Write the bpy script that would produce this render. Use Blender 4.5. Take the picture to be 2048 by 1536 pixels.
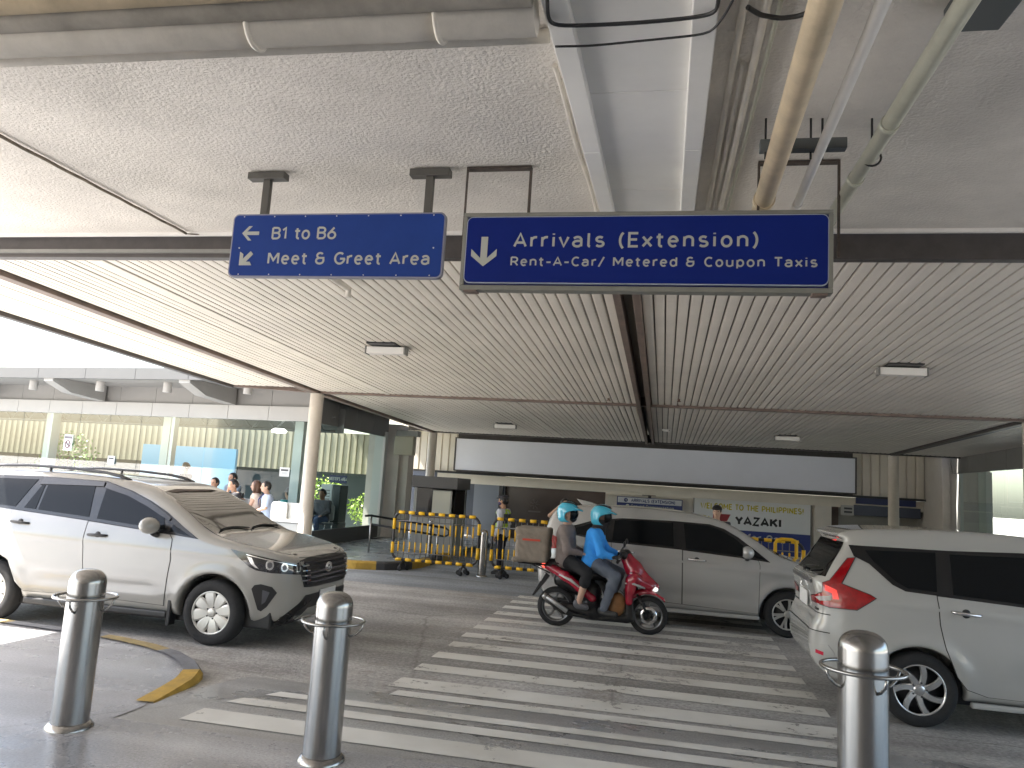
import bpy, bmesh, math, random
import numpy as np
from mathutils import Vector, Matrix, Quaternion
from mathutils.geometry import delaunay_2d_cdt
random.seed(7); rng = np.random.default_rng(7)
SC = bpy.context.scene; COL = SC.collection
for _o in list(bpy.data.objects): bpy.data.objects.remove(_o)

# ------------------------------------------------------------------ camera
CAM_M = np.array([[0.9791408643181371, -0.03497821840287957, 0.20014917451663836],
                  [0.19346078824611662, -0.1405654799758805, -0.9709862353557549],
                  [0.06209743338917097, 0.9894533187960465, -0.13086649185321153]])
EYE = np.array([0.0, 0.0, 1.70]); FPX = 1530.0
cam = bpy.data.cameras.new('camera'); cam_o = bpy.data.objects.new('camera', cam); COL.objects.link(cam_o)
cam.sensor_width = 36.0; cam.lens = 36.0 * FPX / 2048.0; cam.clip_start = 0.05; cam.clip_end = 2000
mw = Matrix.Identity(4)
for i in range(3):
    for j in range(3): mw[i][j] = CAM_M[i, j]
    mw[i][3] = EYE[i]
cam_o.matrix_world = mw; SC.camera = cam_o

# ------------------------------------------------------------------ light and exposure
SUN_EL = math.radians(55); SUN_AZ = math.atan2(-0.985, -0.17)      # azimuth from +Y towards +X
sdir = Vector((math.sin(SUN_AZ) * math.cos(SUN_EL), math.cos(SUN_AZ) * math.cos(SUN_EL), math.sin(SUN_EL)))
sun = bpy.data.lights.new('sun', 'SUN'); sun.energy = 4.2; sun.angle = math.radians(0.5); sun.color = (1.0, 0.94, 0.86)
sun_o = bpy.data.objects.new('sun', sun); COL.objects.link(sun_o); sun_o.rotation_euler = sdir.to_track_quat('Z', 'Y').to_euler()
wd = bpy.data.worlds.new('World'); SC.world = wd; wd.use_nodes = True
nt = wd.node_tree; bg = nt.nodes['Background']; sky = nt.nodes.new('ShaderNodeTexSky')
sky.sky_type = 'NISHITA'; sky.sun_disc = False; sky.sun_elevation = SUN_EL; sky.sun_rotation = SUN_AZ
sky.dust_density = 3.0; sky.air_density = 1.2
nt.links.new(sky.outputs[0], bg.inputs[0]); bg.inputs[1].default_value = 0.085
SC.view_settings.view_transform = 'Standard'; SC.view_settings.look = 'None'
SC.view_settings.exposure = 3.07; SC.view_settings.gamma = 1.0; SC.view_settings.use_curve_mapping = False
SC.cycles.max_bounces = 10; SC.cycles.diffuse_bounces = 6; SC.cycles.transparent_max_bounces = 16
SC.cycles.sample_clamp_indirect = 6.0

# ------------------------------------------------------------------ helpers
def ray(px, py): return CAM_M @ np.array([px - 1024.0, 768.0 - py, -FPX])
def on_y(px, py, Y): d = ray(px, py); return EYE + d * (Y / d[1])            # a point at a known distance
def on_z(px, py, Z): d = ray(px, py); return EYE + d * ((Z - EYE[2]) / d[2])
def ceil_z(y): return 3.5 + 0.06 * y
def on_ceil(px, py, drop=0.0):
    d = ray(px, py); t = (3.5 - drop - EYE[2]) / (d[2] - 0.06 * d[1]); return EYE + d * t

MATS = {}
def mat(name, col, rough=0.5, metal=0.0, noise=None, bump=None, coat=0.0, spec=0.5, emit=None, stretch=None):
    """noise = (scale, amount) varies the colour, bump = (scale, strength, distance)"""
    if name in MATS: return MATS[name]
    m = bpy.data.materials.new(name); m.use_nodes = True; MATS[name] = m
    t = m.node_tree; b = t.nodes['Principled BSDF']
    b.inputs['Base Color'].default_value = (*col, 1); b.inputs['Roughness'].default_value = rough
    b.inputs['Metallic'].default_value = metal; b.inputs['Specular IOR Level'].default_value = spec
    if coat: b.inputs['Coat Weight'].default_value = coat; b.inputs['Coat Roughness'].default_value = 0.04
    if emit: b.inputs['Emission Color'].default_value = (*emit[0], 1); b.inputs['Emission Strength'].default_value = emit[1]
    if noise or bump:
        tc = t.nodes.new('ShaderNodeTexCoord'); vec = tc.outputs['Object']
        if stretch:
            mp = t.nodes.new('ShaderNodeMapping'); mp.inputs['Scale'].default_value = stretch
            t.links.new(vec, mp.inputs[0]); vec = mp.outputs[0]
    if noise:
        n = t.nodes.new('ShaderNodeTexNoise'); n.inputs['Scale'].default_value = noise[0]; n.inputs['Detail'].default_value = 8
        n.inputs['Roughness'].default_value = 0.65; t.links.new(vec, n.inputs[0])
        r = t.nodes.new('ShaderNodeValToRGB'); a = noise[1]
        r.color_ramp.elements[0].position = 0.3; r.color_ramp.elements[1].position = 0.7
        r.color_ramp.elements[0].color = (*[c * (1 - a) for c in col], 1); r.color_ramp.elements[1].color = (*[min(1, c * (1 + a)) for c in col], 1)
        t.links.new(n.outputs[0], r.inputs[0]); t.links.new(r.outputs[0], b.inputs['Base Color'])
        rr = t.nodes.new('ShaderNodeMapRange'); rr.inputs[3].default_value = max(0.02, rough - 0.12 * a * 2); rr.inputs[4].default_value = min(1, rough + 0.12 * a * 2)
        t.links.new(n.outputs[0], rr.inputs[0]); t.links.new(rr.outputs[0], b.inputs['Roughness'])
    if bump:
        n2 = t.nodes.new('ShaderNodeTexNoise'); n2.inputs['Scale'].default_value = bump[0]; n2.inputs['Detail'].default_value = 5
        t.links.new(vec, n2.inputs[0]); bp = t.nodes.new('ShaderNodeBump'); bp.inputs['Strength'].default_value = bump[1]
        bp.inputs['Distance'].default_value = bump[2] if len(bump) > 2 else 0.01
        t.links.new(n2.outputs[0], bp.inputs['Height']); t.links.new(bp.outputs[0], b.inputs['Normal'])
    return m

def glass_mat(name, tint, gloss=1.0):
    if name in MATS: return MATS[name]
    m = bpy.data.materials.new(name); m.use_nodes = True; MATS[name] = m; t = m.node_tree
    for n in list(t.nodes): t.nodes.remove(n)
    out = t.nodes.new('ShaderNodeOutputMaterial'); tr = t.nodes.new('ShaderNodeBsdfTransparent'); gl = t.nodes.new('ShaderNodeBsdfGlossy')
    tr.inputs[0].default_value = (*tint, 1); gl.inputs['Roughness'].default_value = 0.01
    fr = t.nodes.new('ShaderNodeFresnel'); fr.inputs[0].default_value = 1.5
    mu = t.nodes.new('ShaderNodeMath'); mu.operation = 'MULTIPLY'; mu.inputs[1].default_value = gloss; mu.use_clamp = True
    mx = t.nodes.new('ShaderNodeMixShader'); t.links.new(fr.outputs[0], mu.inputs[0]); t.links.new(mu.outputs[0], mx.inputs[0])
    t.links.new(tr.outputs[0], mx.inputs[1]); t.links.new(gl.outputs[0], mx.inputs[2]); t.links.new(mx.outputs[0], out.inputs[0])
    return m

def tag(o, label=None, cat=None, group=None, kind=None):
    if label: o['label'] = label
    if cat: o['category'] = cat
    if group: o['group'] = group
    if kind: o['kind'] = kind
    elif cat: o['kind'] = 'thing'
    return o

def thing(name, label, cat, loc=(0, 0, 0), rz=0.0, group=None):
    o = bpy.data.objects.new(name, None); COL.objects.link(o); o.empty_display_size = 0.2
    o.location = loc; o.rotation_euler = (0, 0, rz); return tag(o, label, cat, group)

def node(name, parent, loc=(0, 0, 0)):
    o = bpy.data.objects.new(name, None); COL.objects.link(o); o.parent = parent; o.location = loc; o.empty_display_size = 0.1; return o

def link_mesh(name, me, mats, parent=None):
    for m in (mats if isinstance(mats, (list, tuple)) else [mats]): me.materials.append(m)
    o = bpy.data.objects.new(name, me); COL.objects.link(o)
    if parent is not None: o.parent = parent
    return o

class MB:
    def __init__(s): s.v = []; s.f = []; s.m = []; s.s = []
    def add(s, v, f, m=0, sm=False):
        n = len(s.v); s.v += [tuple(map(float, p)) for p in v]
        for q in f: s.f.append([n + int(i) for i in q]); s.m.append(m); s.s.append(sm)
        return s
    def box(s, lo, hi, m=0, R=None, c=None):
        x0, y0, z0 = lo; x1, y1, z1 = hi
        v = [(x, y, z) for z in (z0, z1) for y in (y0, y1) for x in (x0, x1)]
        if R is not None:
            c = Vector(c if c is not None else (0, 0, 0)); v = [tuple(c + R @ (Vector(p) - c)) for p in v]
        return s.add(v, [(0, 2, 3, 1), (4, 5, 7, 6), (0, 1, 5, 4), (2, 6, 7, 3), (0, 4, 6, 2), (1, 3, 7, 5)], m)
    def prism(s, poly, d0, d1, plane='xy', m=0, sm=False):
        """extrude a 2D outline from d0 to d1 along the third axis"""
        mk = {'xy': lambda a, b, d: (a, b, d), 'xz': lambda a, b, d: (a, d, b), 'yz': lambda a, b, d: (d, a, b)}[plane]
        n = len(poly); v = [mk(a, b, d0) for a, b in poly] + [mk(a, b, d1) for a, b in poly]
        ar = sum(poly[i][0] * poly[(i + 1) % n][1] - poly[(i + 1) % n][0] * poly[i][1] for i in range(n))
        fl = (ar < 0) != (plane == 'xz') != (d1 < d0)
        fs = [list(range(n))[::-1], list(range(n, 2 * n))] + [(i, (i + 1) % n, n + (i + 1) % n, n + i) for i in range(n)]
        if fl: fs = [q[::-1] for q in fs]
        return s.add(v, fs, m, sm)
    def tube(s, path, r, n=10, m=0, closed=False, caps=True):
        P = [Vector(p) for p in path]; k = len(P); rs = r if isinstance(r, (list, tuple)) else [r] * k
        v = []; up = None
        for i in range(k):
            a = P[(i - 1) % k] if (closed or i > 0) else P[i]; b = P[(i + 1) % k] if (closed or i < k - 1) else P[i]
            t = (b - a).normalized()
            if up is None: up = t.orthogonal().normalized()
            up = (up - t * up.dot(t)).normalized(); w = t.cross(up)
            for j in range(n):
                q = 2 * math.pi * j / n; v.append(tuple(P[i] + (up * math.cos(q) + w * math.sin(q)) * rs[i]))
        f = []
        for i in range(k if closed else k - 1):
            i2 = (i + 1) % k
            for j in range(n): f.append((i * n + j, i * n + (j + 1) % n, i2 * n + (j + 1) % n, i2 * n + j))
        s.add(v, f, m, True)
        if caps and not closed:
            b0 = len(s.v) - len(v)
            s.f.append([b0 + j for j in range(n)][::-1]); s.m.append(m); s.s.append(False)
            s.f.append([b0 + (k - 1) * n + j for j in range(n)]); s.m.append(m); s.s.append(False)
        return s
    def lathe(s, prof, n=32, axis='z', c=(0, 0, 0), m=0, sm=True):
        """prof: (radius, height) pairs"""
        v = []; f = []; k = len(prof)
        for i in range(n):
            a = 2 * math.pi * i / n; ca, sa = math.cos(a), math.sin(a)
            for r, h in prof:
                p = (r * ca, r * sa, h) if axis == 'z' else ((r * ca, h, r * sa) if axis == 'y' else (h, r * ca, r * sa))
                v.append((p[0] + c[0], p[1] + c[1], p[2] + c[2]))
        for i in range(n):
            for j in range(k - 1):
                q = (i * k + j, ((i + 1) % n) * k + j, ((i + 1) % n) * k + j + 1, i * k + j + 1)
                f.append(q if axis != 'y' else q[::-1])
        return s.add(v, f, m, sm)
    def build(s, name, mats, parent=None, bevel=0.0, loc=None):
        me = bpy.data.meshes.new(name); me.from_pydata(s.v, [], s.f); me.update()
        me.polygons.foreach_set('material_index', s.m); me.polygons.foreach_set('use_smooth', s.s)
        o = link_mesh(name, me, mats, parent)
        if bevel:
            b = o.modifiers.new('bevel', 'BEVEL'); b.width = bevel; b.segments = 2; b.limit_method = 'ANGLE'; b.angle_limit = math.radians(40)
        if loc is not None: o.location = loc
        return o

def copy_tree(o, parent=None):
    c = o.copy(); COL.objects.link(c); c.parent = parent
    for ch in list(o.children): copy_tree(ch, c)
    return c

# letters drawn as strokes: each glyph is an advance width and a list of strokes in units of the cap height
def arc(cx, cy, rx, ry, a0, a1, n=10): return [(cx + rx * math.cos(math.radians(a0 + (a1 - a0) * i / n)), cy + ry * math.sin(math.radians(a0 + (a1 - a0) * i / n))) for i in range(n + 1)]
GLYPH = {
 'A': (.70, [[(.04, 0), (.35, 1), (.66, 0)], [(.14, .30), (.56, .30)]]), 'B': (.66, [[(.10, .53), (.36, .53)] + arc(.36, .765, .20, .235, -90, 90)[1:] + [(.10, 1)], [(.09, 1), (.09, 0)], [(.10, 0), (.36, 0)] + arc(.36, .265, .22, .265, -90, 90)[1:]]),
 'C': (.68, [arc(.39, .5, .31, .5, 52, 308, 18)]), 'E': (.58, [[(.54, 1), (.09, 1), (.09, 0), (.54, 0)], [(.09, .52), (.49, .52)]]), 'F': (.55, [[(.52, 1), (.09, 1), (.09, 0)], [(.09, .5), (.46, .5)]]),
 'G': (.73, [arc(.40, .5, .32, .5, 50, 350, 20) + [(.70, .46), (.42, .46)]]), 'H': (.70, [[(.09, 0), (.09, 1)], [(.61, 0), (.61, 1)], [(.09, .52), (.61, .52)]]), 'I': (.24, [[(.12, 0), (.12, 1)]]), 'K': (.66, [[(.09, 0), (.09, 1)], [(.62, 1), (.11, .42)], [(.27, .60), (.64, 0)]]),
 'L': (.55, [[(.09, 1), (.09, 0), (.52, 0)]]), 'M': (.86, [[(.09, 0), (.09, 1)], [(.77, 0), (.77, 1)], [(.12, .97), (.43, .30), (.74, .97)]]), 'N': (.72, [[(.09, 0), (.09, 1)], [(.12, .96), (.60, .04)], [(.63, 0), (.63, 1)]]), 'O': (.76, [arc(.38, .5, .31, .5, 90, 450, 24)]),
 'P': (.64, [[(.09, 0), (.09, 1)], [(.10, 1), (.36, 1)] + arc(.36, .73, .22, .27, 90, -90)[1:] + [(.09, .46)]]), 'R': (.68, [[(.09, 0), (.09, 1)], [(.10, 1), (.36, 1)] + arc(.36, .73, .22, .27, 90, -90)[1:] + [(.09, .46)], [(.36, .46), (.62, 0)]]),
 'S': (.63, [arc(.315, .755, .225, .245, 35, 270, 12) + arc(.315, .265, .245, .265, 90, -150, 12)[1:]]), 'T': (.60, [[(.03, 1), (.57, 1)], [(.30, 1), (.30, 0)]]), 'V': (.66, [[(.04, 1), (.33, 0), (.62, 1)]]), 'W': (.98, [[(.04, 1), (.26, 0), (.49, .95), (.72, 0), (.94, 1)]]),
 'X': (.66, [[(.05, 1), (.61, 0)], [(.61, 1), (.05, 0)]]), 'Y': (.64, [[(.03, 1), (.32, .45), (.61, 1)], [(.32, .45), (.32, 0)]]), 'Z': (.62, [[(.07, 1), (.55, 1), (.06, 0), (.57, 0)]]),
 'a': (.60, [[(.09, .62)] + arc(.29, .50, .20, .225, 150, 0, 8)[1:] + [(.49, 0)], [(.49, .42), (.30, .42)] + arc(.28, .21, .21, .21, 90, 270, 10)[1:] + [(.36, .01), (.49, .12)]]), 'd': (.62, [[(.52, 1), (.52, 0)], arc(.30, .36, .22, .365, 10, 350, 18)]),
 'e': (.60, [[(.10, .38), (.515, .38)], arc(.30, .36, .215, .365, 0, 312, 18)]), 'f': (.40, [arc(.37, .80, .19, .20, 80, 180, 6) + [(.18, 0)], [(.04, .70), (.36, .70)]]), 'i': (.24, [[(.12, 0), (.12, .72)], [(.12, .90), (.12, 1.0)]]), 'l': (.27, [[(.11, 1), (.11, .10)] + arc(.20, .10, .09, .10, 180, 270, 5)[1:]]),
 'n': (.62, [[(.10, 0), (.10, .72)], [(.10, .48)] + arc(.31, .49, .21, .235, 150, 0, 8) + [(.52, 0)]]), 'o': (.62, [arc(.31, .36, .225, .365, 90, 450, 22)]), 'p': (.62, [[(.10, .72), (.10, -.26)], arc(.32, .36, .22, .365, 170, -170, 18)]), 'r': (.42, [[(.10, 0), (.10, .72)], [(.10, .46)] + arc(.34, .44, .24, .28, 160, 78, 6)]),
 's': (.53, [arc(.265, .545, .175, .175, 35, 270, 10) + arc(.265, .19, .195, .185, 90, -150, 10)[1:]]), 't': (.42, [[(.18, .95), (.18, .15)] + arc(.31, .15, .13, .15, 180, 280, 6)[1:], [(.04, .70), (.37, .70)]]), 'u': (.62, [[(.10, .72), (.10, .24)] + arc(.31, .235, .21, .235, 180, 330, 8) + [(.52, .26)], [(.52, .72), (.52, 0)]]),
 'v': (.54, [[(.04, .72), (.27, 0), (.50, .72)]]), 'x': (.54, [[(.05, .72), (.49, 0)], [(.49, .72), (.05, 0)]]), '1': (.46, [[(.08, .78), (.28, 1), (.28, 0)]]), '6': (.64, [[(.46, 1), (.14, .48)], arc(.32, .30, .235, .30, 90, 450, 22)]),
 '&': (.72, [[(.56, .46), (.56, .26)] + arc(.31, .26, .25, .26, 0, -180, 10) + arc(.31, .30, .25, .23, 180, 90, 5)[1:] + [(.62, .53)], [(.31, .53)] + arc(.31, .765, .20, .235, 270, 30, 12)]), '(': (.34, [arc(.50, .45, .38, .72, 125, 235, 10)]), ')': (.34, [arc(-.16, .45, .38, .72, 55, -55, 10)]), '-': (.46, [[(.06, .40), (.40, .40)]]), '/': (.50, [[(.04, -.12), (.44, 1.05)]]), '!': (.26, [[(.13, 1), (.13, .30)], [(.13, .10), (.13, 0)]]), "'": (.20, [[(.10, 1), (.10, .74)]]), ' ': (.34, [])}
def text(name, s, m, parent, loc, size, wid=.15, align='LEFT', space=.12, sx=1.0, th=.0016, fit=None):
    """one mesh of ribbon letters facing -y; size is the cap height, wid the stroke width in cap heights"""
    b = MB(); x = 0.0; layer = 0
    if fit: space = (fit / (size * sx) - sum(GLYPH[c][0] for c in s)) / (len(s) - 1)
    for ch in s:
        w, strokes = GLYPH[ch]
        for st in strokes:
            P = [np.array(((x + p[0]) * size * sx, p[1] * (size - wid * size) + wid * size / 2)) for p in st]; closed = np.linalg.norm(P[0] - P[-1]) < 1e-6 and len(P) > 8
            if closed: P = P[:-1]
            n = len(P); hw = wid * size / 2; Lf, Rt = [], []
            for i in range(n):
                a = P[i - 1] if (closed or i) else None; c = P[(i + 1) % n] if (closed or i < n - 1) else None; t1 = unit2(P[i] - a) if a is not None else None; t2 = unit2(c - P[i]) if c is not None else None
                if t1 is None: t1 = t2
                if t2 is None: t2 = t1
                n1 = np.array((-t1[1], t1[0])); n2 = np.array((-t2[1], t2[0])); q = n1 + n2; k = 1 / max(q @ n1, .62); o = q * hw * k; Lf.append(P[i] + o); Rt.append(P[i] - o)
            y = -th - .00025 * layer; layer = (layer + 1) % 3
            v = [(p[0], y, p[1]) for p in Lf] + [(p[0], y, p[1]) for p in Rt] + [(p[0], 0, p[1]) for p in Lf] + [(p[0], 0, p[1]) for p in Rt]; f = []
            for i in range(n if closed else n - 1):
                j = (i + 1) % n; f += [(n + i, n + j, j, i), (i, j, 2 * n + j, 2 * n + i), (n + j, n + i, 3 * n + i, 3 * n + j)]
            b.add(v, f)
        x += w + space
    W = (x - space) * size * sx; dx = {'LEFT': 0, 'CENTER': -W / 2}[align]; b.v = [(p[0] + dx, p[1], p[2]) for p in b.v]
    o = b.build(name, m, parent); o.location = loc; return o
def unit2(v): L = math.hypot(v[0], v[1]); return v / L if L > 1e-9 else np.array((1.0, 0.0))

# ------------------------------------------------------------------ rounded bodies: distance fields turned into one continuous surface
def smin(a, b, k):
    h = np.maximum(k - np.abs(a - b), 0.0) / k; return np.minimum(a, b) - h * h * k * 0.25
def smax(a, b, k): return -smin(-a, -b, k)

def surface_nets(F, org, h):
    nx, ny, nz = F.shape; S = F < 0
    idx = np.arange(8); corner = [(i & 1, (i >> 1) & 1, (i >> 2) & 1) for i in idx]
    sl = lambda c, A: A[c[0]:nx - 1 + c[0], c[1]:ny - 1 + c[1], c[2]:nz - 1 + c[2]]
    cnt = sum(sl(c, S).astype(np.int8) for c in corner); act = (cnt > 0) & (cnt < 8)
    ids = -np.ones(act.shape, np.int64); A = np.argwhere(act); ids[act] = np.arange(len(A))
    pos = np.zeros((len(A), 3)); num = np.zeros(len(A))
    val = [F[A[:, 0] + c[0], A[:, 1] + c[1], A[:, 2] + c[2]] for c in corner]
    for a in range(8):
        for b in range(a + 1, 8):
            ca, cb = corner[a], corner[b]
            if sum(abs(x - y) for x, y in zip(ca, cb)) != 1: continue
            cr = (val[a] < 0) != (val[b] < 0); d = val[a] - val[b]
            t = np.where(cr, val[a] / np.where(np.abs(d) < 1e-12, 1, d), 0)
            for q in range(3): pos[:, q] += np.where(cr, ca[q] + t * (cb[q] - ca[q]), 0)
            num += cr
    V = org + h * (A + pos / num[:, None]); quads = []
    for ax in range(3):
        u, w = [(1, 2), (2, 0), (0, 1)][ax]
        s0 = [slice(1, n - 1) for n in (nx, ny, nz)]; s1 = list(s0); s0[ax] = slice(0, F.shape[ax] - 1); s1[ax] = slice(1, F.shape[ax])
        a0, a1 = S[tuple(s0)], S[tuple(s1)]; E = np.argwhere(a0 != a1)
        off = np.array([1, 1, 1]); off[ax] = 0; E2 = E + off
        inside = a0[tuple(E.T)]
        du = np.zeros(3, int); du[u] = 1; dw = np.zeros(3, int); dw[w] = 1
        g = lambda P: ids[P[:, 0], P[:, 1], P[:, 2]]
        q = np.stack([g(E2 - du - dw), g(E2 - dw), g(E2), g(E2 - du)], 1)
        q[~inside] = q[~inside][:, ::-1]; quads.append(q)
    return V, np.concatenate(quads)

def np_mesh(name, V, Q, mats, parent=None, smooth=True):
    me = bpy.data.meshes.new(name); Q = np.asarray(Q)
    me.vertices.add(len(V)); me.vertices.foreach_set('co', np.asarray(V, np.float32).ravel())
    k = Q.shape[1]; me.loops.add(Q.size); me.loops.foreach_set('vertex_index', Q.ravel().astype(np.int32))
    me.polygons.add(len(Q)); me.polygons.foreach_set('loop_start', np.arange(0, Q.size, k, dtype=np.int32))
    me.polygons.foreach_set('loop_total', np.full(len(Q), k, np.int32)); me.update(calc_edges=True); me.validate()
    me.polygons.foreach_set('use_smooth', np.full(len(me.polygons), smooth)); return link_mesh(name, me, mats, parent)

class Blob:
    """a union of tapering rods and ellipsoids, blended, then cut"""
    def __init__(s): s.p = []; s.cuts = []
    def cone(s, a, b, ra, rb=None, k=0.03): s.p.append(('c', np.array(a, float), np.array(b, float), ra, ra if rb is None else rb, k)); return s
    def ball(s, c, r, k=0.03): return s.ell(c, (r, r, r), None, k)
    def ell(s, c, r, R=None, k=0.03): s.p.append(('e', np.array(c, float), np.array(r, float), R, 0, k)); return s
    def slab(s, lo, hi, r=0.02, R=None, k=0.02): s.p.append(('b', np.array(lo, float), np.array(hi, float), r, R, k)); return s
    def cut(s, f): s.cuts.append(f); return s
    def grow(s, g):
        o = Blob()
        for q in s.p:
            q = list(q)
            if q[0] == 'c': q[3] += g; q[4] += g
            elif q[0] == 'e': q[2] = q[2] + g
            else: q[1] = q[1] - g; q[2] = q[2] + g
            o.p.append(tuple(q))
        return o
    def mesh(s, h, wr=0.0):
        lo = np.full(3, 1e9); hi = np.full(3, -1e9); bb = []
        for q in s.p:
            if q[0] == 'c': l = np.minimum(q[1] - q[3], q[2] - q[4]); u = np.maximum(q[1] + q[3], q[2] + q[4])
            elif q[0] == 'e': r = max(q[2]) if q[3] is not None else q[2]; l = q[1] - r; u = q[1] + r
            else:
                l, u = q[1], q[2]
                if q[4] is not None: c = (l + u) / 2; r = np.linalg.norm(u - l) / 2; l, u = c - r, c + r
            bb.append((l, u)); lo = np.minimum(lo, l); hi = np.maximum(hi, u)
        lo -= 3 * h; hi += 3 * h; n = np.ceil((hi - lo) / h).astype(int) + 1
        F = np.full(n, 0.5); ax = [lo[i] + h * np.arange(n[i]) for i in range(3)]
        for q, (l, u) in zip(s.p, bb):
            pad = q[5] + 2 * h; i0 = np.maximum(((l - pad - lo) / h).astype(int), 0); i1 = np.minimum(((u + pad - lo) / h).astype(int) + 2, n)
            S = tuple(slice(a, b) for a, b in zip(i0, i1))
            X, Y, Z = np.meshgrid(*[ax[i][S[i]] for i in range(3)], indexing='ij', sparse=True)
            if q[0] == 'c':
                a, b = q[1], q[2]; d = b - a; L = max(d @ d, 1e-9)
                t = np.clip(((X - a[0]) * d[0] + (Y - a[1]) * d[1] + (Z - a[2]) * d[2]) / L, 0, 1)
                D = np.sqrt((X - a[0] - t * d[0]) ** 2 + (Y - a[1] - t * d[1]) ** 2 + (Z - a[2] - t * d[2]) ** 2) - (q[3] + (q[4] - q[3]) * t)
            elif q[0] == 'e':
                c, r, R = q[1], q[2], q[3]; x, y, z = X - c[0], Y - c[1], Z - c[2]
                if R is not None: x, y, z = (R[0][i] * x + R[1][i] * y + R[2][i] * z for i in range(3))
                k0 = np.sqrt((x / r[0]) ** 2 + (y / r[1]) ** 2 + (z / r[2]) ** 2); k1 = np.sqrt((x / r[0] ** 2) ** 2 + (y / r[1] ** 2) ** 2 + (z / r[2] ** 2) ** 2)
                D = k0 * (k0 - 1) / np.maximum(k1, 1e-6)
            else:
                c = (q[1] + q[2]) / 2; e = (q[2] - q[1]) / 2 - q[3]; R = q[4]; x, y, z = X - c[0], Y - c[1], Z - c[2]
                if R is not None: x, y, z = (R[0][i] * x + R[1][i] * y + R[2][i] * z for i in range(3))
                dx, dy, dz = np.abs(x) - e[0], np.abs(y) - e[1], np.abs(z) - e[2]
                D = np.sqrt(np.maximum(dx, 0) ** 2 + np.maximum(dy, 0) ** 2 + np.maximum(dz, 0) ** 2) + np.minimum(np.maximum(np.maximum(dx, dy), dz), 0) - q[3]
            F[S] = smin(F[S], D, q[5])
        if wr:                                                      # folds of cloth
            X, Y, Z = np.meshgrid(*ax, indexing='ij', sparse=True); F = F + wr * (np.sin(46 * Z + 21 * X + 2.2 * np.sin(19 * Y + 9 * Z)) * np.sin(13 * X - 17 * Y + 11 * Z + 1.3) + .5 * np.sin(70 * X + 38 * Z + 25 * Y))
        if s.cuts:
            X, Y, Z = np.meshgrid(*ax, indexing='ij', sparse=True)
            for c in s.cuts: F = np.maximum(F, c(X, Y, Z))
        return surface_nets(F, lo, h)
    def build(s, name, m, parent=None, h=0.01, wr=0.0):
        V, Q = s.mesh(h, wr); return np_mesh(name, V, Q, m, parent)
# ------------------------------------------------------------------ materials
concrete_w = mat('stucco', (0.66, 0.62, 0.56), 0.92, noise=(0.9, 0.16), bump=(48, 0.7, 0.018))
m_white = mat('white_paint', (0.72, 0.70, 0.66), 0.55, noise=(3, 0.06))
m_duct = mat('duct_paint', (0.80, 0.785, 0.74), 0.5, noise=(1.2, 0.07))
m_pipe_w = mat('pipe_paint_white', (0.62, 0.58, 0.51), 0.5, noise=(5, 0.12), bump=(30, 0.15))
m_pipe_b = mat('pipe_paint_beige', (0.50, 0.41, 0.28), 0.45, noise=(5, 0.2))
m_pipe_g = mat('pipe_paint_green', (0.40, 0.40, 0.32), 0.35, noise=(6, 0.15))
m_dark = mat('dark_steel', (0.055, 0.048, 0.045), 0.5, noise=(6, 0.25))
m_brown = mat('brown_steel', (0.15, 0.11, 0.09), 0.55, noise=(4, 0.3))
m_slat = mat('slat_paint', (0.69, 0.64, 0.565), 0.5, noise=(0.8, 0.10))
m_back = mat('slat_backing', (0.16, 0.14, 0.115), 0.8)
m_black = mat('black_plastic', (0.015, 0.015, 0.016), 0.5)
m_rubber = mat('rubber', (0.018, 0.018, 0.019), 0.85, noise=(30, 0.3))
m_cable = mat('cable', (0.02, 0.02, 0.02), 0.5)
m_alu = mat('sign_frame', (0.22, 0.22, 0.205), 0.45, 0.3, noise=(8, 0.1))
m_letter = mat('sign_letters', (0.37, 0.38, 0.34), 0.5)
m_blue = mat('sign_blue', (0.006, 0.017, 0.145), 0.45, noise=(2, 0.08), spec=0.12)
m_blue2 = mat('sign_blue_dull', (0.014, 0.042, 0.20), 0.5, noise=(2, 0.10), spec=0.15)
m_chrome = mat('chrome', (0.75, 0.75, 0.76), 0.12, 1.0)
m_steel = mat('brushed_steel', (0.36, 0.355, 0.345), 0.23, 1.0, noise=(14, 0.10), bump=(220, 0.08, 0.002), stretch=(1, 1, 0.08))
m_column = mat('column_paint', (0.50, 0.455, 0.395), 0.5, noise=(4, 0.08))
m_tint = mat('tinted_glass', (0.008, 0.009, 0.010), 0.03, spec=0.16)
m_screen = mat('windscreen_glass', (0.02, 0.02, 0.019), 0.03, spec=0.95)
m_trim = mat('gloss_black_trim', (0.012, 0.012, 0.013), 0.25)
m_lens = mat('lamp_lens', (0.10, 0.10, 0.11), 0.06, spec=0.8)
m_reflector = mat('lamp_reflector', (0.8, 0.8, 0.8), 0.15, 0.9)
m_red_lens = mat('red_lens', (0.30, 0.003, 0.006), 0.12, coat=0.6, noise=(25, 0.3))
m_red_lit = mat('red_lit', (0.6, 0.02, 0.02), 0.2, emit=((1.0, 0.06, 0.04), 0.10))
m_white_lit = mat('white_lit', (0.8, 0.8, 0.8), 0.2, emit=((1.0, 0.97, 0.9), 0.5))
m_wheelsilver = mat('wheel_silver', (0.55, 0.54, 0.51), 0.35, 0.6)
m_yellow = mat('safety_yellow', (0.80, 0.46, 0.015), 0.45, noise=(9, 0.15))

# ------------------------------------------------------------------ cars
def chaikin(P, n=2):
    P = np.array(P, float)
    for _ in range(n):
        Q = np.roll(P, -1, 0); P = np.stack([0.75 * P + 0.25 * Q, 0.25 * P + 0.75 * Q], 1).reshape(-1, 2)
    return P

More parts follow.
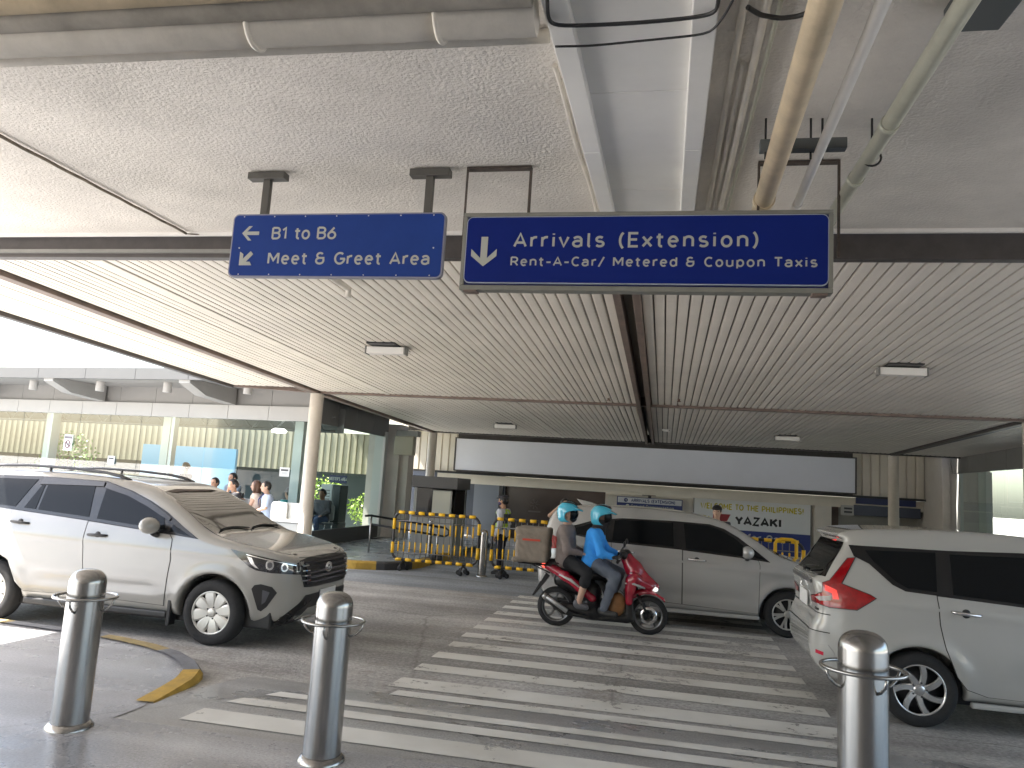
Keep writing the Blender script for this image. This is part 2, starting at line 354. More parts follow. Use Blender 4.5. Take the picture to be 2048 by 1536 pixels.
def poly_sd(P, X, Z):
    """signed distance to a closed outline, negative inside"""
    d = np.full(X.shape, 1e9); ins = np.zeros(X.shape, bool); n = len(P)
    for i in range(n):
        a, b = P[i], P[(i + 1) % n]; ex, ez = b - a; L = max(ex * ex + ez * ez, 1e-12)
        t = np.clip(((X - a[0]) * ex + (Z - a[1]) * ez) / L, 0, 1)
        d = np.minimum(d, (X - a[0] - t * ex) ** 2 + (Z - a[1] - t * ez) ** 2)
        if abs(ez) > 1e-12: ins ^= ((a[1] > Z) != (b[1] > Z)) & (X < (b[0] - a[0]) * (Z - a[1]) / ez + a[0])
    d = np.sqrt(d); return np.where(ins, -d, d)

class CarShape:
    def __init__(s, prof, wt, plan, axles, arch_r, creases=(), k=0.09, flare=0.018):
        s.P = chaikin(prof, 4); s.wt = np.array(wt); s.pl = np.array(plan); s.ax = axles; s.R = arch_r; s.cr = creases; s.k = k; s.fl = flare
        g = 0.02; s.x0, s.z0 = s.P.min(0) - 0.3; nx, nz = [int(v / g) + 2 for v in (s.P.max(0) + 0.3 - (s.x0, s.z0))]; s.g = g
        X, Z = np.meshgrid(s.x0 + g * np.arange(nx), s.z0 + g * np.arange(nz), indexing='ij'); s.D = poly_sd(s.P, X, Z)
    def prof_sd(s, X, Z):
        i = np.clip((X - s.x0) / s.g, 0, s.D.shape[0] - 1.001); j = np.clip((Z - s.z0) / s.g, 0, s.D.shape[1] - 1.001)
        a = i.astype(int); b = j.astype(int); fx, fz = i - a, j - b; D = s.D
        return (D[a, b] * (1 - fx) + D[a + 1, b] * fx) * (1 - fz) + (D[a, b + 1] * (1 - fx) + D[a + 1, b + 1] * fx) * fz
    def half(s, X, Z):
        sm = lambda t: np.interp(t, s.wt[:, 0], s.wt[:, 1])
        w = (sm(Z - 0.05) + 2 * sm(Z) + sm(Z + 0.05)) / 4
        p = lambda t: np.interp(t, s.pl[:, 0], s.pl[:, 1]); q = (p(X - 0.06) + p(X - 0.03) + 2 * p(X) + p(X + 0.03) + p(X + 0.06)) / 6
        for zc, xa, xb, sl, amp, wd in s.cr:                       # soft character lines along the flank
            zl = zc + sl * X; msk = np.clip((X - xa) / 0.3, 0, 1) * np.clip((xb - X) / 0.3, 0, 1)
            w = w + amp * msk * np.exp(-((Z - zl) / wd) ** 2)
        for xa in s.ax:
            r = np.sqrt((X - xa) ** 2 + (Z - s.R[1]) ** 2); w = w + s.fl * np.exp(-((r - s.R[0] - 0.02) / 0.07) ** 2)
        return w * q
    def f(s, X, Y, Z, arches=True):
        d = smax(s.prof_sd(X, Z), (np.abs(Y) - s.half(X, Z)) * 0.93, s.k)
        if arches:
            for xa in s.ax:
                r = np.sqrt((X - xa) ** 2 + (Z - s.R[1]) ** 2) - s.R[0]; c = np.maximum(r, 0.45 - np.abs(Y)); d = smax(d, -c, 0.025)
        return d
    def body(s, name, m, parent, h=0.026):
        lo = np.array([s.P[:, 0].min() - 3 * h, -1.05, s.P[:, 1].min() - 3 * h]); hi = np.array([s.P[:, 0].max() + 3 * h, 1.05, s.P[:, 1].max() + 3 * h])
        n = np.ceil((hi - lo) / h).astype(int); ax = [lo[i] + h * np.arange(n[i]) for i in range(3)]
        X2, Z2 = np.meshgrid(ax[0], ax[2], indexing='ij'); sd = s.prof_sd(X2, Z2)[:, None, :]; hw = s.half(X2, Z2)[:, None, :]
        Y = ax[1][None, :, None]; F = smax(sd, (np.abs(Y) - hw) * 0.93, s.k)
        for xa in s.ax:
            r = (np.sqrt((X2 - xa) ** 2 + (Z2 - s.R[1]) ** 2) - s.R[0])[:, None, :]; F = smax(F, -np.maximum(r, 0.45 - np.abs(Y)), 0.025)
        V, Q = surface_nets(F, lo, h)
        for _ in range(3):                                          # pull every vertex onto the exact surface
            e = 0.004; f0 = s.f(V[:, 0], V[:, 1], V[:, 2]); G = np.stack([s.f(*(V + np.eye(3)[i] * e).T) - f0 for i in range(3)], 1) / e
            gn = np.maximum((G ** 2).sum(1), 0.3); V = V - np.clip(f0 / gn, -h / 2, h / 2)[:, None] * G
        return np_mesh(name, V, Q, m, parent)
    def hit(s, O, D, T0=0.0, T1=4.2):
        """first surface point along each ray O + t D"""
        t = np.full(len(O), T0); lo = t.copy(); done = np.zeros(len(O), bool); hi = np.full(len(O), T1)
        for q in np.linspace(T0, T1, 150)[1:]:
            ins = s.f(*(O + q * D).T, arches=False) < 0; new = ins & ~done; hi[new] = q; done |= ins; lo[~done] = q
        for _ in range(22):
            mid = (lo + hi) / 2; ins = s.f(*(O + mid[:, None] * D).T, arches=False) < 0; hi = np.where(ins, mid, hi); lo = np.where(ins, lo, mid)
        return O + hi[:, None] * D, done
    def patch(s, mb, poly, U, V, D, off=0.004, m=0, step=0.05, skirt=0.012, O=(0, 0, 0)):
        """a panel of that outline laid on the body, its rim turned inwards; U, V span the drawing, D is the direction it is laid along"""
        U, V, D, O = (np.array(q, float) for q in (U, V, D, O)); P = []; n = len(poly)
        for i in range(n):
            a, b = np.array(poly[i], float), np.array(poly[(i + 1) % n], float); k = max(1, int(np.linalg.norm(b - a) / step))
            P += [a + (b - a) * j / k for j in range(k)]
        nb = len(P); P = np.array(P); lo, hi = P.min(0), P.max(0); g = [np.arange(lo[i] + step / 2, hi[i], step) for i in (0, 1)]
        if len(g[0]) and len(g[1]):
            G = np.stack(np.meshgrid(*g, indexing='ij'), -1).reshape(-1, 2); G = G[poly_sd(P, G[:, 0], G[:, 1]) < -step * 0.4]
        else: G = np.zeros((0, 2))
        A = np.concatenate([P, G]); ed = [(i, (i + 1) % nb) for i in range(nb)]
        vs, _, fs, ov, _, _ = delaunay_2d_cdt([Vector(p) for p in A], ed, [list(range(nb))], 1, 1e-6)
        A2 = np.array([tuple(v) for v in vs]); rays = O + A2[:, :1] * U + A2[:, 1:2] * V
        H, ok = s.hit(rays - 3.0 * D, np.tile(D, (len(A2), 1)))
        if not ok.all():                                            # rim points that miss the body take the depth of their nearest neighbours
            good = np.where(ok)[0]
            if len(good) == 0: return
            for i in np.where(~ok)[0]:
                j = good[np.argmin(((A2[good] - A2[i]) ** 2).sum(1))]; H[i] = rays[i] + D * ((H[j] - rays[j]) @ D)
        e = 0.004; f0 = s.f(*H.T, arches=False); N = np.stack([s.f(*(H + np.eye(3)[i] * e).T, arches=False) - f0 for i in range(3)], 1)
        N /= np.maximum(np.linalg.norm(N, axis=1, keepdims=True), 1e-9); H = H + N * off
        tr = []
        for q in fs:
            q = list(q); a, b, c = (H[i] for i in q[:3])
            if np.cross(b - a, c - a) @ N[q[0]] < 0: q = q[::-1]
            tr.append(q)
        mb.add(H, tr, m, True)
        rim = [i for i in range(len(A2)) if ov[i] and ov[i][0] < nb]; mp = {ov[i][0]: i for i in rim}
        if len(mp) == nb and skirt:
            ring = [mp[i] for i in range(nb)]; R0 = H[ring]; R1 = R0 - N[ring] * (off + skirt); cr = np.cross(R0[1] - R0[0], R1[0] - R0[0]) @ (R0.mean(0) - R0[0])
            fs2 = [(i, (i + 1) % nb, nb + (i + 1) % nb, nb + i) for i in range(nb)]
            if cr > 0: fs2 = [f_[::-1] for f_ in fs2]
            mb.add(np.concatenate([R0, R1]), fs2, m, False)
    def strip(s, mb, pts, width, side, off=0.0025, m=0):
        """a thin line drawn on the flank (side = -1 right, +1 left) through (x, z) points"""
        P = np.array(pts, float); out = []
        for i in range(len(P) - 1):
            k = max(1, int(np.linalg.norm(P[i + 1] - P[i]) / 0.06)); out += [P[i] + (P[i + 1] - P[i]) * j / k for j in range(k)]
        P = np.array(out + [P[-1]]); T = np.gradient(P, axis=0); T /= np.linalg.norm(T, axis=1, keepdims=True); Nn = np.stack([-T[:, 1], T[:, 0]], 1) * width / 2
        A = np.concatenate([P + Nn, P - Nn]); rays = np.stack([A[:, 0], np.zeros(len(A)), A[:, 1]], 1); D = np.array([0, -side, 0.0])
        H, ok = s.hit(rays - 3.0 * D, np.tile(D, (len(A), 1))); H = H - D * off; n = len(P)
        mb.add(H, [(i, i + 1, n + i + 1, n + i) if side < 0 else (i, n + i, n + i + 1, i + 1) for i in range(n - 1)], m, True)

def grow_poly(P, d):
    P = np.array(P, float); n = len(P); ar = sum(P[i][0] * P[(i + 1) % n][1] - P[(i + 1) % n][0] * P[i][1] for i in range(n)); sg = 1 if ar > 0 else -1; out = []
    for i in range(n):
        a, b, c = P[i - 1], P[i], P[(i + 1) % n]; t1 = (b - a) / max(np.linalg.norm(b - a), 1e-9); t2 = (c - b) / max(np.linalg.norm(c - b), 1e-9)
        n1 = sg * np.array([t1[1], -t1[0]]); n2 = sg * np.array([t2[1], -t2[0]]); w = n1 + n2; L = max(w @ n1, 0.5); out.append(b + w * d / L)
    return out

def wheel(parent, x, y, side, R, width, rim_r, style, two_tone=False):
    """side -1: outer face towards -y"""
    w = node('wheel', parent, (x, y, R)); o = side
    t = MB(); hw = width / 2
    t.lathe([(rim_r, -hw * 0.82), (rim_r + 0.012, -hw * 0.95), (R - 0.045, -hw), (R - 0.018, -hw * 0.86), (R, -hw * 0.6), (R, hw * 0.6), (R - 0.018, hw * 0.86), (R - 0.045, hw), (rim_r + 0.012, hw * 0.95), (rim_r, hw * 0.82)], 48, 'y')
    t.build('tyre', m_rubber, w)
    r = MB(); f0 = o * hw * 0.86
    bp = [(rim_r * 1.01, o * -hw * 0.8), (rim_r * 0.93, f0 * 0.2), (0.02, f0 * 0.15)]; r.lathe(bp if o > 0 else bp, 40, 'y', m=1)
    r.lathe([(rim_r * 1.02, f0 * 0.8), (rim_r * 1.02, f0 * 1.03), (rim_r * 0.955, f0 * 1.03), (rim_r * 0.93, f0 * 0.8)], 40, 'y')
    n, wi, wo, tw, dbl = style
    for q in range(n):
        for sgn in ((-1, 1) if dbl else (0,)):
            a0 = 2 * math.pi * q / n + 0.2; a1 = a0 + tw + sgn * dbl; a0 = a0 + sgn * dbl * 0.45; r0, r1 = 0.035, rim_r * 0.975; pts = []
            for j in range(5):
                u = j / 4; rr = r0 + (r1 - r0) * u; aa = a0 + (a1 - a0) * u ** 1.3; wd = wi + (wo - wi) * u
                if dbl == 0 and wo > wi: wd = wi + (wo - wi) * math.sin(u * math.pi * 0.62) / math.sin(math.pi * 0.62)
                dp = f0 * (0.80 + 0.16 * math.sin(u * math.pi * 0.5)); ca, sa = math.cos(aa), math.sin(aa)
                pts += [(rr * ca - wd * sa, dp - o * 0.012, rr * sa + wd * ca), (rr * ca - wd * 0.7 * sa, dp, rr * sa + wd * 0.7 * ca), (rr * ca + wd * 0.7 * sa, dp, rr * sa - wd * 0.7 * ca), (rr * ca + wd * sa, dp - o * 0.012, rr * sa - wd * ca)]
            fs = []
            for j in range(4):
                for c in range(3):
                    f = (j * 4 + c, j * 4 + c + 1, j * 4 + c + 5, j * 4 + c + 4); fs.append(f if o < 0 else f[::-1])
            r.add(pts, fs, 0, False)
    r.lathe([(0.0, f0 * 0.97), (0.032, f0 * 0.97), (0.045, f0 * 0.92), (0.05, f0 * 0.7)], 24, 'y')
    for q in range(5):
        a = 2 * math.pi * q / 5; r.lathe([(0.0, f0 * 0.9), (0.008, f0 * 0.9), (0.009, f0 * 0.75)], 8, 'y', (0.06 * math.cos(a), 0, 0.06 * math.sin(a)), m=1)
    r.build('rim', [mat('wheel_two_tone', (0.62, 0.62, 0.62), 0.25, 0.9) if two_tone else m_wheelsilver, mat('wheel_dark', (0.02, 0.02, 0.022), 0.5)], w)
    return w

SIDE = dict(U=(1, 0, 0), V=(0, 0, 1))
def flank(sh, mb, poly, side, off=0.004, m=0, **k): sh.patch(mb, poly, (1, 0, 0), (0, 0, 1), (0, -side, 0), off, m, **k)
def nose(sh, mb, poly, off=0.004, m=0, **k): sh.patch(mb, poly, (0, 1, 0), (0, 0, 1), (-1, 0, 0), off, m, **k)
def stern(sh, mb, poly, off=0.004, m=0, **k): sh.patch(mb, poly, (0, 1, 0), (0, 0, 1), (1, 0, 0), off, m, **k)
def slanted(sh, mb, poly, side, ang, x0, off=0.004, m=0, front=True, **k):
    """laid on the corner of the car: drawn in (distance along the corner, height), looking at it 'ang' off the car's axis"""
    c, sn = math.cos(ang), math.sin(ang); sx = 1 if front else -1
    sh.patch(mb, poly, (-sn * sx, side * c, 0), (0, 0, 1), (-c * sx, -side * sn, 0), off, m, O=(x0, 0, 0), **k)
mirror_y = lambda P: [(-a, b) for a, b in P][::-1]

def door_set(sh, root, paint, doors, band, panes, handles, hcol, seam_m):
    for side in (-1, 1):
        tb = MB(); flank(sh, tb, band, side, 0.008, 0, step=0.05); tb.build('window_trim', m_trim, root)
        for p in panes:
            b = MB(); flank(sh, b, p, side, 0.013, 0, step=0.05, skirt=0.004); b.build('side_window', m_tint, root)
        for i, d in enumerate(doors):
            b = MB(); flank(sh, b, grow_poly(d, 0.007), side, 0.0012, 1, step=0.045, skirt=0.004); flank(sh, b, d, side, 0.0065, 0, step=0.045, skirt=0.002)
            dr = b.build('door', [paint, seam_m], root)
            (xa, za), (xb, zb) = handles[i]; L = xb - xa; O = np.array([[xa, 0, za], [xb, 0, zb], [(xa + xb) / 2, 0, (za + zb) / 2]]); D = np.tile(np.array([0, -side, 0.0]), (3, 1))
            Hp, _ = sh.hit(O - 1.6 * D, D); hb = MB(); o = np.array([0, side * 0.035, 0])
            hb.tube([Hp[0] + o * 0.25, Hp[0] + (Hp[1] - Hp[0]) * 0.12 + o, Hp[2] + o * 1.15, Hp[1] + (Hp[0] - Hp[1]) * 0.12 + o, Hp[1] + o * 0.25], [0.010, 0.014, 0.015, 0.014, 0.010], 8)
            c = Hp[2]; hb.lathe([(0.001, 0.012), (0.03, 0.010), (0.038, 0.0)] if side > 0 else [(0.038, 0.0), (0.03, -0.010), (0.001, -0.012)], 18, 'y', (c[0], c[1] + side * 0.002, c[2]), m=1)
            hb.build('handle', [hcol, m_black], dr)

def mirrors(sh, root, x, z, y, cap, foot=True):
    for side in (-1, 1):
        b = Blob(); b.ell((x, side * y, z), (0.075, 0.115, 0.082), None, 0.03).ell((x + 0.03, side * (y - 0.02), z - 0.01), (0.07, 0.10, 0.07), None, 0.05)
        b.cut(lambda X, Y, Z, x=x: (x - 0.055) - X); mr = b.build('side_mirror', cap, root, 0.011)
        s = MB(); s.tube([(x + 0.02, side * (y - 0.17), z - 0.11), (x + 0.02, side * (y - 0.08), z - 0.085), (x + 0.01, side * (y - 0.03), z - 0.05)], [0.035, 0.035, 0.03], 10); s.build('mirror_arm', m_black, mr)
        g = MB(); g.lathe([(0.001, -0.062), (0.06, -0.060)], 20, 'x', (x, side * y, z)); g.build('mirror_glass', m_chrome, mr)

def plate(root, x, y, z, txt, R=0.0):
    b = MB(); b.box((x - 0.006, y - 0.20, z - 0.07), (x + 0.006, y + 0.20, z + 0.07)); p = b.build('number_plate', mat('plate_white', (0.72, 0.72, 0.72), 0.4), root, 0.004)
    return p
def build_cars():
    Rz = -0.15
    # ---------------- white people carrier, left
    paint = mat('pearl_white_paint', (0.30, 0.292, 0.272), 0.22, coat=1.0, noise=(0.9, 0.03))
    seam = mat('panel_gap', (0.02, 0.02, 0.02), 0.8)
    prof = [(2.00, .25), (2.17, .29), (2.24, .42), (2.25, .62), (2.23, .80), (2.16, .94), (1.92, 1.005), (1.55, 1.07), (1.22, 1.125), (.85, 1.355), (.45, 1.56), (.15, 1.635), (-.5, 1.685),
            (-1.3, 1.69), (-2.0, 1.66), (-2.2, 1.62), (-2.34, 1.3), (-2.40, 1.05), (-2.44, .75), (-2.42, .45), (-2.3, .28), (-1.9, .25)]
    wt = [(.2, .80), (.35, .865), (.5, .895), (.7, .912), (.9, .912), (1.03, .900), (1.12, .875), (1.2, .845), (1.5, .74), (1.75, .62)]
    pl = [(-2.5, .76), (-2.38, .88), (-2.2, .95), (-1.8, .985), (-1.2, 1), (1.1, 1), (1.5, .99), (1.8, .955), (2.0, .895), (2.12, .81), (2.2, .70), (2.26, .50)]
    S = CarShape(prof, wt, pl, (1.375, -1.375), (.405, .33), creases=[(.96, -2.2, 1.6, -.025, .010, .035), (.52, -1.0, .9, .02, -.012, .06)])
    car = thing('parked_car', 'white people carrier with black roof rails, left of the zebra crossing', 'car', (-5.97, 8.37, Rz))
    S.body('body', [paint], car)
    ub = MB(); ub.box((-2.0, -.78, .2), (2.0, .78, .5)); ub.build('underbody', m_black, car, 0.02)
    D1 = np.array([-.435, .894, -.10]); D1 /= np.linalg.norm(D1)
    def seen(mb, poly, side, off, m=0, y0=.915, **k):
        S.patch(mb, poly, (1, 0, 0), (0, 0, 1), (D1[0], -side * D1[1], D1[2]), off, m, O=(0, side * y0, 0), **k)
    band = [(-2.12, 1.27), (-2.16, 1.50), (-2.02, 1.585), (-1.0, 1.615), (-.2, 1.605), (.16, 1.525), (.44, 1.43), (.68, 1.325), (.90, 1.20), (1.14, 1.075), (.78, 1.10), (.35, 1.13), (-.19, 1.17), (-1.13, 1.222)]
    panes = [[(-2.05, 1.30), (-2.08, 1.50), (-1.98, 1.55), (-1.09, 1.575), (-1.24, 1.26)], [(-1.12, 1.255), (-1.0, 1.53), (-.965, 1.53), (-.965, 1.248)], [(-.93, 1.246), (-.93, 1.545), (-.32, 1.55), (-.255, 1.21)],
             [(-.15, 1.20), (-.17, 1.535), (.16, 1.485), (.42, 1.39), (.66, 1.275), (.72, 1.14), (.36, 1.165)], [(.77, 1.135), (.80, 1.20), (1.05, 1.09)]]
    doors = [[(-.24, 1.165), (.35, 1.125), (.79, 1.095), (.83, 1.05), (.85, .84), (.80, .36), (-.13, .38), (-.19, .66), (-.235, 1.0)], [(-1.26, 1.225), (-.25, 1.168), (-.245, 1.0), (-.20, .66), (-.14, .38), (-.93, .365), (-1.05, .46), (-1.19, .80), (-1.27, 1.10)]]
    door_set(S, car, paint, doors, band, panes, [((-.20, 1.03), (.05, 1.035)), ((-1.22, 1.105), (-.97, 1.095))], m_black, seam)
    for side in (-1, 1):                                            # rain visors above the side windows
        for p in ([(-1.02, 1.60), (-.22, 1.59), (-.21, 1.545), (-.6, 1.535), (-1.04, 1.52)], [(-.19, 1.59), (.16, 1.51), (.44, 1.415), (.66, 1.315), (.75, 1.265), (.74, 1.235), (.62, 1.28), (.42, 1.365), (.15, 1.46), (-.19, 1.53)]):
            b = MB(); flank(S, b, p, side, 0.022, 0, step=0.06, skirt=0.004); b.build('rain_visor', mat('visor_smoke', (0.03, 0.03, 0.032), 0.18), car)
    b = MB(); nose(S, b, [(-.78, 1.125), (-.40, 1.142), (.40, 1.142), (.78, 1.125), (.70, 1.40), (.63, 1.535), (.35, 1.562), (-.35, 1.562), (-.63, 1.535), (-.70, 1.40)], 0.003, 0, step=0.08)
    ws = b.build('windscreen', m_screen, car)
    for y0, y1 in ((-.62, -.02), (.05, .66)):
        b = MB(); pts = np.array([[2.0, y0 + (y1 - y0) * t, 1.15 + .02 * math.sin(t * 3.1)] for t in np.linspace(0, 1, 8)]); Hh, _ = S.hit(pts, np.tile([-1.0, 0, 0], (8, 1))); b.tube([tuple(q + [.012, 0, .014]) for q in Hh], .009, 6); b.build('wiper', m_black, car)
    b = MB(); S.patch(b, grow_poly([(1.25, -.76), (1.60, -.80), (1.98, -.70), (2.13, -.52), (2.175, 0), (2.13, .52), (1.98, .70), (1.60, .80), (1.25, .76), (1.30, .4), (1.32, 0), (1.30, -.4)], .008), (1, 0, 0), (0, 1, 0), (0, 0, -1), 0.0012, 1, step=0.08, skirt=.004)
    S.patch(b, [(1.25, -.76), (1.60, -.80), (1.98, -.70), (2.13, -.52), (2.175, 0), (2.13, .52), (1.98, .70), (1.60, .80), (1.25, .76), (1.30, .4), (1.32, 0), (1.30, -.4)], (1, 0, 0), (0, 1, 0), (0, 0, -1), 0.0035, 0, step=0.08, skirt=.003)
    b.build('bonnet', [paint, seam], car)
    for side in (-1, 1):
        b = MB(); seen(b, [(1.54, 1.005), (1.71, .98), (1.93, .95), (2.08, .93), (2.36, .90), (2.37, .80), (2.02, .795), (1.85, .81), (1.77, .84), (1.65, .92)], side, .005)
        hl = b.build('headlight', mat('headlight_housing', (0.02, 0.02, 0.024), 0.08, coat=1.0), car)
        b = MB()
        for cx, cz, r in ((2.00, .875, .052), (2.165, .862, .045)):
            seen(b, [(cx + r * math.cos(a) * .9, cz + r * math.sin(a)) for a in np.linspace(0, 2 * math.pi, 17)[:-1]], side, .008, 0, step=.03, skirt=.003)
            seen(b, [(cx + r * .6 * math.cos(a) * .9, cz + r * .6 * math.sin(a)) for a in np.linspace(0, 2 * math.pi, 13)[:-1]], side, .011, 1, step=.03, skirt=.003)
        seen(b, [(1.735, .945), (1.79, .935), (1.83, .87), (1.88, .83), (1.84, .838), (1.79, .87)], side, .008, 0, step=.03, skirt=.003)
        seen(b, [(1.72, .968), (1.93, .936), (2.30, .892), (2.30, .886), (1.93, .928), (1.73, .958)], side, .008, 0, step=.03, skirt=.003)
        b.build('reflector', [m_reflector, m_lens], hl)
        b = MB(); seen(b, [(1.82, .62), (1.85, .66), (1.92, .675), (2.05, .655), (2.11, .60), (2.01, .45), (1.95, .40), (1.91, .415)], side, .004)
        fg = b.build('fog_light_surround', m_black, car); b = MB(); seen(b, [(1.945, .62), (2.03, .60), (1.99, .50), (1.95, .47)], side, .008, 0, step=.03); b.build('fog_light', m_lens, fg)
        b = MB(); seen(b, [(2.08, .275), (2.20, .37), (2.43, .555), (2.50, .575), (2.50, .535), (2.36, .42), (2.22, .275)], side, .005); b.build('bumper_trim', m_trim, car)
        b = MB(); b.box((-.92, side * .86 - .03, .235), (.855, side * .86 + .03, .30)); b.build('side_skirt', m_black, car, .015)
        b = MB(); b.box((.86, side * .84 - .05, .16), (.90, side * .84 + .06, .42)); b.box((-1.90, side * .84 - .05, .16), (-1.86, side * .84 + .06, .42)); b.build('mud_flap', m_black, car, .006)
    G = [(-.60, .905), (-.3, .925), (.3, .925), (.60, .905), (.605, .80), (.54, .63), (.3, .615), (-.3, .615), (-.54, .63), (-.605, .80)]
    b = MB(); nose(S, b, G, .004); gr = b.build('grille', m_black, car); b = MB()
    for zc in (.872, .825, .775, .725, .675): nose(S, b, [(-.52, zc - .012), (.52, zc - .012), (.53, zc + .010), (-.53, zc + .010)], .020, 0, skirt=.012)
    for zc in (.848, .80, .75, .70):
        for sg in (-1, 1): nose(S, b, [(sg * .58, zc - .006), (sg * .46, zc - .008), (sg * .46, zc + .004), (sg * .585, zc + .010)], .022, 1, step=.03, skirt=.01)
    b.build('grille_bars', [mat('dark_chrome', (0.12, 0.12, 0.14), 0.2, 0.8), m_chrome], gr)
    for sg in (-1, 1):
        b = MB(); q = [(sg * .605, .905), (sg * .648, .90), (sg * .655, .795), (sg * .610, .795)]; nose(S, b, q, .010, 0, step=.03); nose(S, b, [(sg * .614, .893), (sg * .640, .888), (sg * .645, .807), (sg * .617, .807)], .013, 1, step=.03)
        b.build('grille_end_bracket', [m_chrome, m_black], gr)
    e = MB(); cx = S.hit(np.array([[3.0, 0, .80]]), np.array([[-1.0, 0, 0]]))[0][0][0] + .022
    for ry, rz, dz in ((.075, .052, 0), (.028, .049, 0), (.05, .020, .014)): e.tube([(cx, ry * math.cos(a), .80 + dz + rz * math.sin(a)) for a in np.linspace(0, 2 * math.pi, 25)[:-1]], .0065, 6, closed=True)
    e.build('emblem', m_chrome, gr)
    b = MB(); nose(S, b, [(-.50, .545), (.50, .545), (.72, .33), (.66, .27), (-.66, .27), (-.72, .33)], .004); nose(S, b, [(-.52, .29), (-.42, .40), (.42, .40), (.52, .29)], .012, 1); b.build('lower_intake', [m_black, m_wheelsilver], car)
    plate(car, 2.26, 0, .50, '')
    mirrors(S, car, .62, 1.19, 1.03, paint)
    for side in (-1, 1):
        b = MB(); y = side * .60; pts = [(.02, y, 1.63), (-.12, y, 1.675), (-.32, y, 1.705), (-.75, y, 1.728), (-1.35, y, 1.732), (-1.75, y, 1.71), (-1.93, y, 1.65)]
        b.tube(pts, [.022, .02, .017, .016, .016, .018, .022], 8); b.tube([(-1.05, y, 1.65), (-1.05, y, 1.73)], .016, 8); b.build('roof_rail', mat('rail_dark', (0.035, 0.033, 0.036), 0.3), car)
        b = MB(); stern(S, b, [(side * .80, 1.02), (side * .58, 1.0), (side * .55, 1.12), (side * .62, 1.22), (side * .74, 1.20)] if side > 0 else [(side * .80, 1.02), (side * .74, 1.20), (side * .62, 1.22), (side * .55, 1.12), (side * .58, 1.0)], .006); b.build('tail_light', m_red_lens, car)
    b = MB(); stern(S, b, [(-.60, 1.18), (.60, 1.18), (.53, 1.56), (-.53, 1.56)], .004); b.build('rear_window', m_tint, car)
    for x in (1.375, -1.375):
        for side in (-1, 1): wheel(car, x, side * .80, side, .335, .205, .218, (8, .026, .060, 0.0, 0))

    # ---------------- silver people carrier, middle
    paint2 = mat('silver_paint', (0.46, 0.457, 0.45), 0.26, 0.35, coat=1.0, noise=(0.9, 0.03))
    prof = [(1.95, .22), (2.12, .28), (2.19, .45), (2.19, .70), (2.10, .88), (1.65, .99), (1.28, 1.07), (.98, 1.27), (.62, 1.47), (.3, 1.58), (-.3, 1.635), (-1.2, 1.64), (-1.85, 1.59), (-2.02, 1.50), (-2.12, 1.15), (-2.19, .85), (-2.19, .5), (-2.08, .27), (-1.8, .22)]
    wt = [(.2, .78), (.32, .835), (.5, .862), (.7, .868), (.85, .862), (.95, .85), (1.05, .825), (1.12, .80), (1.45, .69), (1.65, .58)]
    pl = [(-2.25, .78), (-2.12, .89), (-1.9, .96), (-1.3, 1), (1.1, 1), (1.5, .98), (1.8, .94), (2.0, .86), (2.12, .75), (2.2, .55)]
    S2 = CarShape(prof, wt, pl, (1.375, -1.375), (.375, .30), creases=[(.93, -2.0, 1.7, -.06, .013, .035), (.47, -1.0, 1.0, .02, -.014, .07)], k=.10)
    c2 = thing('moving_car', 'silver people carrier passing right behind the red scooter', 'car', (.355, 12.3, Rz)); S2.body('body', [paint2], c2)
    ub = MB(); ub.box((-1.9, -.72, .2), (1.9, .72, .45)); ub.build('underbody', m_black, c2, .02)
    band = [(-1.85, 1.20), (-1.72, 1.29), (-1.38, 1.405), (-.95, 1.465), (-.2, 1.475), (.30, 1.465), (.50, 1.415), (.70, 1.31), (.93, 1.15), (1.13, 1.00), (.72, 1.035), (-.18, 1.085), (-1.12, 1.11)]
    panes = [[(-1.72, 1.21), (-1.62, 1.28), (-1.36, 1.375), (-1.18, 1.40), (-1.20, 1.145)], [(-1.08, 1.14), (-1.06, 1.42), (-.95, 1.437), (-.22, 1.447), (-.20, 1.11)], [(-.02, 1.10), (-.06, 1.447), (.28, 1.437), (.47, 1.39), (.66, 1.285), (.80, 1.17), (.80, 1.06), (.71, 1.06)], [(.84, 1.055), (.845, 1.145), (1.05, 1.035)]]
    doors = [[(-.065, 1.075), (.72, 1.03), (.97, 1.01), (.99, .95), (.98, .29), (-.05, .33)], [(-1.09, 1.11), (-.08, 1.08), (-.065, .33), (-.82, .36), (-.95, .46), (-1.06, .75)]]
    door_set(S2, c2, paint2, doors, band, panes, [((0.0, .965), (.26, .955)), ((-1.0, 1.0), (-.75, .99))], m_chrome, seam)
    b = MB(); nose(S2, b, [(-.74, 1.06), (-.4, 1.085), (.4, 1.085), (.74, 1.06), (.66, 1.30), (.59, 1.45), (.3, 1.49), (-.3, 1.49), (-.59, 1.45), (-.66, 1.30)], .003, 0, step=.08); b.build('windscreen', m_screen, c2)
    b = MB(); S2.patch(b, grow_poly([(1.30, -.70), (1.7, -.72), (2.0, -.58), (2.09, -.3), (2.10, 0), (2.09, .3), (2.0, .58), (1.7, .72), (1.30, .70), (1.36, 0)], .008), (1, 0, 0), (0, 1, 0), (0, 0, -1), .0012, 1, step=.08, skirt=.004)
    S2.patch(b, [(1.30, -.70), (1.7, -.72), (2.0, -.58), (2.09, -.3), (2.10, 0), (2.09, .3), (2.0, .58), (1.7, .72), (1.30, .70), (1.36, 0)], (1, 0, 0), (0, 1, 0), (0, 0, -1), .0035, 0, step=.08, skirt=.003); b.build('bonnet', [paint2, seam], c2)
    b = MB(); b.tube([(1.27, -.62, 1.115), (1.20, -.2, 1.135), (1.18, .1, 1.14)], .010, 6); b.tube([(1.22, 0, 1.13), (1.22, .5, 1.125)], .010, 6); b.build('wiper', m_black, c2)
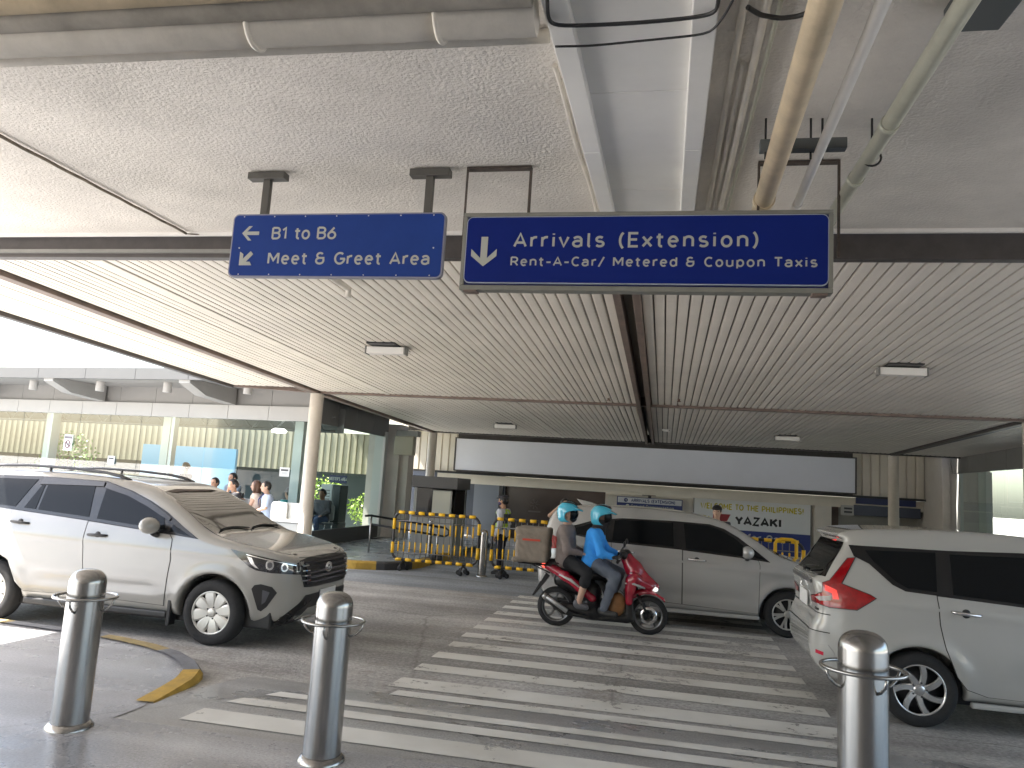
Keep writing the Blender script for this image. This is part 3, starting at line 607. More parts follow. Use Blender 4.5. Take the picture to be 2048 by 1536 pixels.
    b = MB(); nose(S2, b, [(-.5, .82), (.5, .82), (.6, .6), (.45, .38), (-.45, .38), (-.6, .6)], .004); b.build('grille', m_black, c2)
    for side in (-1, 1):
        b = MB(); slanted(S2, b, [(-.25, .80), (.30, .86), (.36, .92), (-.2, .86)] if False else [(-.22, .78), (.16, .80), (.22, .86), (-.18, .88)], side, math.radians(40), 1.55, .005); b.build('headlight', m_lens, c2)
        b = MB(); b.box((-.98, side * .81 - .03, .20), (1.0, side * .81 + .03, .255)); b.build('side_skirt', paint2, c2, .015)
        b = MB(); flank(S2, b, [(-2.02, .95), (-1.80, .98), (-1.82, 1.10), (-2.05, 1.18)], side, .005); b.build('tail_light', m_red_lens, c2)
    b = MB(); b.prism([(-1.62, 1.60), (-1.72, 1.70), (-1.50, 1.665), (-1.36, 1.62)], -.02, .02, 'xz'); b.build('roof_antenna', paint2, c2, .012)
    b = MB(); stern(S2, b, [(-.58, 1.12), (.58, 1.12), (.52, 1.48), (-.52, 1.48)], .004); b.build('rear_window', m_tint, c2)
    mirrors(S2, c2, .80, 1.125, .965, paint2)
    b = MB(); flank(S2, b, [(-.40, 1.395), (-.24, 1.39), (-.24, 1.365), (-.40, 1.37)], -1, .009, step=.05, skirt=.001); b.build('window_sticker', m_white, c2)
    for x in (1.375, -1.375):
        for side in (-1, 1): wheel(c2, x, side * .755, side, .312, .19, .205, (6, .016, .020, .05, .17))

    # ---------------- white people carrier, right
    paint3 = mat('cool_white_paint', (0.40, 0.40, 0.385), 0.22, coat=1.0, noise=(0.9, 0.03))
    prof = [(1.95, .22), (2.12, .28), (2.18, .45), (2.17, .72), (2.05, .90), (1.6, 1.0), (1.2, 1.08), (.9, 1.28), (.5, 1.52), (.1, 1.63), (-.6, 1.69), (-1.3, 1.68), (-1.85, 1.645), (-2.00, 1.60), (-2.01, 1.565), (-1.93, 1.53),
            (-2.06, 1.34), (-2.155, 1.20), (-2.225, 1.175), (-2.23, 1.12), (-2.20, .98), (-2.195, .84), (-2.25, .76), (-2.265, .56), (-2.22, .40), (-2.06, .28), (-1.8, .24)]
    wt = [(.2, .76), (.33, .825), (.5, .862), (.7, .868), (.85, .865), (.97, .865), (1.05, .855), (1.15, .83), (1.3, .775), (1.5, .69), (1.68, .58)]
    pl = [(-2.32, .62), (-2.25, .72), (-2.17, .82), (-2.0, .915), (-1.8, .965), (-1.5, .99), (-1.2, 1), (1.1, 1), (1.5, .98), (1.8, .94), (2.0, .86), (2.1, .76), (2.2, .55)]
    S3 = CarShape(prof, wt, pl, (1.37, -1.395), (.375, .30), creases=[(.98, -2.0, 1.7, -.03, .012, .035), (.46, -.9, 1.0, .02, -.014, .07)], k=.085)
    c3 = thing('waiting_car', 'white people carrier with red boomerang tail lights, half out of frame at the right', 'car', (3.62, 8.33, Rz)); S3.body('body', [paint3], c3, .022)
    ub = MB(); ub.box((-1.85, -.72, .2), (1.9, .72, .45)); ub.build('underbody', m_black, c3, .02)
    D3 = np.array([.205, .974, -.09]); D3 /= np.linalg.norm(D3)
    def seen3(mb, poly, side, off, m=0, **k): S3.patch(mb, poly, (1, 0, 0), (0, 0, 1), (D3[0], -side * D3[1], D3[2]), off, m, O=(0, side * .8675, 0), **k)
    band = [(-1.93, 1.495), (-1.12, 1.505), (-.5, 1.53), (.15, 1.52), (.45, 1.45), (.70, 1.32), (.95, 1.16), (1.15, 1.02), (-.10, 1.055), (-.55, 1.08), (-1.23, 1.12), (-1.50, 1.135), (-1.60, 1.18), (-1.78, 1.345), (-1.90, 1.40)]
    panes = [[(-1.80, 1.46), (-1.22, 1.48), (-1.25, 1.15), (-1.48, 1.165), (-1.57, 1.21), (-1.74, 1.37)], [(-1.10, 1.475), (-.20, 1.495), (-.14, 1.085), (-.5, 1.10), (-1.12, 1.14)], [(-.05, 1.495), (.15, 1.485), (.42, 1.42), (.66, 1.30), (.80, 1.19), (.80, 1.06), (-.03, 1.08)]]
    doors = [[(-.08, 1.055), (.95, 1.02), (.97, .3), (-.07, .31)], [(-1.245, 1.115), (-.10, 1.06), (-.09, .30), (-.85, .31), (-1.02, .36), (-1.10, .46), (-1.19, .68), (-1.23, .88)]]
    door_set(S3, c3, paint3, doors, band, panes, [((-.10, .97), (.14, .96)), ((-1.15, 1.0), (-.91, .985))], m_chrome, seam)
    for side in (-1, 1):
        b = MB(); lamp = [(-1.93, 1.40), (-1.99, 1.39), (-2.14, 1.18), (-2.20, 1.155), (-2.20, 1.07), (-2.31, 1.03), (-2.30, .985), (-2.14, .945), (-1.91, .945), (-1.76, 1.055), (-1.80, 1.08), (-2.045, 1.16)]
        seen3(b, grow_poly(lamp, .008), side, .004, 1, step=.035); seen3(b, lamp, side, .009, 0, step=.03, skirt=.006); tl = b.build('tail_light', [m_red_lens, m_black], c3)
        b = MB(); seen3(b, [(-2.27, 1.03), (-2.13, 1.045), (-2.13, 1.005), (-2.22, .995)], side, .012, 0, step=.03, skirt=.004); b.build('reversing_light', mat('reversing_lens', (.35, .35, .35), .15), tl)
        b = MB(); seen3(b, [(-2.18, 1.14), (-2.08, 1.10), (-2.06, 1.02), (-2.11, 1.02), (-2.12, 1.07), (-2.18, 1.09)], side, .012, 0, step=.03, skirt=.004); b.build('brake_light', m_red_lit, tl)
        b = MB(); seen3(b, [(-2.32, .60), (-2.15, .61), (-2.10, .55), (-2.07, .43), (-2.18, .43), (-2.30, .50)], side, .006, 0, step=.04); sr = b.build('bumper_pocket', paint3, c3)
        b = MB(); seen3(b, [(-2.255, .56), (-2.19, .545), (-2.19, .515), (-2.255, .53)], side, .011, 0, step=.03, skirt=.004); b.build('reflector', mat('reflector_red', (0.5, 0.02, 0.05), 0.2), sr)
        b = MB(); b.box((-.98, side * .80 - .03, .20), (1.0, side * .80 + .03, .25)); b.build('side_skirt', paint3, c3, .015)
    b = MB(); stern(S3, b, [(-.66, 1.195), (.66, 1.195), (.60, 1.36), (.53, 1.515), (-.53, 1.515), (-.60, 1.36)], .004, 0, step=.07); b.build('rear_window', m_tint, c3)
    b = MB(); b.tube([(-2.20, .1, 1.22), (-2.175, -.1, 1.25), (-2.15, -.36, 1.27)], .009, 6); b.lathe([(0, -.02), (.03, -.015), (.03, .02), (0, .025)], 12, 'x', (-2.19, .1, 1.21)); b.build('rear_wiper', m_black, c3)
    b = MB(); seen3(b, [(-2.155, 1.582), (-2.09, 1.585), (-2.09, 1.563), (-2.155, 1.562)], -1, .006, 0, step=.03); b.build('high_brake_light', m_red_lit, c3)
    b = MB(); stern(S3, b, [(-.50, 1.115), (.50, 1.115), (.50, 1.145), (-.50, 1.145)], .016); b.build('tailgate_trim', mat('trim_dark_chrome', (0.12, 0.12, 0.13), 0.2, 0.7), c3)
    for zc in (.70, .86): 
        b = MB(); stern(S3, b, [(-.74, zc), (.74, zc), (.74, zc + .008), (-.74, zc + .008)], .005, step=.04); b.build('panel_gap', seam, c3)
    plate(c3, -2.215, 0, .94, '')
    b = MB(); stern(S3, b, [(.52, .90), (.64, .90), (.64, .918), (.52, .918)] if False else [(-.64, .885), (-.52, .885), (-.52, .905), (-.64, .905)], .005); b.build('badge', mat('trim_dark_chrome', (0.12, 0.12, 0.13), 0.2, 0.7), c3)
    e = MB(); e.tube([(-2.235, .05, 1.09), (-2.24, -.03, 1.075), (-2.24, .03, 1.045), (-2.235, -.05, 1.03)], .008, 6); e.build('emblem', m_chrome, c3)
    b = MB(); nose(S3, b, [(-.72, 1.06), (.72, 1.06), (.58, 1.48), (-.58, 1.48)], .003, 0, step=.1); b.build('windscreen', m_screen, c3)
    b = MB(); flank(S3, b, [(-1.385, 1.275), (-1.265, 1.27), (-1.265, 1.235), (-1.385, 1.24)], -1, .010, step=.05, skirt=.001); b.build('window_sticker', m_white, c3)
    mirrors(S3, c3, .78, 1.12, .965, paint3)
    for x, in ((1.37,), (-1.395,)):
        for side in (-1, 1): wheel(c3, x, side * .76, side, .312, .19, .212, (7, .030, .030, .35, 0), True)
# ------------------------------------------------------------------ ground, road, pavements
def sstep(t): t = max(0.0, min(1.0, t)); return t * t * (3 - 2 * t)
def road_z(x, y):
    if y >= 7.2: return -0.15
    a = -0.15 * sstep((y - 5.1) / 2.1)
    return a

def ground_mat(name, base, stains, rough, grain, bump, patch=0.25, gloss_patch=None):
    m = bpy.data.materials.new(name); m.use_nodes = True; t = m.node_tree; b = t.nodes['Principled BSDF']; L = t.links
    tc = t.nodes.new('ShaderNodeTexCoord')
    def nz(sc, det, ro=0.6):
        n = t.nodes.new('ShaderNodeTexNoise'); n.inputs['Scale'].default_value = sc; n.inputs['Detail'].default_value = det; n.inputs['Roughness'].default_value = ro; L.new(tc.outputs['Object'], n.inputs[0]); return n
    def ramp(src, p0, p1, c0, c1):
        r = t.nodes.new('ShaderNodeValToRGB'); e = r.color_ramp.elements; e[0].position = p0; e[1].position = p1; e[0].color = (*c0, 1); e[1].color = (*c1, 1); L.new(src, r.inputs[0]); return r
    def mix(kind, fac, a, c):
        x = t.nodes.new('ShaderNodeMix'); x.data_type = 'RGBA'; x.blend_type = kind
        if isinstance(fac, float): x.inputs[0].default_value = fac
        else: L.new(fac, x.inputs[0])
        L.new(a, x.inputs[6]); L.new(c, x.inputs[7]); return x
    lo = tuple(c * (1 - patch) for c in base); hi = tuple(min(1, c * (1 + patch)) for c in base)
    big = ramp(nz(0.55, 6).outputs[0], .36, .64, lo, hi); fine = ramp(nz(grain, 4, .7).outputs[0], .32, .68, (.62, .62, .62), (1.3, 1.3, 1.3))
    col = mix('MULTIPLY', 1.0, big.outputs[0], fine.outputs[0])
    st = nz(0.9, 8, .7); sm = ramp(st.outputs[0], .56, .70, (0, 0, 0), (.75, .75, .75)); scol = t.nodes.new('ShaderNodeRGB'); scol.outputs[0].default_value = (*stains, 1)
    col2 = mix('MIX', sm.outputs[0], col.outputs[2], scol.outputs[0]); L.new(col2.outputs[2], b.inputs['Base Color'])
    mpt = t.nodes.new('ShaderNodeMapping'); mpt.inputs['Scale'].default_value = (.10, 2.1, 1); L.new(tc.outputs['Object'], mpt.inputs[0]); nt_ = t.nodes.new('ShaderNodeTexNoise'); nt_.inputs['Scale'].default_value = 1.0; nt_.inputs['Detail'].default_value = 5; L.new(mpt.outputs[0], nt_.inputs[0])
    trk = ramp(nt_.outputs[0], .38, .62, (.76, .75, .74), (1.12, 1.12, 1.12)); col2 = mix('MULTIPLY', 1.0, col2.outputs[2], trk.outputs[0])
    vo = t.nodes.new('ShaderNodeTexVoronoi'); vo.feature = 'DISTANCE_TO_EDGE'; vo.inputs['Scale'].default_value = .28; nw = nz(1.7, 6); adv = t.nodes.new('ShaderNodeMix'); adv.data_type = 'VECTOR'; adv.inputs[0].default_value = .16; L.new(tc.outputs['Object'], adv.inputs[4]); L.new(nw.outputs[1], adv.inputs[5]); L.new(adv.outputs[1], vo.inputs[0])
    crk = ramp(vo.outputs[0], .0018, .0045, (.45, .43, .40), (1, 1, 1)); col2 = mix('MULTIPLY', .5, col2.outputs[2], crk.outputs[0]); L.new(col2.outputs[2], b.inputs['Base Color'])
    rr = t.nodes.new('ShaderNodeMapRange'); rr.inputs[1].default_value = .35; rr.inputs[2].default_value = .65; rr.inputs[3].default_value = rough[0]; rr.inputs[4].default_value = rough[1]; L.new(nz(1.3, 7).outputs[0], rr.inputs[0]); L.new(rr.outputs[0], b.inputs['Roughness'])
    bp = t.nodes.new('ShaderNodeBump'); bp.inputs['Strength'].default_value = bump[1]; bp.inputs['Distance'].default_value = bump[2]; L.new(nz(bump[0], 5, .65).outputs[0], bp.inputs['Height']); L.new(bp.outputs[0], b.inputs['Normal'])
    MATS[name] = m; return m

m_ground = ground_mat('open_ground', (.46, .435, .385), (.39, .365, .32), (.8, .95), 30, (20, .3, .01))
m_road = ground_mat('worn_road', (.37, .36, .345), (.24, .21, .178), (.62, .85), 26, (38, .8, .014), .22)
m_lane = ground_mat('far_lane', (.25, .27, .29), (.20, .215, .23), (.6, .8), 26, (34, .6, .012), .12)
m_apron = ground_mat('smooth_apron', (.33, .33, .325), (.26, .255, .247), (.22, .42), 60, (90, .12, .004), .12)
m_pave = ground_mat('sealed_pavement', (.34, .345, .365), (.275, .275, .28), (.16, .38), 60, (70, .10, .004), .12)
m_pave2 = ground_mat('far_pavement', (.26, .285, .305), (.21, .22, .23), (.2, .4), 40, (70, .1, .004), .10)

def sheet(name, xs, ys, zf, m, kind='structure', inside=None):
    nx, ny = len(xs), len(ys); v = [(x, y, zf(x, y)) for y in ys for x in xs]; f = []
    for j in range(ny - 1):
        for i in range(nx - 1):
            if inside and not inside((xs[i] + xs[i + 1]) / 2, (ys[j] + ys[j + 1]) / 2): continue
            f.append((j * nx + i, j * nx + i + 1, (j + 1) * nx + i + 1, (j + 1) * nx + i))
    b = MB(); b.add(v, f, 0, True); o = b.build(name, m); tag(o, kind=kind); return o

b = MB(); b.add([(-700, -700, -.165), (700, -700, -.165), (700, 700, -.165), (-700, 700, -.165)], [(0, 1, 2, 3)]); tag(b.build('ground', m_ground), kind='structure')
ys = [4.4 + .1 * i for i in range(0, 30)] + [7.4, 8, 9, 10, 11, 12, 13.05]
sheet('road', [-40, -20, -10, -6, -5, -4.2, -3.6, -3, -2, 0, 2, 4, 8, 20, 40], [y for y in ys if y >= 4.65], lambda x, y: road_z(x, y) - (.004 if y < 6.45 else 0), m_road)
sheet('road_lane', [-40, 0, 40], [13.05, 15, 20, 26], lambda x, y: -.15, m_lane)
sheet('apron', [-3.52, -3.4, -3, -2, -1, 0, 1, 2, 4, 8, 16], [4.75 + .1 * i for i in range(18)], road_z, m_apron)

kerb = [(-3.50, 5.14), (-3.55, 5.45), (-3.62, 5.80), (-3.74, 6.08), (-3.95, 6.32), (-4.25, 6.55), (-4.60, 6.71), (-5.05, 6.84), (-5.60, 6.93), (-6.5, 7.0), (-8, 7.03), (-11, 7.04), (-30, 7.04)]
pv = MB(); P = [(-30, -9.0), (16, -9.0), (16, 4.75), (-3.55, 4.75), (-3.54, 5.05)] + [(x - .12, y - .06) for x, y in kerb[1:]]
tri = delaunay_2d_cdt([Vector(p) for p in P], [], [list(range(len(P)))], 1, 1e-6)
pv.add([(v.x, v.y, 0.0) for v in tri[0]], [list(f) for f in tri[2]]); tag(pv.build('pavement', m_pave), kind='structure')

def kerbing(name, pts, width, ztop, zbot, cols, seg, taper=None, inner=1):
    """painted kerb stones: one strip, blocks of colour along it"""
    P = np.array(pts, float); d = np.r_[0, np.cumsum(np.linalg.norm(np.diff(P, axis=0), axis=1))]; n = max(2, int(d[-1] / .08)); s = np.linspace(0, d[-1], n)
    Q = np.stack([np.interp(s, d, P[:, 0]), np.interp(s, d, P[:, 1])], 1); T = np.gradient(Q, axis=0); T /= np.linalg.norm(T, axis=1, keepdims=True); N = inner * np.stack([-T[:, 1], T[:, 0]], 1)
    v = []; f = []; mi = []
    for i in range(n):
        k = 1.0 if taper is None else min(1.0, .12 + s[i] / taper); w = width
        zt = ztop if taper is None else ztop - (1 - k) * .004
        o = Q[i]; a = Q[i] + N[i] * .03; c = Q[i] + N[i] * w
        v += [(o[0], o[1], zbot), (o[0], o[1], zt - .035), (a[0], a[1], zt), (c[0], c[1], zt)]
    b = MB(); base = 0
    for i in range(n - 1):
        m = 0
        acc = s[i]
        for kx, L in enumerate(seg):
            if acc < L: m = cols[kx]; break
            acc -= L
        else: m = cols[-1]
        q = i * 4
        for j in range(3): f.append((q + j, q + j + 1, q + 4 + j + 1, q + 4 + j)); mi.append(m)
    b.v = v; b.f = f; b.m = mi; b.s = [False] * len(f); return b
m_ky = mat('kerb_yellow', (.40, .25, .04), .7, noise=(7, .28), bump=(40, .4, .01)); m_kg = mat('kerb_grey', (.14, .145, .16), .75, noise=(8, .25), bump=(40, .4, .01)); m_ky2 = mat('kerb_faded_yellow', (.26, .20, .09), .75, noise=(8, .3), bump=(40, .4, .01)); m_kk = mat('kerb_black', (.05, .05, .052), .7, noise=(8, .2))
tag(kerbing('kerb', kerb, .16, .012, -.16, [0, 1, 2, 1, 2, 1, 2], [.92, .85, .95, 1.2, 1.2, 1.2, 30], .9).build('kerb', [m_ky, m_kg, m_ky2]), kind='structure')

# far pavement with its yellow and black kerb
fk = [(-40, 14.62), (-12, 14.62), (-7.2, 14.62), (-6.0, 14.70), (-5.45, 14.95), (-5.10, 15.35), (-4.98, 15.9), (-4.95, 18)]
P = [(x - (.06 if i > 3 else 0), y + .06) for i, (x, y) in enumerate(fk)] + [(-4.95, 24.0), (-40, 24.0)]
tri = delaunay_2d_cdt([Vector(p) for p in P], [], [list(range(len(P)))], 1, 1e-6); pv = MB(); pv.add([(v.x, v.y, 0.0) for v in tri[0]], [list(f) for f in tri[2]]); tag(pv.build('far_pavement', m_pave2), kind='structure')
seg = [32.6] + [.9] * 12; tag(kerbing('far_kerb', fk, .16, .008, -.16, [1] + [1, 0] * 6, seg).build('far_kerb', [m_ky, m_kk]), kind='structure')

# zebra crossing
def paint_mat(name, worn):
    m = bpy.data.materials.new(name); m.use_nodes = True; t = m.node_tree; b = t.nodes['Principled BSDF']; L = t.links; tc = t.nodes.new('ShaderNodeTexCoord')
    n = t.nodes.new('ShaderNodeTexNoise'); n.inputs['Scale'].default_value = 9; n.inputs['Detail'].default_value = 9; n.inputs['Roughness'].default_value = .72; L.new(tc.outputs['Object'], n.inputs[0])
    n2 = t.nodes.new('ShaderNodeTexNoise'); n2.inputs['Scale'].default_value = 1.4; n2.inputs['Detail'].default_value = 4; L.new(tc.outputs['Object'], n2.inputs[0])
    r2 = t.nodes.new('ShaderNodeValToRGB'); r2.color_ramp.elements[0].position = .35; r2.color_ramp.elements[1].position = .65; r2.color_ramp.elements[0].color = (.56, .545, .50, 1); r2.color_ramp.elements[1].color = (.70, .69, .65, 1); L.new(n2.outputs[0], r2.inputs[0]); L.new(r2.outputs[0], b.inputs['Base Color'])
    b.inputs['Roughness'].default_value = .6
    if worn:
        ad = t.nodes.new('ShaderNodeMath'); ad.operation = 'MULTIPLY_ADD'; ad.inputs[1].default_value = .55; L.new(n2.outputs[0], ad.inputs[0]); L.new(n.outputs[0], ad.inputs[2])
        r = t.nodes.new('ShaderNodeValToRGB'); r.color_ramp.elements[0].position = worn; r.color_ramp.elements[1].position = worn + .05; L.new(ad.outputs[0], r.inputs[0]); L.new(r.outputs[0], b.inputs['Alpha'])
    MATS[name] = m; return m
z_clean = paint_mat('road_paint_fresh', 0.56); z_worn = paint_mat('road_paint_worn', 0.615)
zb = MB()
def stripe(x0, x1, y0, y1, m, shear=0.0):
    xs = np.linspace(x0, x1, max(3, int((x1 - x0) / .35))); v = []; f = []
    yy = np.linspace(y0, y1, 4)
    for y in yy: v += [(x + shear * (y - y0), y, road_z(x, y) + .005) for x in xs]
    n = len(xs)
    for j in range(3): f += [(j * n + i, j * n + i + 1, (j + 1) * n + i + 1, (j + 1) * n + i) for i in range(n - 1)]
    zb.add(v, f, m)
stripe(-3.15, 2.15, 4.885, 5.16, 0, .05); stripe(-3.10, 2.1, 5.37, 5.56, 0, .25); stripe(-2.98, 2.05, 5.735, 5.92, 0, .2)
for k in range(11): stripe(-2.35, 1.50, 6.88 + .6 * k - (.12 if k == 0 else 0), 7.16 + .6 * k, 1)
stripe(-2.2, 1.62, 6.38, 6.62, 1)
tag(zb.build('zebra_crossing', [z_clean, z_worn]), kind='structure')

# ------------------------------------------------------------------ concrete deck overhead
cb = MB(); X0, X1, Y0, Y1 = -8.45, 9.0, -10.0, 6.30
cb.add([(X0, Y0, ceil_z(Y0)), (X1, Y0, ceil_z(Y0)), (X1, Y1, ceil_z(Y1)), (X0, Y1, ceil_z(Y1)), (X0, Y0, 5.2), (X1, Y0, 5.2), (X1, Y1, 5.2), (X0, Y1, 5.2)], [(0, 3, 2, 1), (4, 5, 6, 7), (0, 1, 5, 4), (2, 3, 7, 6), (0, 4, 7, 3), (1, 2, 6, 5)])
tag(cb.build('concrete_ceiling', concrete_w), kind='structure')
b = MB(); b.box((-8.45, 6.22, ceil_z(6.25) - .03), (12, 6.26, ceil_z(6.25) + .05)); b.build('ceiling_edge_strip', m_white, None); tag(bpy.data.objects['ceiling_edge_strip'], 'thin white strip along the far edge of the stucco ceiling above the dark beam', 'trim')
# the wall of the terminal behind the viewer
b = MB(); b.box((-9, -9.6, 0), (12, -9.3, 3.2)); tag(b.build('terminal_wall', m_column), 'plain beige terminal wall at the back of the covered drive', 'wall')

# ------------------------------------------------------------------ ribbed canopy
def sof_z(y): return float(np.interp(y, [6.4, 14.9, 23.3], [3.69, 3.40, 3.23]))
canopy = thing('canopy', 'cream ribbed canopy with dark steel beams over the far half of the drive', 'canopy', (0, 0, 0))
def slats(name, x0, x1, y0, y1, pitch=.12, m=m_slat, edge=None):
    b = MB(); n = int((x1 - x0) / pitch); p = (x1 - x0) / n
    for i in range(n):
        a = x0 + i * p + .006; c = x0 + (i + 1) * p - .009; j = rng.uniform(-.003, .003) - (.012 if rng.random() < .02 else 0); ye = y1 + rng.uniform(-.015, .01); ysn = [y0, (y0 + ye) / 2, ye]
        v = []
        for y in ysn:
            z = sof_z(y) + j; v += [(a, y, z + .026), (a + .003, y, z + .004), (a + .025, y, z), (c - .025, y, z), (c - .003, y, z + .004), (c, y, z + .026)]
        f = []
        for r in (0, 1): f += [(r * 6 + k, r * 6 + k + 1, r * 6 + 7 + k, r * 6 + 6 + k) for k in range(5)]
        b.add(v, f, 0)
    b.add([(x0, y0, sof_z(y0) + .034), (x1, y0, sof_z(y0) + .034), (x1, y1, sof_z(y1) + .034), (x0, y1, sof_z(y1) + .034)], [(0, 3, 2, 1)], 1)
    return b.build(name, [m, m_back], canopy)
slats('slatted_soffit', -7.16, -.56, 6.48, 14.84); slats('slatted_soffit', -.30, 6.16, 6.48, 14.84); slats('slatted_soffit', -7.16, -.60, 15.0, 23.2); slats('slatted_soffit', -.34, 6.16, 15.0, 23.2); slats('slatted_soffit', -8.92, -7.36, 6.48, 14.42, .12); slats('slatted_soffit', 6.36, 8.3, 6.48, 23.2)
def beam(name, pts, w, hgt, m, below=.0):
    """a beam along a line of (x, y) under the soffit; its underside 'below' under the soffit"""
    b = MB(); P = np.array(pts, float); T = np.gradient(P, axis=0); T /= np.linalg.norm(T, axis=1, keepdims=True); N = np.stack([-T[:, 1], T[:, 0]], 1) * w / 2; v = []
    for p, q in zip(P, N):
        z = sof_z(p[1]) - below; v += [(*(p + q), z), (*(p - q), z), (*(p - q), z + hgt), (*(p + q), z + hgt)]
    f = [(3, 2, 1, 0), tuple(len(v) - 4 + k for k in range(4))]
    for i in range(len(P) - 1):
        for k in range(4): f.append((i * 4 + k, i * 4 + (k + 1) % 4, i * 4 + 4 + (k + 1) % 4, i * 4 + 4 + k))
    b.add(v, f); return b.build(name, m, canopy, .006)
beam('front_beam', [(-9.05, 6.38), (8.3, 6.38)], .10, .24, m_dark, .03)
b = MB(); b.box((-9.05, 6.30, 3.70), (-3.3, 6.335, 3.735)); b.build('beam_flange', m_alu, canopy)
beam('cross_beam', [(-7.25, 14.92), (8.3, 14.92)], .12, .18, m_brown, .04); beam('end_beam', [(-7.3, 23.28), (8.3, 23.28)], .14, .24, m_dark, .03)
for x, w in ((-.525, .075), (-.335, .075)): beam('centre_beam', [(x, 6.45), (x - .02, 14.85), (x - .05, 23.2)], w, .20, m_brown, .07)
b = MB(); b.add([(-.49, 6.5, 3.78), (-.37, 6.5, 3.78), (-.37, 23.2, 3.32), (-.49, 23.2, 3.32)], [(0, 3, 2, 1)]); b.build('beam_web', m_back, canopy)
beam('edge_beam', [(-7.26, 6.45), (-7.26, 14.9), (-7.26, 23.25)], .15, .20, m_brown, .05); beam('edge_beam', [(6.26, 6.45), (6.26, 14.9), (6.26, 23.25)], .15, .20, m_dark, .05)
b = MB()
for (xa, xb) in ((-7.175, -7.155),): b.add([(xa - .19, 6.45, sof_z(6.45) - .055), (xb - .19, 6.45, sof_z(6.45) - .055), (xb - .19, 14.9, sof_z(14.9) - .055), (xa - .19, 14.9, sof_z(14.9) - .055)], [(0, 3, 2, 1)])
b.build('beam_flange', m_alu, canopy)
beam('eave_beam', [(-8.98, 6.40), (-8.98, 10.5), (-8.98, 14.45)], .12, .22, m_dark, .06); beam('eave_beam', [(-8.98, 14.48), (-7.3, 14.92)], .10, .20, m_brown, .03); beam('eave_beam', [(8.36, 6.4), (8.36, 23.3)], .1, .22, m_dark, .03)
b = MB(); b.add([(-9.05, 6.4, 3.95), (8.4, 6.4, 3.95), (8.4, 23.35, 3.57), (-7.3, 23.35, 3.57), (-7.3, 14.95, 3.76), (-9.05, 14.5, 3.77)], [(0, 1, 2, 3, 4, 5)]); b.build('roof_deck', m_alu, canopy)
for (x, y, lab) in ((-7.24, 14.9, 'cream round column at the left corner of the canopy beside the waiting people'), (-7.24, 23.26, 'cream round column at the far left end of the canopy by the guard booth'), (6.27, 23.26, 'cream round column at the far right end of the canopy by the notice'), (6.27, 14.92, 'cream round column on the right side of the canopy, out past the white car')):
    b = MB(); z1 = sof_z(y) - .05; b.lathe([(.17, -.16), (.17, .02), (.14, .03), (.14, z1)], 28); o = b.build('column', m_column); o.location = (x, y, 0); tag(o, lab, 'column', 'canopy columns')
def fixture(x, y, lab, lit=True):
    t = thing('ceiling_light', lab, 'light fitting', (x, y, sof_z(y)), 0, 'box lights under the canopy')
    b = MB(); b.box((-.22, -.34, -.010), (.20, .0, .02)); b.build('recess_dark_plate', m_black, t, .004)  # flat black plate painting the dark of an open recess
    b = MB(); b.box((-.28, -.17, -.12), (.28, -.03, -.02)); b.box((-.28, -.03, -.05), (.28, .14, -.02)); b.build('housing', m_white, t, .008)
    b = MB(); b.box((-.25, -.174, -.105), (.25, -.170, -.04)); b.build('diffuser', mat('diffuser', (.75, .74, .70), .4), t)
    b = MB(); b.box((-.30, -.172, -.125), (-.285, -.02, -.015)); b.box((.285, -.172, -.125), (.30, -.02, -.015)); b.build('end_cap', m_alu, t)
for px, py, Y, lab in ((778, 703, 10.5, 'white box light under the left bay of the canopy, behind the smaller blue sign'), (1800, 745, 9.9, 'white box light under the near right bay of the canopy'), (1012, 853, 19.6, 'small white box light in the far left bay of the canopy'), (1573, 877, 18.6, 'small white box light in the far right bay of the canopy')):
    for _ in range(20):
        q = on_z(px, py, sof_z(Y) - .06); Y = .5 * Y + .5 * q[1]
    fixture(q[0], q[1], lab)
for px, py, lab in ((1217, 800, 'small brown sprinkler head hanging left of the centre beam'), (1358, 803, 'small brown sprinkler head hanging right of the centre beam')):
    q = on_z(px, py, sof_z(13.8) - .05); o = MB().lathe([(.02, .06), (.02, -.03), (.035, -.04), (.035, -.05), (0, -.05)], 12).build('sprinkler', m_brown); o.location = (q[0], q[1], sof_z(q[1])); tag(o, lab, 'sprinkler')
q = on_z(1332, 862, sof_z(19) - .04); o = MB().lathe([(.10, .01), (.09, -.03), (.04, -.05), (0, -.05)], 16).build('smoke_detector', m_white); o.location = (q[0], q[1], sof_z(q[1])); tag(o, 'small white round detector on the far right bay of the canopy', 'detector')
q0 = on_z(672, 560, sof_z(7.8) - .03); q1 = on_z(697, 578, sof_z(8.1) - .05); b = MB(); b.tube([tuple(q0 - [0, .6, -.02]), tuple(q0), tuple(q1), tuple(q1 - [0, 0, .09])], .035, 10); tag(b.build('drain_pipe', m_pipe_w), 'short pipe elbow poking out of the ribbed ceiling below the smaller blue sign', 'pipe')

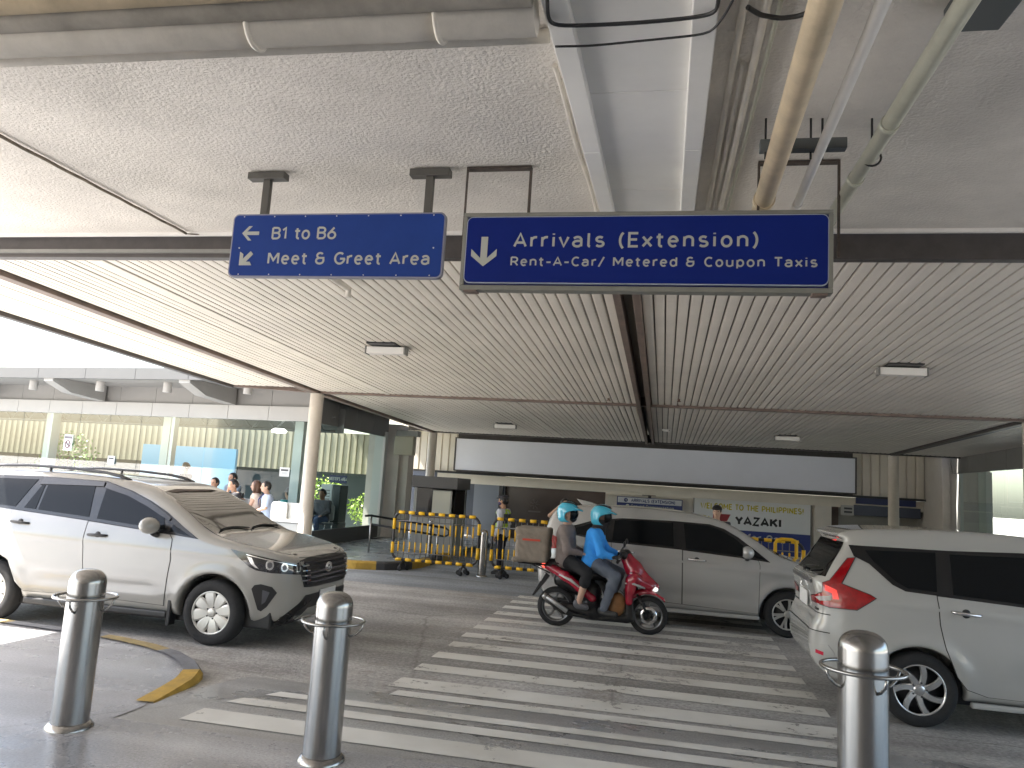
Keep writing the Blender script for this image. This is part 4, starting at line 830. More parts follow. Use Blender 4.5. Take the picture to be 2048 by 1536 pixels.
# ------------------------------------------------------------------ services under the concrete deck
def along_y(px0, py0, px1, py1, drop): return on_ceil(px0, py0, drop), on_ceil(px1, py1, drop)
du = thing('ceiling_duct', 'white boxed-in duct with raised side rails running under the stucco ceiling', 'duct', (0, 0, 0))
def cbox(b, x0, x1, y0, y1, d0, d1, m=0):
    v = [(x, y, ceil_z(y) - d) for d in (d1, d0) for y in (y0, y1) for x in (x0, x1)]; b.add(v, [(0, 2, 3, 1), (4, 5, 7, 6), (0, 1, 5, 4), (2, 6, 7, 3), (0, 4, 6, 2), (1, 3, 7, 5)], m)
b = MB()
for y0, y1 in ((-2, .2), (.206, 2.1), (2.106, 3.55), (3.556, 5.0), (5.006, 6.2)): cbox(b, -.44, .05, y0, y1, .0, .07)
b.build('duct_panel', m_duct, du, .004)
for xa, xb in ((-.53, -.43), (.04, .14)):
    b = MB()
    for y0, y1 in ((-2, 1.4), (1.405, 4.2), (4.205, 6.2)): cbox(b, xa, xb, y0, y1, .0, .12)
    b.build('duct_rail', m_duct, du, .005)
b = MB(); b.box((-.43, 6.0, 3.74), (.04, 6.2, 3.80)); b.build('duct_end', m_duct, du)
def ypipe(name, p0, p1, r, m, lab, cat, y_near=-1.5, y_far=6.25, coll=(), drop=.2, group=None):
    a, c = np.array(p0), np.array(p1); d = (c - a) / (c[1] - a[1]); P = a + d * (y_near - a[1]); Q = a + d * (y_far - a[1])
    t = thing(name, lab, cat, (0, 0, 0), 0, group); b = MB(); b.tube([tuple(P), tuple(Q)], r, 18); b.build('tube', m, t)
    for y in coll:
        o = a + d * (y - a[1]); b = MB(); b.tube([tuple(o - d * .035), tuple(o + d * .035)], r * 1.14, 18); b.build('coupling', m, t)
    return t
p0, p1 = along_y(1652, 0, 1522, 420, .24); ypipe('overhead_pipe', p0, p1, .058, m_pipe_b, 'thick stained beige pipe under the ceiling right of the duct', 'pipe', coll=(4.75, 5.15, 5.45), group='pipes right of the duct')
p0, p1 = along_y(1768, 0, 1590, 420, .22); ypipe('overhead_pipe', p0, p1, .026, m_white, 'thin white conduit between the thick beige pipe and the green-grey pipe', 'pipe', coll=(4.9,), group='pipes right of the duct')
p0, p1 = along_y(1935, 0, 1672, 420, .22); ypipe('overhead_pipe', p0, p1, .040, m_pipe_g, 'green-grey pipe under the ceiling, rightmost of the three', 'pipe', coll=(3.7, 4.45, 5.3), group='pipes right of the duct')
for px0, px1, lab in ((1532, 1622, 'dark strut bracket on two rods holding the thick beige pipe'), (1645, 1662, 'small dark bracket on a rod holding the thin white conduit'), (1744, 1746, 'ring hanger on a rod holding the green-grey pipe')):
    a = on_ceil(px0, 237); c = on_ceil(px1, 237); t = thing('pipe_hanger', lab, 'hanger', (0, 0, 0), 0, 'hangers of the overhead pipes')
    for i, e in enumerate((a, c) if px1 - px0 > 30 else (a,)):
        b = MB(); b.tube([tuple(e), tuple(e - [0, 0, .23])], .006, 6); b.build('rod', m_cable, t)
    if px1 - px0 > 30: b = MB(); b.box((a[0] - .03, a[1] - .03, a[2] - .19), (c[0] + .03, a[1] + .03, a[2] - .13)); b.build('strut', mat('strut_grey', (.10, .11, .11), .6), t, .004)
    elif px1 - px0 > 5: b = MB(); b.box((a[0] - .04, a[1] - .03, a[2] - .18), (a[0] + .12, a[1] + .03, a[2] - .12)); b.build('strut', mat('strut_grey', (.10, .11, .11), .6), t, .004)
    else: b = MB(); b.tube([(a[0] + .045 * math.cos(q), a[1], a[2] - .22 + .045 * math.sin(q)) for q in np.linspace(0, 6.28, 17)[:-1]], .006, 6, closed=True); b.build('ring', m_cable, t)
for i, (xa, r, m, lab) in enumerate(((.24, .016, m_pipe_w, 'thin cream conduit closest to the right rail of the duct'), (.285, .012, m_pipe_w, 'thin cream conduit second out from the right rail of the duct'), (.33, .018, m_pipe_w, 'cream conduit third out from the right rail of the duct'), (.38, .010, m_pipe_g, 'thin grey conduit fourth out from the right rail of the duct'))):
    b = MB(); y0 = (2.2, 3.4, 2.4, 2.9)[i]; b.tube([(xa, y, ceil_z(y) - .03 - .004 * math.sin(y * 3 + i)) for y in np.linspace(y0, 6.24, 14)], r, 8); tag(b.build('conduit', m), lab, 'conduit', 'conduits beside the duct')
b = MB(); b.tube([(-.585 + .006 * math.sin(y * 4), y, ceil_z(y) - .018) for y in np.linspace(3.35, 6.24, 14)], .013, 8); b.tube([(-.565, y, ceil_z(y) - .014) for y in np.linspace(3.5, 6.24, 8)], .008, 6); tag(b.build('conduit', m_pipe_w), 'pair of thin cream conduits along the left rail of the duct', 'conduit', 'conduits beside the duct')
b = MB(); A0 = on_ceil(-60, 240, .02); A1 = on_ceil(372, 466, .02); b.tube([tuple(A0 + (A1 - A0) * t + np.array([0, 0, -.004 * (i % 2)])) for i, t in enumerate(np.linspace(-.9, 1, 24))], .012, 8); A2 = A1 + [.12, .05, 0]
b.tube([tuple(A0 - (A1 - A0) * .9 + [0, .025, 0]), tuple(A1 + [0, .025, 0]), tuple(A2)], .006, 6); tag(b.build('conduit', mat('rusty_conduit', (.20, .165, .125), .7, noise=(12, .4))), 'rusty conduit running diagonally across the stucco ceiling at the left', 'conduit')
def xpipe(p0, p1, r, drop, m, lab, x_to, straps=(), x_from=-8.4):
    a, c = on_ceil(*p0, drop), on_ceil(*p1, drop); d = (c - a) / (c[0] - a[0]); P = a + d * (x_from - a[0]); Q = a + d * (x_to - a[0]); t = thing('overhead_pipe', lab, 'pipe', (0, 0, 0), 0, 'pipes across the stucco ceiling')
    b = MB(); b.tube([tuple(P), tuple(Q)], r, 20); b.build('tube', m, t)
    for x in straps:
        o = a + d * (x - a[0]); b = MB(); b.tube([tuple(o + np.array([0, (r + .006) * math.cos(q), (r + .006) * math.sin(q)])) for q in np.linspace(-3.6, .46, 14)], .012, 6); b.tube([tuple(o + [0, r * .9, .04]), tuple(o + [.0, r + .05, drop])], .010, 6); b.build('strap', m, t)
    return t
xpipe((0, 78), (1090, 28), .082, .12, m_pipe_w, 'thick cream pipe with straps across the ceiling at top left', -.56, (-3.1, -1.75, -.95))
xpipe((0, 122), (1100, 72), .030, .04, m_pipe_w, 'thin cream pipe just below the thick strapped pipe at top left', -.56)
xpipe((0, 38), (640, 3), .060, .09, mat('pipe_grimy', (.36, .33, .28), .6, noise=(5, .25)), 'grimy grey pipe above the thick strapped pipe at top left', -.56)
xpipe((0, 8), (200, -4), .045, .08, m_pipe_b, 'stained brown pipe in the extreme top left corner', -.56)
def cable(pts, r, lab):
    P = np.array(pts, float); d = np.linspace(0, 1, len(P)); t = np.linspace(0, 1, 30); Q = np.stack([np.interp(t, d, P[:, i]) for i in range(3)], 1)
    for _ in range(3): Q[1:-1] = (Q[:-2] + 2 * Q[1:-1] + Q[2:]) / 4
    b = MB(); b.tube([tuple(q) for q in Q], r, 6); tag(b.build('cable', m_cable), lab, 'cable', 'cables at the ceiling')
cable([on_ceil(*p, .14) for p in ((1094, -10), (1096, 40), (1112, 52), (1200, 50), (1300, 44), (1400, 34), (1434, 24), (1438, -10))], .008, 'black cable slung across the underside of the white duct')
cable([on_ceil(*p, .14) for p in ((1110, 93), (1180, 92), (1300, 80), (1420, 68), (1450, 30), (1470, -8))], .005, 'thin grey wire crossing the white duct below the black cable')
cable([on_ceil(*p, .12) for p in ((1495, 14), (1520, 30), (1560, 37), (1600, 32), (1640, 14))], .010, 'black cable looped beside the thick beige pipe')
a = on_ceil(1962, 12, .05); b = MB(); cbox(b, a[0] - .10, a[0] + .10, a[1] - .25, a[1] + .10, 0, .10); tag(b.build('junction_box', mat('strut_grey', (.10, .11, .11), .6), bevel=.006), 'dark grey junction box on the ceiling at the top right', 'junction box')
b = MB(); a = on_ceil(1230, -30, .1); cbox(b, .14, 6, a[1] - .35, a[1] - .05, 0, .16); tag(b.build('ceiling_beam', m_pipe_w, bevel=.01), 'grimy cream beam across the top edge right of the duct', 'beam')
# ------------------------------------------------------------------ glass pavilion on the left
m_fascia = mat('fascia_panel', (.36, .35, .335), .5, noise=(1.5, .04)); m_fascia_sh = mat('fascia_shaded_grey', (.15, .15, .145), .6, noise=(2, .06)); m_wallw = mat('upper_wall', (.22, .214, .205), .55, noise=(1.5, .04))  # the _sh copy of the fascia has the flank's shade in its colour
m_glass = glass_mat('pavilion_glass', (.82, .91, .89), .20); m_mull = mat('mullion_white', (.46, .475, .46), .45); m_plinth = mat('plinth', (.05, .052, .052), .3)
m_floor_in = mat('pavilion_floor', (.12, .125, .12), .2, noise=(3, .05)); m_truss = mat('truss', (.11, .115, .115), .5)
Wd = Vector((-10.2, 1.65, 0)).normalized(); Wn = Vector((Wd.y, -Wd.x, 0)) * -1.0       # along the front to the left, and outwards to the road
if Wn.y > 0: Wn = -Wn
WR = Matrix((( Wd.x, Wn.x, 0), (Wd.y, Wn.y, 0), (0, 0, 1))).to_3x3()
W0 = Vector((-8.0, 16.4, 0))
pav = thing('glass_pavilion', 'glass waiting pavilion with white panelled fascia at the left, grey on its shaded flank', 'building', (0, 0, 0))
def wpt(u, o, z): p = W0 + Wd * u + Wn * o; return (p.x, p.y, z)
def wbox(b, u0, u1, o0, o1, z0, z1, m=0):
    v = [wpt(u, o, z) for z in (z0, z1) for o in (o0, o1) for u in (u0, u1)]; b.add(v, [(0, 1, 3, 2), (4, 6, 7, 5), (0, 4, 5, 1), (2, 3, 7, 6), (0, 2, 6, 4), (1, 5, 7, 3)], m)
UL = 26.0
b = MB(); k = 1.19; n = int(UL / k)
for i in range(n): wbox(b, .02 + i * k, .02 + (i + 1) * k - .012, -.02, .10, 2.86, 3.19)
b.build('fascia_band', m_fascia, pav)
b = MB()
for i in range(n): wbox(b, .02 + i * k, .02 + (i + 1) * k - .010, -.05, .02, 3.19, 3.62)
b.build('upper_wall', m_wallw, pav)
b = MB(); wbox(b, 0, UL, -.06, -.03, 2.86, 3.62); b.build('wall_backing', m_black, pav)
b = MB()
for i in range(int(UL / 1.55)): wbox(b, -.9 + i * 1.55, -.9 + (i + 1) * 1.55 - .012, 1.55, 1.70, 3.57, 3.83)
b.build('roof_fascia', mat('roof_fascia_panel', (.085, .085, .083), .5, noise=(1.5, .04)), pav)
b = MB(); wbox(b, -.6, UL, -2.2, 1.55, 3.60, 3.80); b.box((-10.6, 16.9, 3.81), (-7.38, 24.0, 3.9)); b.box((-8.4, 15.2, 3.605), (-7.38, 24.0, 3.78)); b.build('roof', m_wallw, pav)  # wide upper slab over the flank added to block sun from pillar and floor
for u in (2.35, 6.55, 10.75, 14.95):                                # tapering brackets under the eave
    b = MB(); poly = [(1.62, 3.595), (1.62, 3.50), (1.1, 3.29), (.10, 3.20), (.10, 3.595)]
    v = [wpt(u - .16, o, z) for o, z in poly] + [wpt(u + .16, o, z) for o, z in poly]; nn = len(poly)
    b.add(v, [list(range(nn)), list(range(nn, 2 * nn))[::-1]] + [(i, nn + i, nn + (i + 1) % nn, (i + 1) % nn) for i in range(nn)]); b.build('bracket', mat('bracket_grey', (.27, .265, .255), .6, noise=(2, .05)), pav)
    b = MB(); wbox(b, u - .155, u + .155, 1.62, 1.64, 3.505, 3.585); b.build('bracket_cap', m_fascia, pav)
for u in (1.2, 3.55, 5.7, 8.0, 10.2, 12.4):
    b = MB(); p = wpt(u, .9, 0); b.lathe([(0, 3.37), (.10, 3.37), (.10, 3.60)], 18, 'z', (p[0], p[1], 0)); b.build('downlight', m_fascia, pav)
# flank along the drive
b = MB()
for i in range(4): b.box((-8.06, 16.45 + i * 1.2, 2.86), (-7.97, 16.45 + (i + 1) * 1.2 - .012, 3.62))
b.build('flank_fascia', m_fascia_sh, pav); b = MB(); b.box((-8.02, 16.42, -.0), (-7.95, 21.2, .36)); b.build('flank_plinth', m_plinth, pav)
b = MB(); wbox(b, 0, UL, -.02, .05, 0, .12); b.build('front_plinth', m_plinth, pav)
cuts_u = [0, 2.0, 4.1, 6.2, 8.3, 10.4, 12.5, 14.6, 16.7, 18.8]
for a, c in zip(cuts_u, cuts_u[1:]):
    for h0, h1 in ((a, (a + c) / 2), ((a + c) / 2, c)):
        b = MB(); b.add([wpt(h0 + .008, .02, .12), wpt(h1 - .008, .02, .12), wpt(h1 - .008, .02, 2.86), wpt(h0 + .008, .02, 2.86)], [(0, 1, 2, 3)]); b.build('glass_pane', m_glass, pav)
for y0, y1 in ((16.5, 18.0), (18.01, 19.5), (19.51, 20.9)):
    b = MB(); b.add([(-7.985, y0, .36), (-7.985, y1, .36), (-7.985, y1, 2.86), (-7.985, y0, 2.86)], [(0, 1, 2, 3)]); b.build('glass_pane', m_glass, pav)
for u in (.06, 4.15, 8.35, 12.55, 16.8):
    b = MB(); wbox(b, u - .05, u + .05, -.16, -.02, .02, 2.86); wbox(b, u + .55, u + .80, -.75, -.5, .02, 3.0); b.build('mullion', m_mull, pav)
b = MB(); b.box((-8.25, 20.95, 0), (-7.93, 21.15, 3.0)); b.box((-8.2, 16.5, 0), (-8.08, 16.62, 2.86)); b.build('mullion', m_mull, pav)
b = MB(); v = [wpt(0, 0, .015), wpt(18.8, 0, .015), (-26.0, 21.3, .015), (-8.0, 21.3, .015)]; b.add(v, [(0, 1, 2, 3)]); b.build('interior_floor', m_floor_in, pav)
b = MB()
for i in range(26):                                                  # light roof trusses seen through the glass
    u = .3 + i * .72; b.tube([wpt(u, -.9, 2.72), wpt(u + .36, -.9, 3.05)], .022, 6); b.tube([wpt(u + .36, -.9, 3.05), wpt(u + .72, -.9, 2.72)], .022, 6)
b.tube([wpt(0, -.9, 2.72), wpt(18.8, -.9, 2.72)], .028, 6); b.tube([wpt(0, -.9, 3.06), wpt(18.8, -.9, 3.06)], .028, 6); b.build('roof_truss', m_truss, pav)
b = MB(); wbox(b, 0, 18.8, -1.3, -1.28, 2.70, 3.3); b.build('truss_backing', m_truss, pav)
p = wpt(1.35, -.55, 2.66); b = MB(); b.lathe([(0, -.05), (.16, -.05), (.19, 0), (.12, .05)], 20, 'z', p); b.build('interior_lamp', mat('lamp_on', (.9, .9, .9), .3, emit=((1, .97, .9), 1.2)), pav)
tag(pav, kind='thing')
# yellowish ribbed hoarding, blue board and planting seen through the glass
b = MB(); m_hoard = mat('ribbed_cream_cladding', (.28, .252, .175), .6, noise=(1.5, .08))
n = 80
for i in range(n):
    x = -27.5 + i * .23; b.add([(x, 23.6, 1.75), (x + .10, 23.6, 1.75), (x + .12, 23.63, 1.75), (x + .22, 23.63, 1.75), (x + .23, 23.6, 1.75), (x, 23.6, 3.05), (x + .10, 23.6, 3.05), (x + .12, 23.63, 3.05), (x + .22, 23.63, 3.05), (x + .23, 23.6, 3.05)], [(j, j + 1, j + 6, j + 5) for j in range(4)])
o = b.build('cladding_wall', m_hoard); tag(o, 'cream ribbed metal cladding of the building behind the glass pavilion', 'cladding')
b = MB(); b.box((-27.5, 23.75, 0), (-9.1, 23.95, 1.75)); tag(b.build('rear_wall', mat('rear_wall', (.022, .03, .03), .5)), 'dark grey green lower wall under the cream ribbed cladding behind the pavilion', 'wall')
bb = thing('blue_board', 'large plain pale blue board standing behind the glass pavilion', 'board', (-14.9, 21.9, 0)); b = MB(); b.box((-1.55, -.05, .2), (1.75, .05, 2.28)); b.build('panel', mat('pale_blue', (.14, .31, .45), .5), bb); b = MB(); b.box((-1.5, .05, 0), (-1.4, .15, 2.2)); b.box((1.6, .05, 0), (1.7, .15, 2.2)); b.build('post', m_alu, bb)
def leafy(name, loc, h, r, n, lab, col, cat='shrub'):
    t = thing(name, lab, cat, loc); b = MB(); b.tube([(0, 0, 0), (.02, .01, h * .5), (0, 0, h * .8)], [.03, .022, .01], 7)
    for i in range(7): a = i * .9; b.tube([(0, 0, h * (.25 + .07 * i)), (r * .7 * math.cos(a), r * .7 * math.sin(a), h * (.5 + .06 * i))], [.012, .005], 5)
    b.build('stem', mat('bark', (.12, .08, .05), .9), t); b = MB()
    for i in range(n):
        d = rng.normal(size=3); d /= np.linalg.norm(d); q = d * r * rng.uniform(.35, 1.0) ** .6; c = np.array([q[0], q[1], h * .62 + q[2] * h * .42 / r]); L = rng.uniform(.07, .16); u = rng.normal(size=3); u[2] -= .4; u /= np.linalg.norm(u); w = np.cross(u, rng.normal(size=3)); w /= np.linalg.norm(w)
        b.add([c, c + u * L * .5 + w * L * .22, c + u * L, c + u * L * .5 - w * L * .22], [(0, 1, 2, 3)], int(rng.random() < .4))
    b.build('foliage', [mat('leaf_' + col, {'lime': (.22, .33, .05), 'green': (.10, .22, .04)}[col], .5), mat('leaf2_' + col, {'lime': (.30, .40, .08), 'green': (.16, .28, .06)}[col], .5)], t); return t
leafy('leafy_shrub', (-17.9, 20.4, 0), 2.45, .85, 900, 'bright leafy shrub behind the glass at the far left', 'green')
leafy('leafy_shrub', (-10.3, 22.1, 0), 1.55, .75, 700, 'lime green shrub behind the glass, beside the white cooler tower', 'lime'); leafy('leafy_shrub', (-9.0, 22.6, 0), 1.15, .6, 500, 'low lime green shrub behind the glass, left of the cream corner column', 'lime')

def notice(px, py, w, h, off, draw, lab, name='notice'):
    d = ray(px, py); n = Wn; den = Vector(d).dot(n); t = (W0 + Wn * off - Vector(EYE)).dot(n) / den; p = Vector(EYE) + Vector(d) * t
    e = thing(name, lab, 'sign', p); e.rotation_euler = (0, 0, math.atan2(Wd.y, Wd.x) + math.pi); b = MB(); b.box((-w / 2, -.004, -h / 2), (w / 2, .004, h / 2)); b.build('sheet', mat('notice_white', (.70, .70, .69), .5), e); draw(e, w, h); return e
m_ink = mat('ink_dark', (.06, .06, .065), .6)
def smudge(e, w, h):
    b = MB(); b.box((-w * .38, -.006, h * .10), (w * .38, -.004, h * .30)); b.build('print_band', m_ink, e)
    b = MB()
    for i in range(2): b.box((-w * .28, -.006, -h * (.10 + .13 * i)), (w * .28, -.004, -h * (.05 + .13 * i)))
    b.build('print_line', mat('ink_pale', (.35, .36, .36), .6), e)
def nosmoke(e, w, h):
    b = MB(); b.box((-w * .46, -.006, h * .24), (w * .46, -.004, h * .40)); b.build('print_band', mat('ink_grey', (.18, .16, .17), .6), e)
    b = MB(); r = w * .30; c = -h * .10; b.tube([(r * math.cos(a), -.006, c + r * math.sin(a)) for a in np.linspace(0, 6.283, 33)[:-1]], .014, 6, closed=True); b.tube([(-r * .7, -.006, c + r * .7), (r * .7, -.006, c - r * .7)], .012, 6); b.build('prohibition_ring', mat('ink_red', (.16, .05, .06), .6), e)
    b = MB(); b.box((-r * .6, -.007, c - .012), (r * .5, -.004, c + .012)); b.tube([(r * .5, -.006, c + .01), (r * .4, -.006, c + r * .3), (r * .6, -.006, c + r * .5)], .006, 5); b.build('cigarette_symbol', m_ink, e)
notice(136, 885, .30, .42, .05, nosmoke, 'no smoking sign with crossed cigarette stuck on the pavilion glass')
notice(222, 920, .23, .21, .05, smudge, 'white paper notice with dark heading on the glass, left of the blue board'); notice(569, 944, .27, .21, .05, smudge, 'white paper notice with dark heading on the glass, beside the cream corner column')
gs = thing('hanging_sign', "small navy GREETER'S AREA sign behind the flank glass above the cooler tower", 'sign', on_y(676, 958, 18.8)); b = MB(); b.box((-.24, -.015, -.095), (.24, .015, .095)); b.build('panel', mat('navy', (.02, .025, .085), .5), gs); text('lettering', "GREETER'S AREA", m_letter, gs, (0, -.0155, -.04), .085, align='CENTER', wid=.17, sx=.60)
b = MB(); b.tube([(-.18, 0, .09), (-.18, 0, 1.0)], .005, 5); b.tube([(.18, 0, .09), (.18, 0, 1.0)], .005, 5); b.build('hanger', m_alu, gs)
ct = thing('cooler_tower', 'tall white and black air cooler standing behind the flank glass', 'air cooler', (-8.62, 19.3, .02)); b = MB(); b.box((-.28, -.25, .42), (.05, .25, 1.40)); b.build('front', m_mull, ct, .02); b = MB(); b.box((.05, -.25, .42), (.28, .25, 1.40)); b.build('side_panel', mat('cooler_black', (.02, .03, .03), .4), ct, .02); b = MB(); b.box((-.29, -.26, 0), (.29, .26, .42)); b.build('base', mat('cooler_black', (.02, .03, .03), .4), ct, .02)
b = MB()
for i in range(9): b.box((-.24, -.262, .62 + i * .075), (-.02, -.25, .66 + i * .075))
b.build('louvre', m_alu, ct)

# pier, air-conditioning box and dark corner between pavilion and entrance
b = MB(); b.box((-8.55, 21.25, -.16), (-7.6, 21.9, 3.25)); b.box((-7.6, 21.4, -.16), (-7.35, 21.9, 2.5)); tag(b.build('pier', mat('pier_beige', (.46, .43, .39), .6, noise=(2, .08))), 'beige rendered pier between the glass pavilion and the guard booth', 'wall')
ac = thing('wall_unit', 'beige box unit high on the pier left of the guard booth', 'air conditioner', on_y(815, 892, 21.2)); b = MB(); b.box((-.32, -.25, -.27), (.25, .04, .27)); b.build('casing', mat('unit_beige', (.33, .31, .24), .6), ac, .02); b = MB(); b.box((-.30, -.2, .27), (.36, .04, .44)); b.build('duct_box', m_alu, ac, .01)

# ------------------------------------------------------------------ entrance front at the far end
m_corr = mat('ribbed_beige', (.62, .57, .48), .6, noise=(1.5, .06)); m_lint = mat('lintel_beige', (.66, .61, .51), .6, noise=(2, .06))
ent = thing('entrance_front', 'far entrance front with ribbed beige panels, beige lintel and dark recess', 'building', (0, 0, 0))
def ribbed(x0, x1):
    b = MB(); n = int((x1 - x0) / .24); p = (x1 - x0) / n
    for i in range(n):
        x = x0 + i * p; b.add([(x + c * p, 26.1 + d, z) for z in (2.06, 3.42) for c, d in ((0, .06), (.08, .0), (.86, .0), (.94, .06), (1, .06))], [(j, j + 1, j + 6, j + 5) for j in range(4)])
    return b.build('ribbed_panel', m_corr, ent)
ribbed(-9.1, -7.2); ribbed(5.85, 7.95)
b = MB(); b.box((-9.1, 26.22, 2.04), (7.95, 26.5, 4.0)); b.build('upper_wall', m_dark, ent); b = MB(); b.box((-9.4, 23.42, 3.62), (8.9, 30.0, 4.6)); b.build('sun_block_roof', m_lint, ent); b = MB(); b.box((-9.1, 26.02, 1.99), (7.95, 26.2, 2.055)); b.build('drip_edge', m_black, ent)  # roof mass over the entrance is added, unseen, to keep sun off the billboard
b = MB(); b.box((-7.9, 26.25, 1.66), (7.95, 26.6, 1.98)); b.build('lintel', m_lint, ent)
b = MB(); b.box((-5.6, 27.2, -.16), (-1.95, 27.3, 1.9)); w_ = b.build('recess_wall', mat('dark_brown_panel', (.050, .034, .030), .22, noise=(.6, .25)), ent)
b = MB(); b.box((-9.1, 27.0, -.16), (-5.6, 27.3, 2.0)); b.build('blue_grey_wall', mat('blue_grey', (.045, .055, .075), .5), ent); b = MB(); b.box((-6.55, 26.35, -.16), (-5.65, 26.95, 1.66)); b.build('blue_grey_pillar', mat('pillar_bluegrey', (.17, .19, .22), .5), ent)
b = MB(); b.box((-1.98, 26.62, -.16), (4.75, 27.3, 1.66)); b.box((4.75, 26.3, -.16), (5.25, 27.3, 1.66)); b.build('side_wall', mat('entrance_wall', (.64, .60, .53), .6, noise=(2, .06)), ent)
b = MB(); b.box((5.25, 26.62, -.16), (5.52, 27.3, 1.66)); b.build('brown_post', mat('brown_post', (.14, .10, .08), .6), ent); b = MB(); b.box((5.52, 26.9, -.16), (8.0, 27.3, 1.98)); b.build('kiosk_wall', mat('kiosk_wall', (.30, .295, .27), .5), ent)
b = MB(); b.box((5.9, 26.2, 1.44), (7.85, 26.88, 1.76)); b.build('kiosk_canopy', mat('kiosk_blue_grey', (.06, .07, .10), .5), ent, .01); b = MB(); b.box((5.95, 26.15, 1.80), (7.7, 26.22, 2.0)); b.build('blue_banner', mat('navy2', (.02, .03, .10), .5), ent)
b = MB(); b.box((6.0, 26.3, -.16), (7.8, 26.86, .95)); b.build('kiosk_counter', mat('kiosk_cream', (.42, .40, .34), .5), ent, .02)
cx, cz = on_y(1069, 1012, 27.19)[[0, 2]]; b = MB()
for i in range(7): a = 2 * math.pi * i / 7; b.tube([(cx + .05 * math.cos(a), 27.19, cz + .06 + .05 * math.sin(a)), (cx + .17 * math.cos(a), 27.19, cz + .06 + .17 * math.sin(a))], .012, 6)
b.box((cx - .22, 27.185, cz - .22), (cx + .22, 27.195, cz - .17)); b.build('wall_emblem', mat('emblem_bronze', (.10, .08, .075), .35), ent)
bl = thing('billboard', 'long blank grey-white billboard across the top of the entrance', 'billboard', (0, 0, 0)); zt = lambda x: float(np.interp(x, [-7.2, 5.88], [3.19, 3.21]))
b = MB(); b.box((-7.17, 25.86, 2.12), (5.85, 25.98, 3.2)); b.build('panel', mat('billboard_skin', (.66, .67, .72), .4, noise=(.35, .06)), bl)
b = MB(); b.box((-7.22, 25.84, 2.08), (5.90, 25.99, 2.115)); b.box((-7.22, 25.84, 3.205), (5.90, 25.99, 3.24)); b.box((-7.22, 25.84, 2.116), (-7.175, 25.99, 3.204)); b.box((5.855, 25.84, 2.116), (5.90, 25.99, 3.204))
for i in range(60): b.box((-7.1 + i * .217, 25.845, 2.055), (-7.085 + i * .217, 25.87, 2.078)); b.box((-7.1 + i * .217, 25.845, 3.242), (-7.085 + i * .217, 25.87, 3.262))
b.build('frame', m_dark, bl)
ar = thing('overhead_sign', 'white and blue ARRIVALS (EXTENSION) Ground Transportation sign left of the welcome board', 'sign', (-.48, 26.25, 1.36)); m_navy = mat('navy_print', (.02, .035, .14), .5)
b = MB(); b.box((-1.08, -.03, -.22), (1.08, .03, .20)); b.build('frame', m_navy, ar); b = MB(); b.box((-1.05, -.036, .0), (1.05, -.031, .18)); b.build('white_band', mat('sign_white', (.52, .53, .55), .5), ar)
text('lettering', 'ARRIVALS (EXTENSION)', m_navy, ar, (.12, -.0362, .035), .115, align='CENTER', wid=.19, sx=.92); text('lettering', 'Ground Transportation', m_letter, ar, (.1, -.0302, -.15), .105, align='CENTER', wid=.15, sx=.98)
b = MB(); b.lathe([(.0, -.0385), (.065, -.0385), (.066, -.036)], 20, 'y', (-.78, 0, .09)); b.build('arrow_disc', m_navy, ar); b = MB(); b.lathe([(.0, -.0345), (.06, -.0345), (.061, -.031)], 20, 'y', (-.72, 0, -.10)); b.build('symbol_disc', m_letter, ar)
b = MB(); b.add([(-.81, -.040, .09), (-.76, -.040, .125), (-.75, -.040, .06)], [(0, 1, 2)]); b.build('arrow', m_letter, ar); b = MB(); b.box((-.05, -.02, .20), (.05, .02, .27)); b.box((-.25, -.02, .27), (.2, .02, .295)); b.build('hanger', m_dark, ar)
yz = thing('welcome_board', 'board reading WELCOME TO THE PHILIPPINES! over YAZAKI and a blue All for One band', 'sign', (2.82, 26.55, 0))
b = MB(); b.box((-1.83, -.05, -.02), (1.83, .03, 1.66)); b.build('board', mat('board_grey', (.72, .73, .73), .5, noise=(.7, .03)), yz); b = MB(); b.box((-1.83, -.056, -.02), (1.83, -.051, .70)); b.build('blue_band', mat('board_blue', (.018, .035, .20), .45), yz)
text('lettering', 'WELCOME TO THE PHILIPPINES!', mat('olive_yellow', (.50, .42, .02), .5), yz, (0, -.0502, 1.335), .20, align='CENTER', wid=.19, sx=.88)
text('lettering', 'YAZAKI', m_black, yz, (.22, -.0502, .86), .30, align='CENTER', wid=.25, sx=1.12, space=.14); text('lettering', 'All for One', mat('board_pale', (.40, .42, .46), .5), yz, (.20, -.0562, .36), .25, align='CENTER', wid=.19, sx=1.05)
b = MB(); b.add([(-1.22, -.055, 1.19), (-.66, -.055, 1.19), (-.80, -.055, .90), (-.98, -.055, .84), (-1.22, -.055, .98)], [(0, 1, 2, 3, 4)]); b.build('red_emblem', mat('board_red', (.28, .02, .03), .5), yz)
b = MB(); b.box((-1.87, -.03, -.05), (-1.83, .04, 1.70)); b.box((1.83, -.03, -.05), (1.87, .04, 1.70)); b.box((-1.83, -.03, 1.66), (1.83, .04, 1.70)); b.build('frame', m_alu, yz)
nt2 = thing('notice', 'small white two-line notice board at the far right beside the kiosk', 'sign', (5.70, 26.2, 1.58)); b = MB(); b.box((-.19, -.02, -.16), (.19, .02, .15)); b.build('sheet', mat('notice_grey', (.42, .41, .39), .5), nt2); b = MB(); b.box((-.10, -.024, .02), (.14, -.021, .08)); b.box((-.10, -.024, -.09), (.14, -.021, -.03)); b.build('print_line', m_ink, nt2)
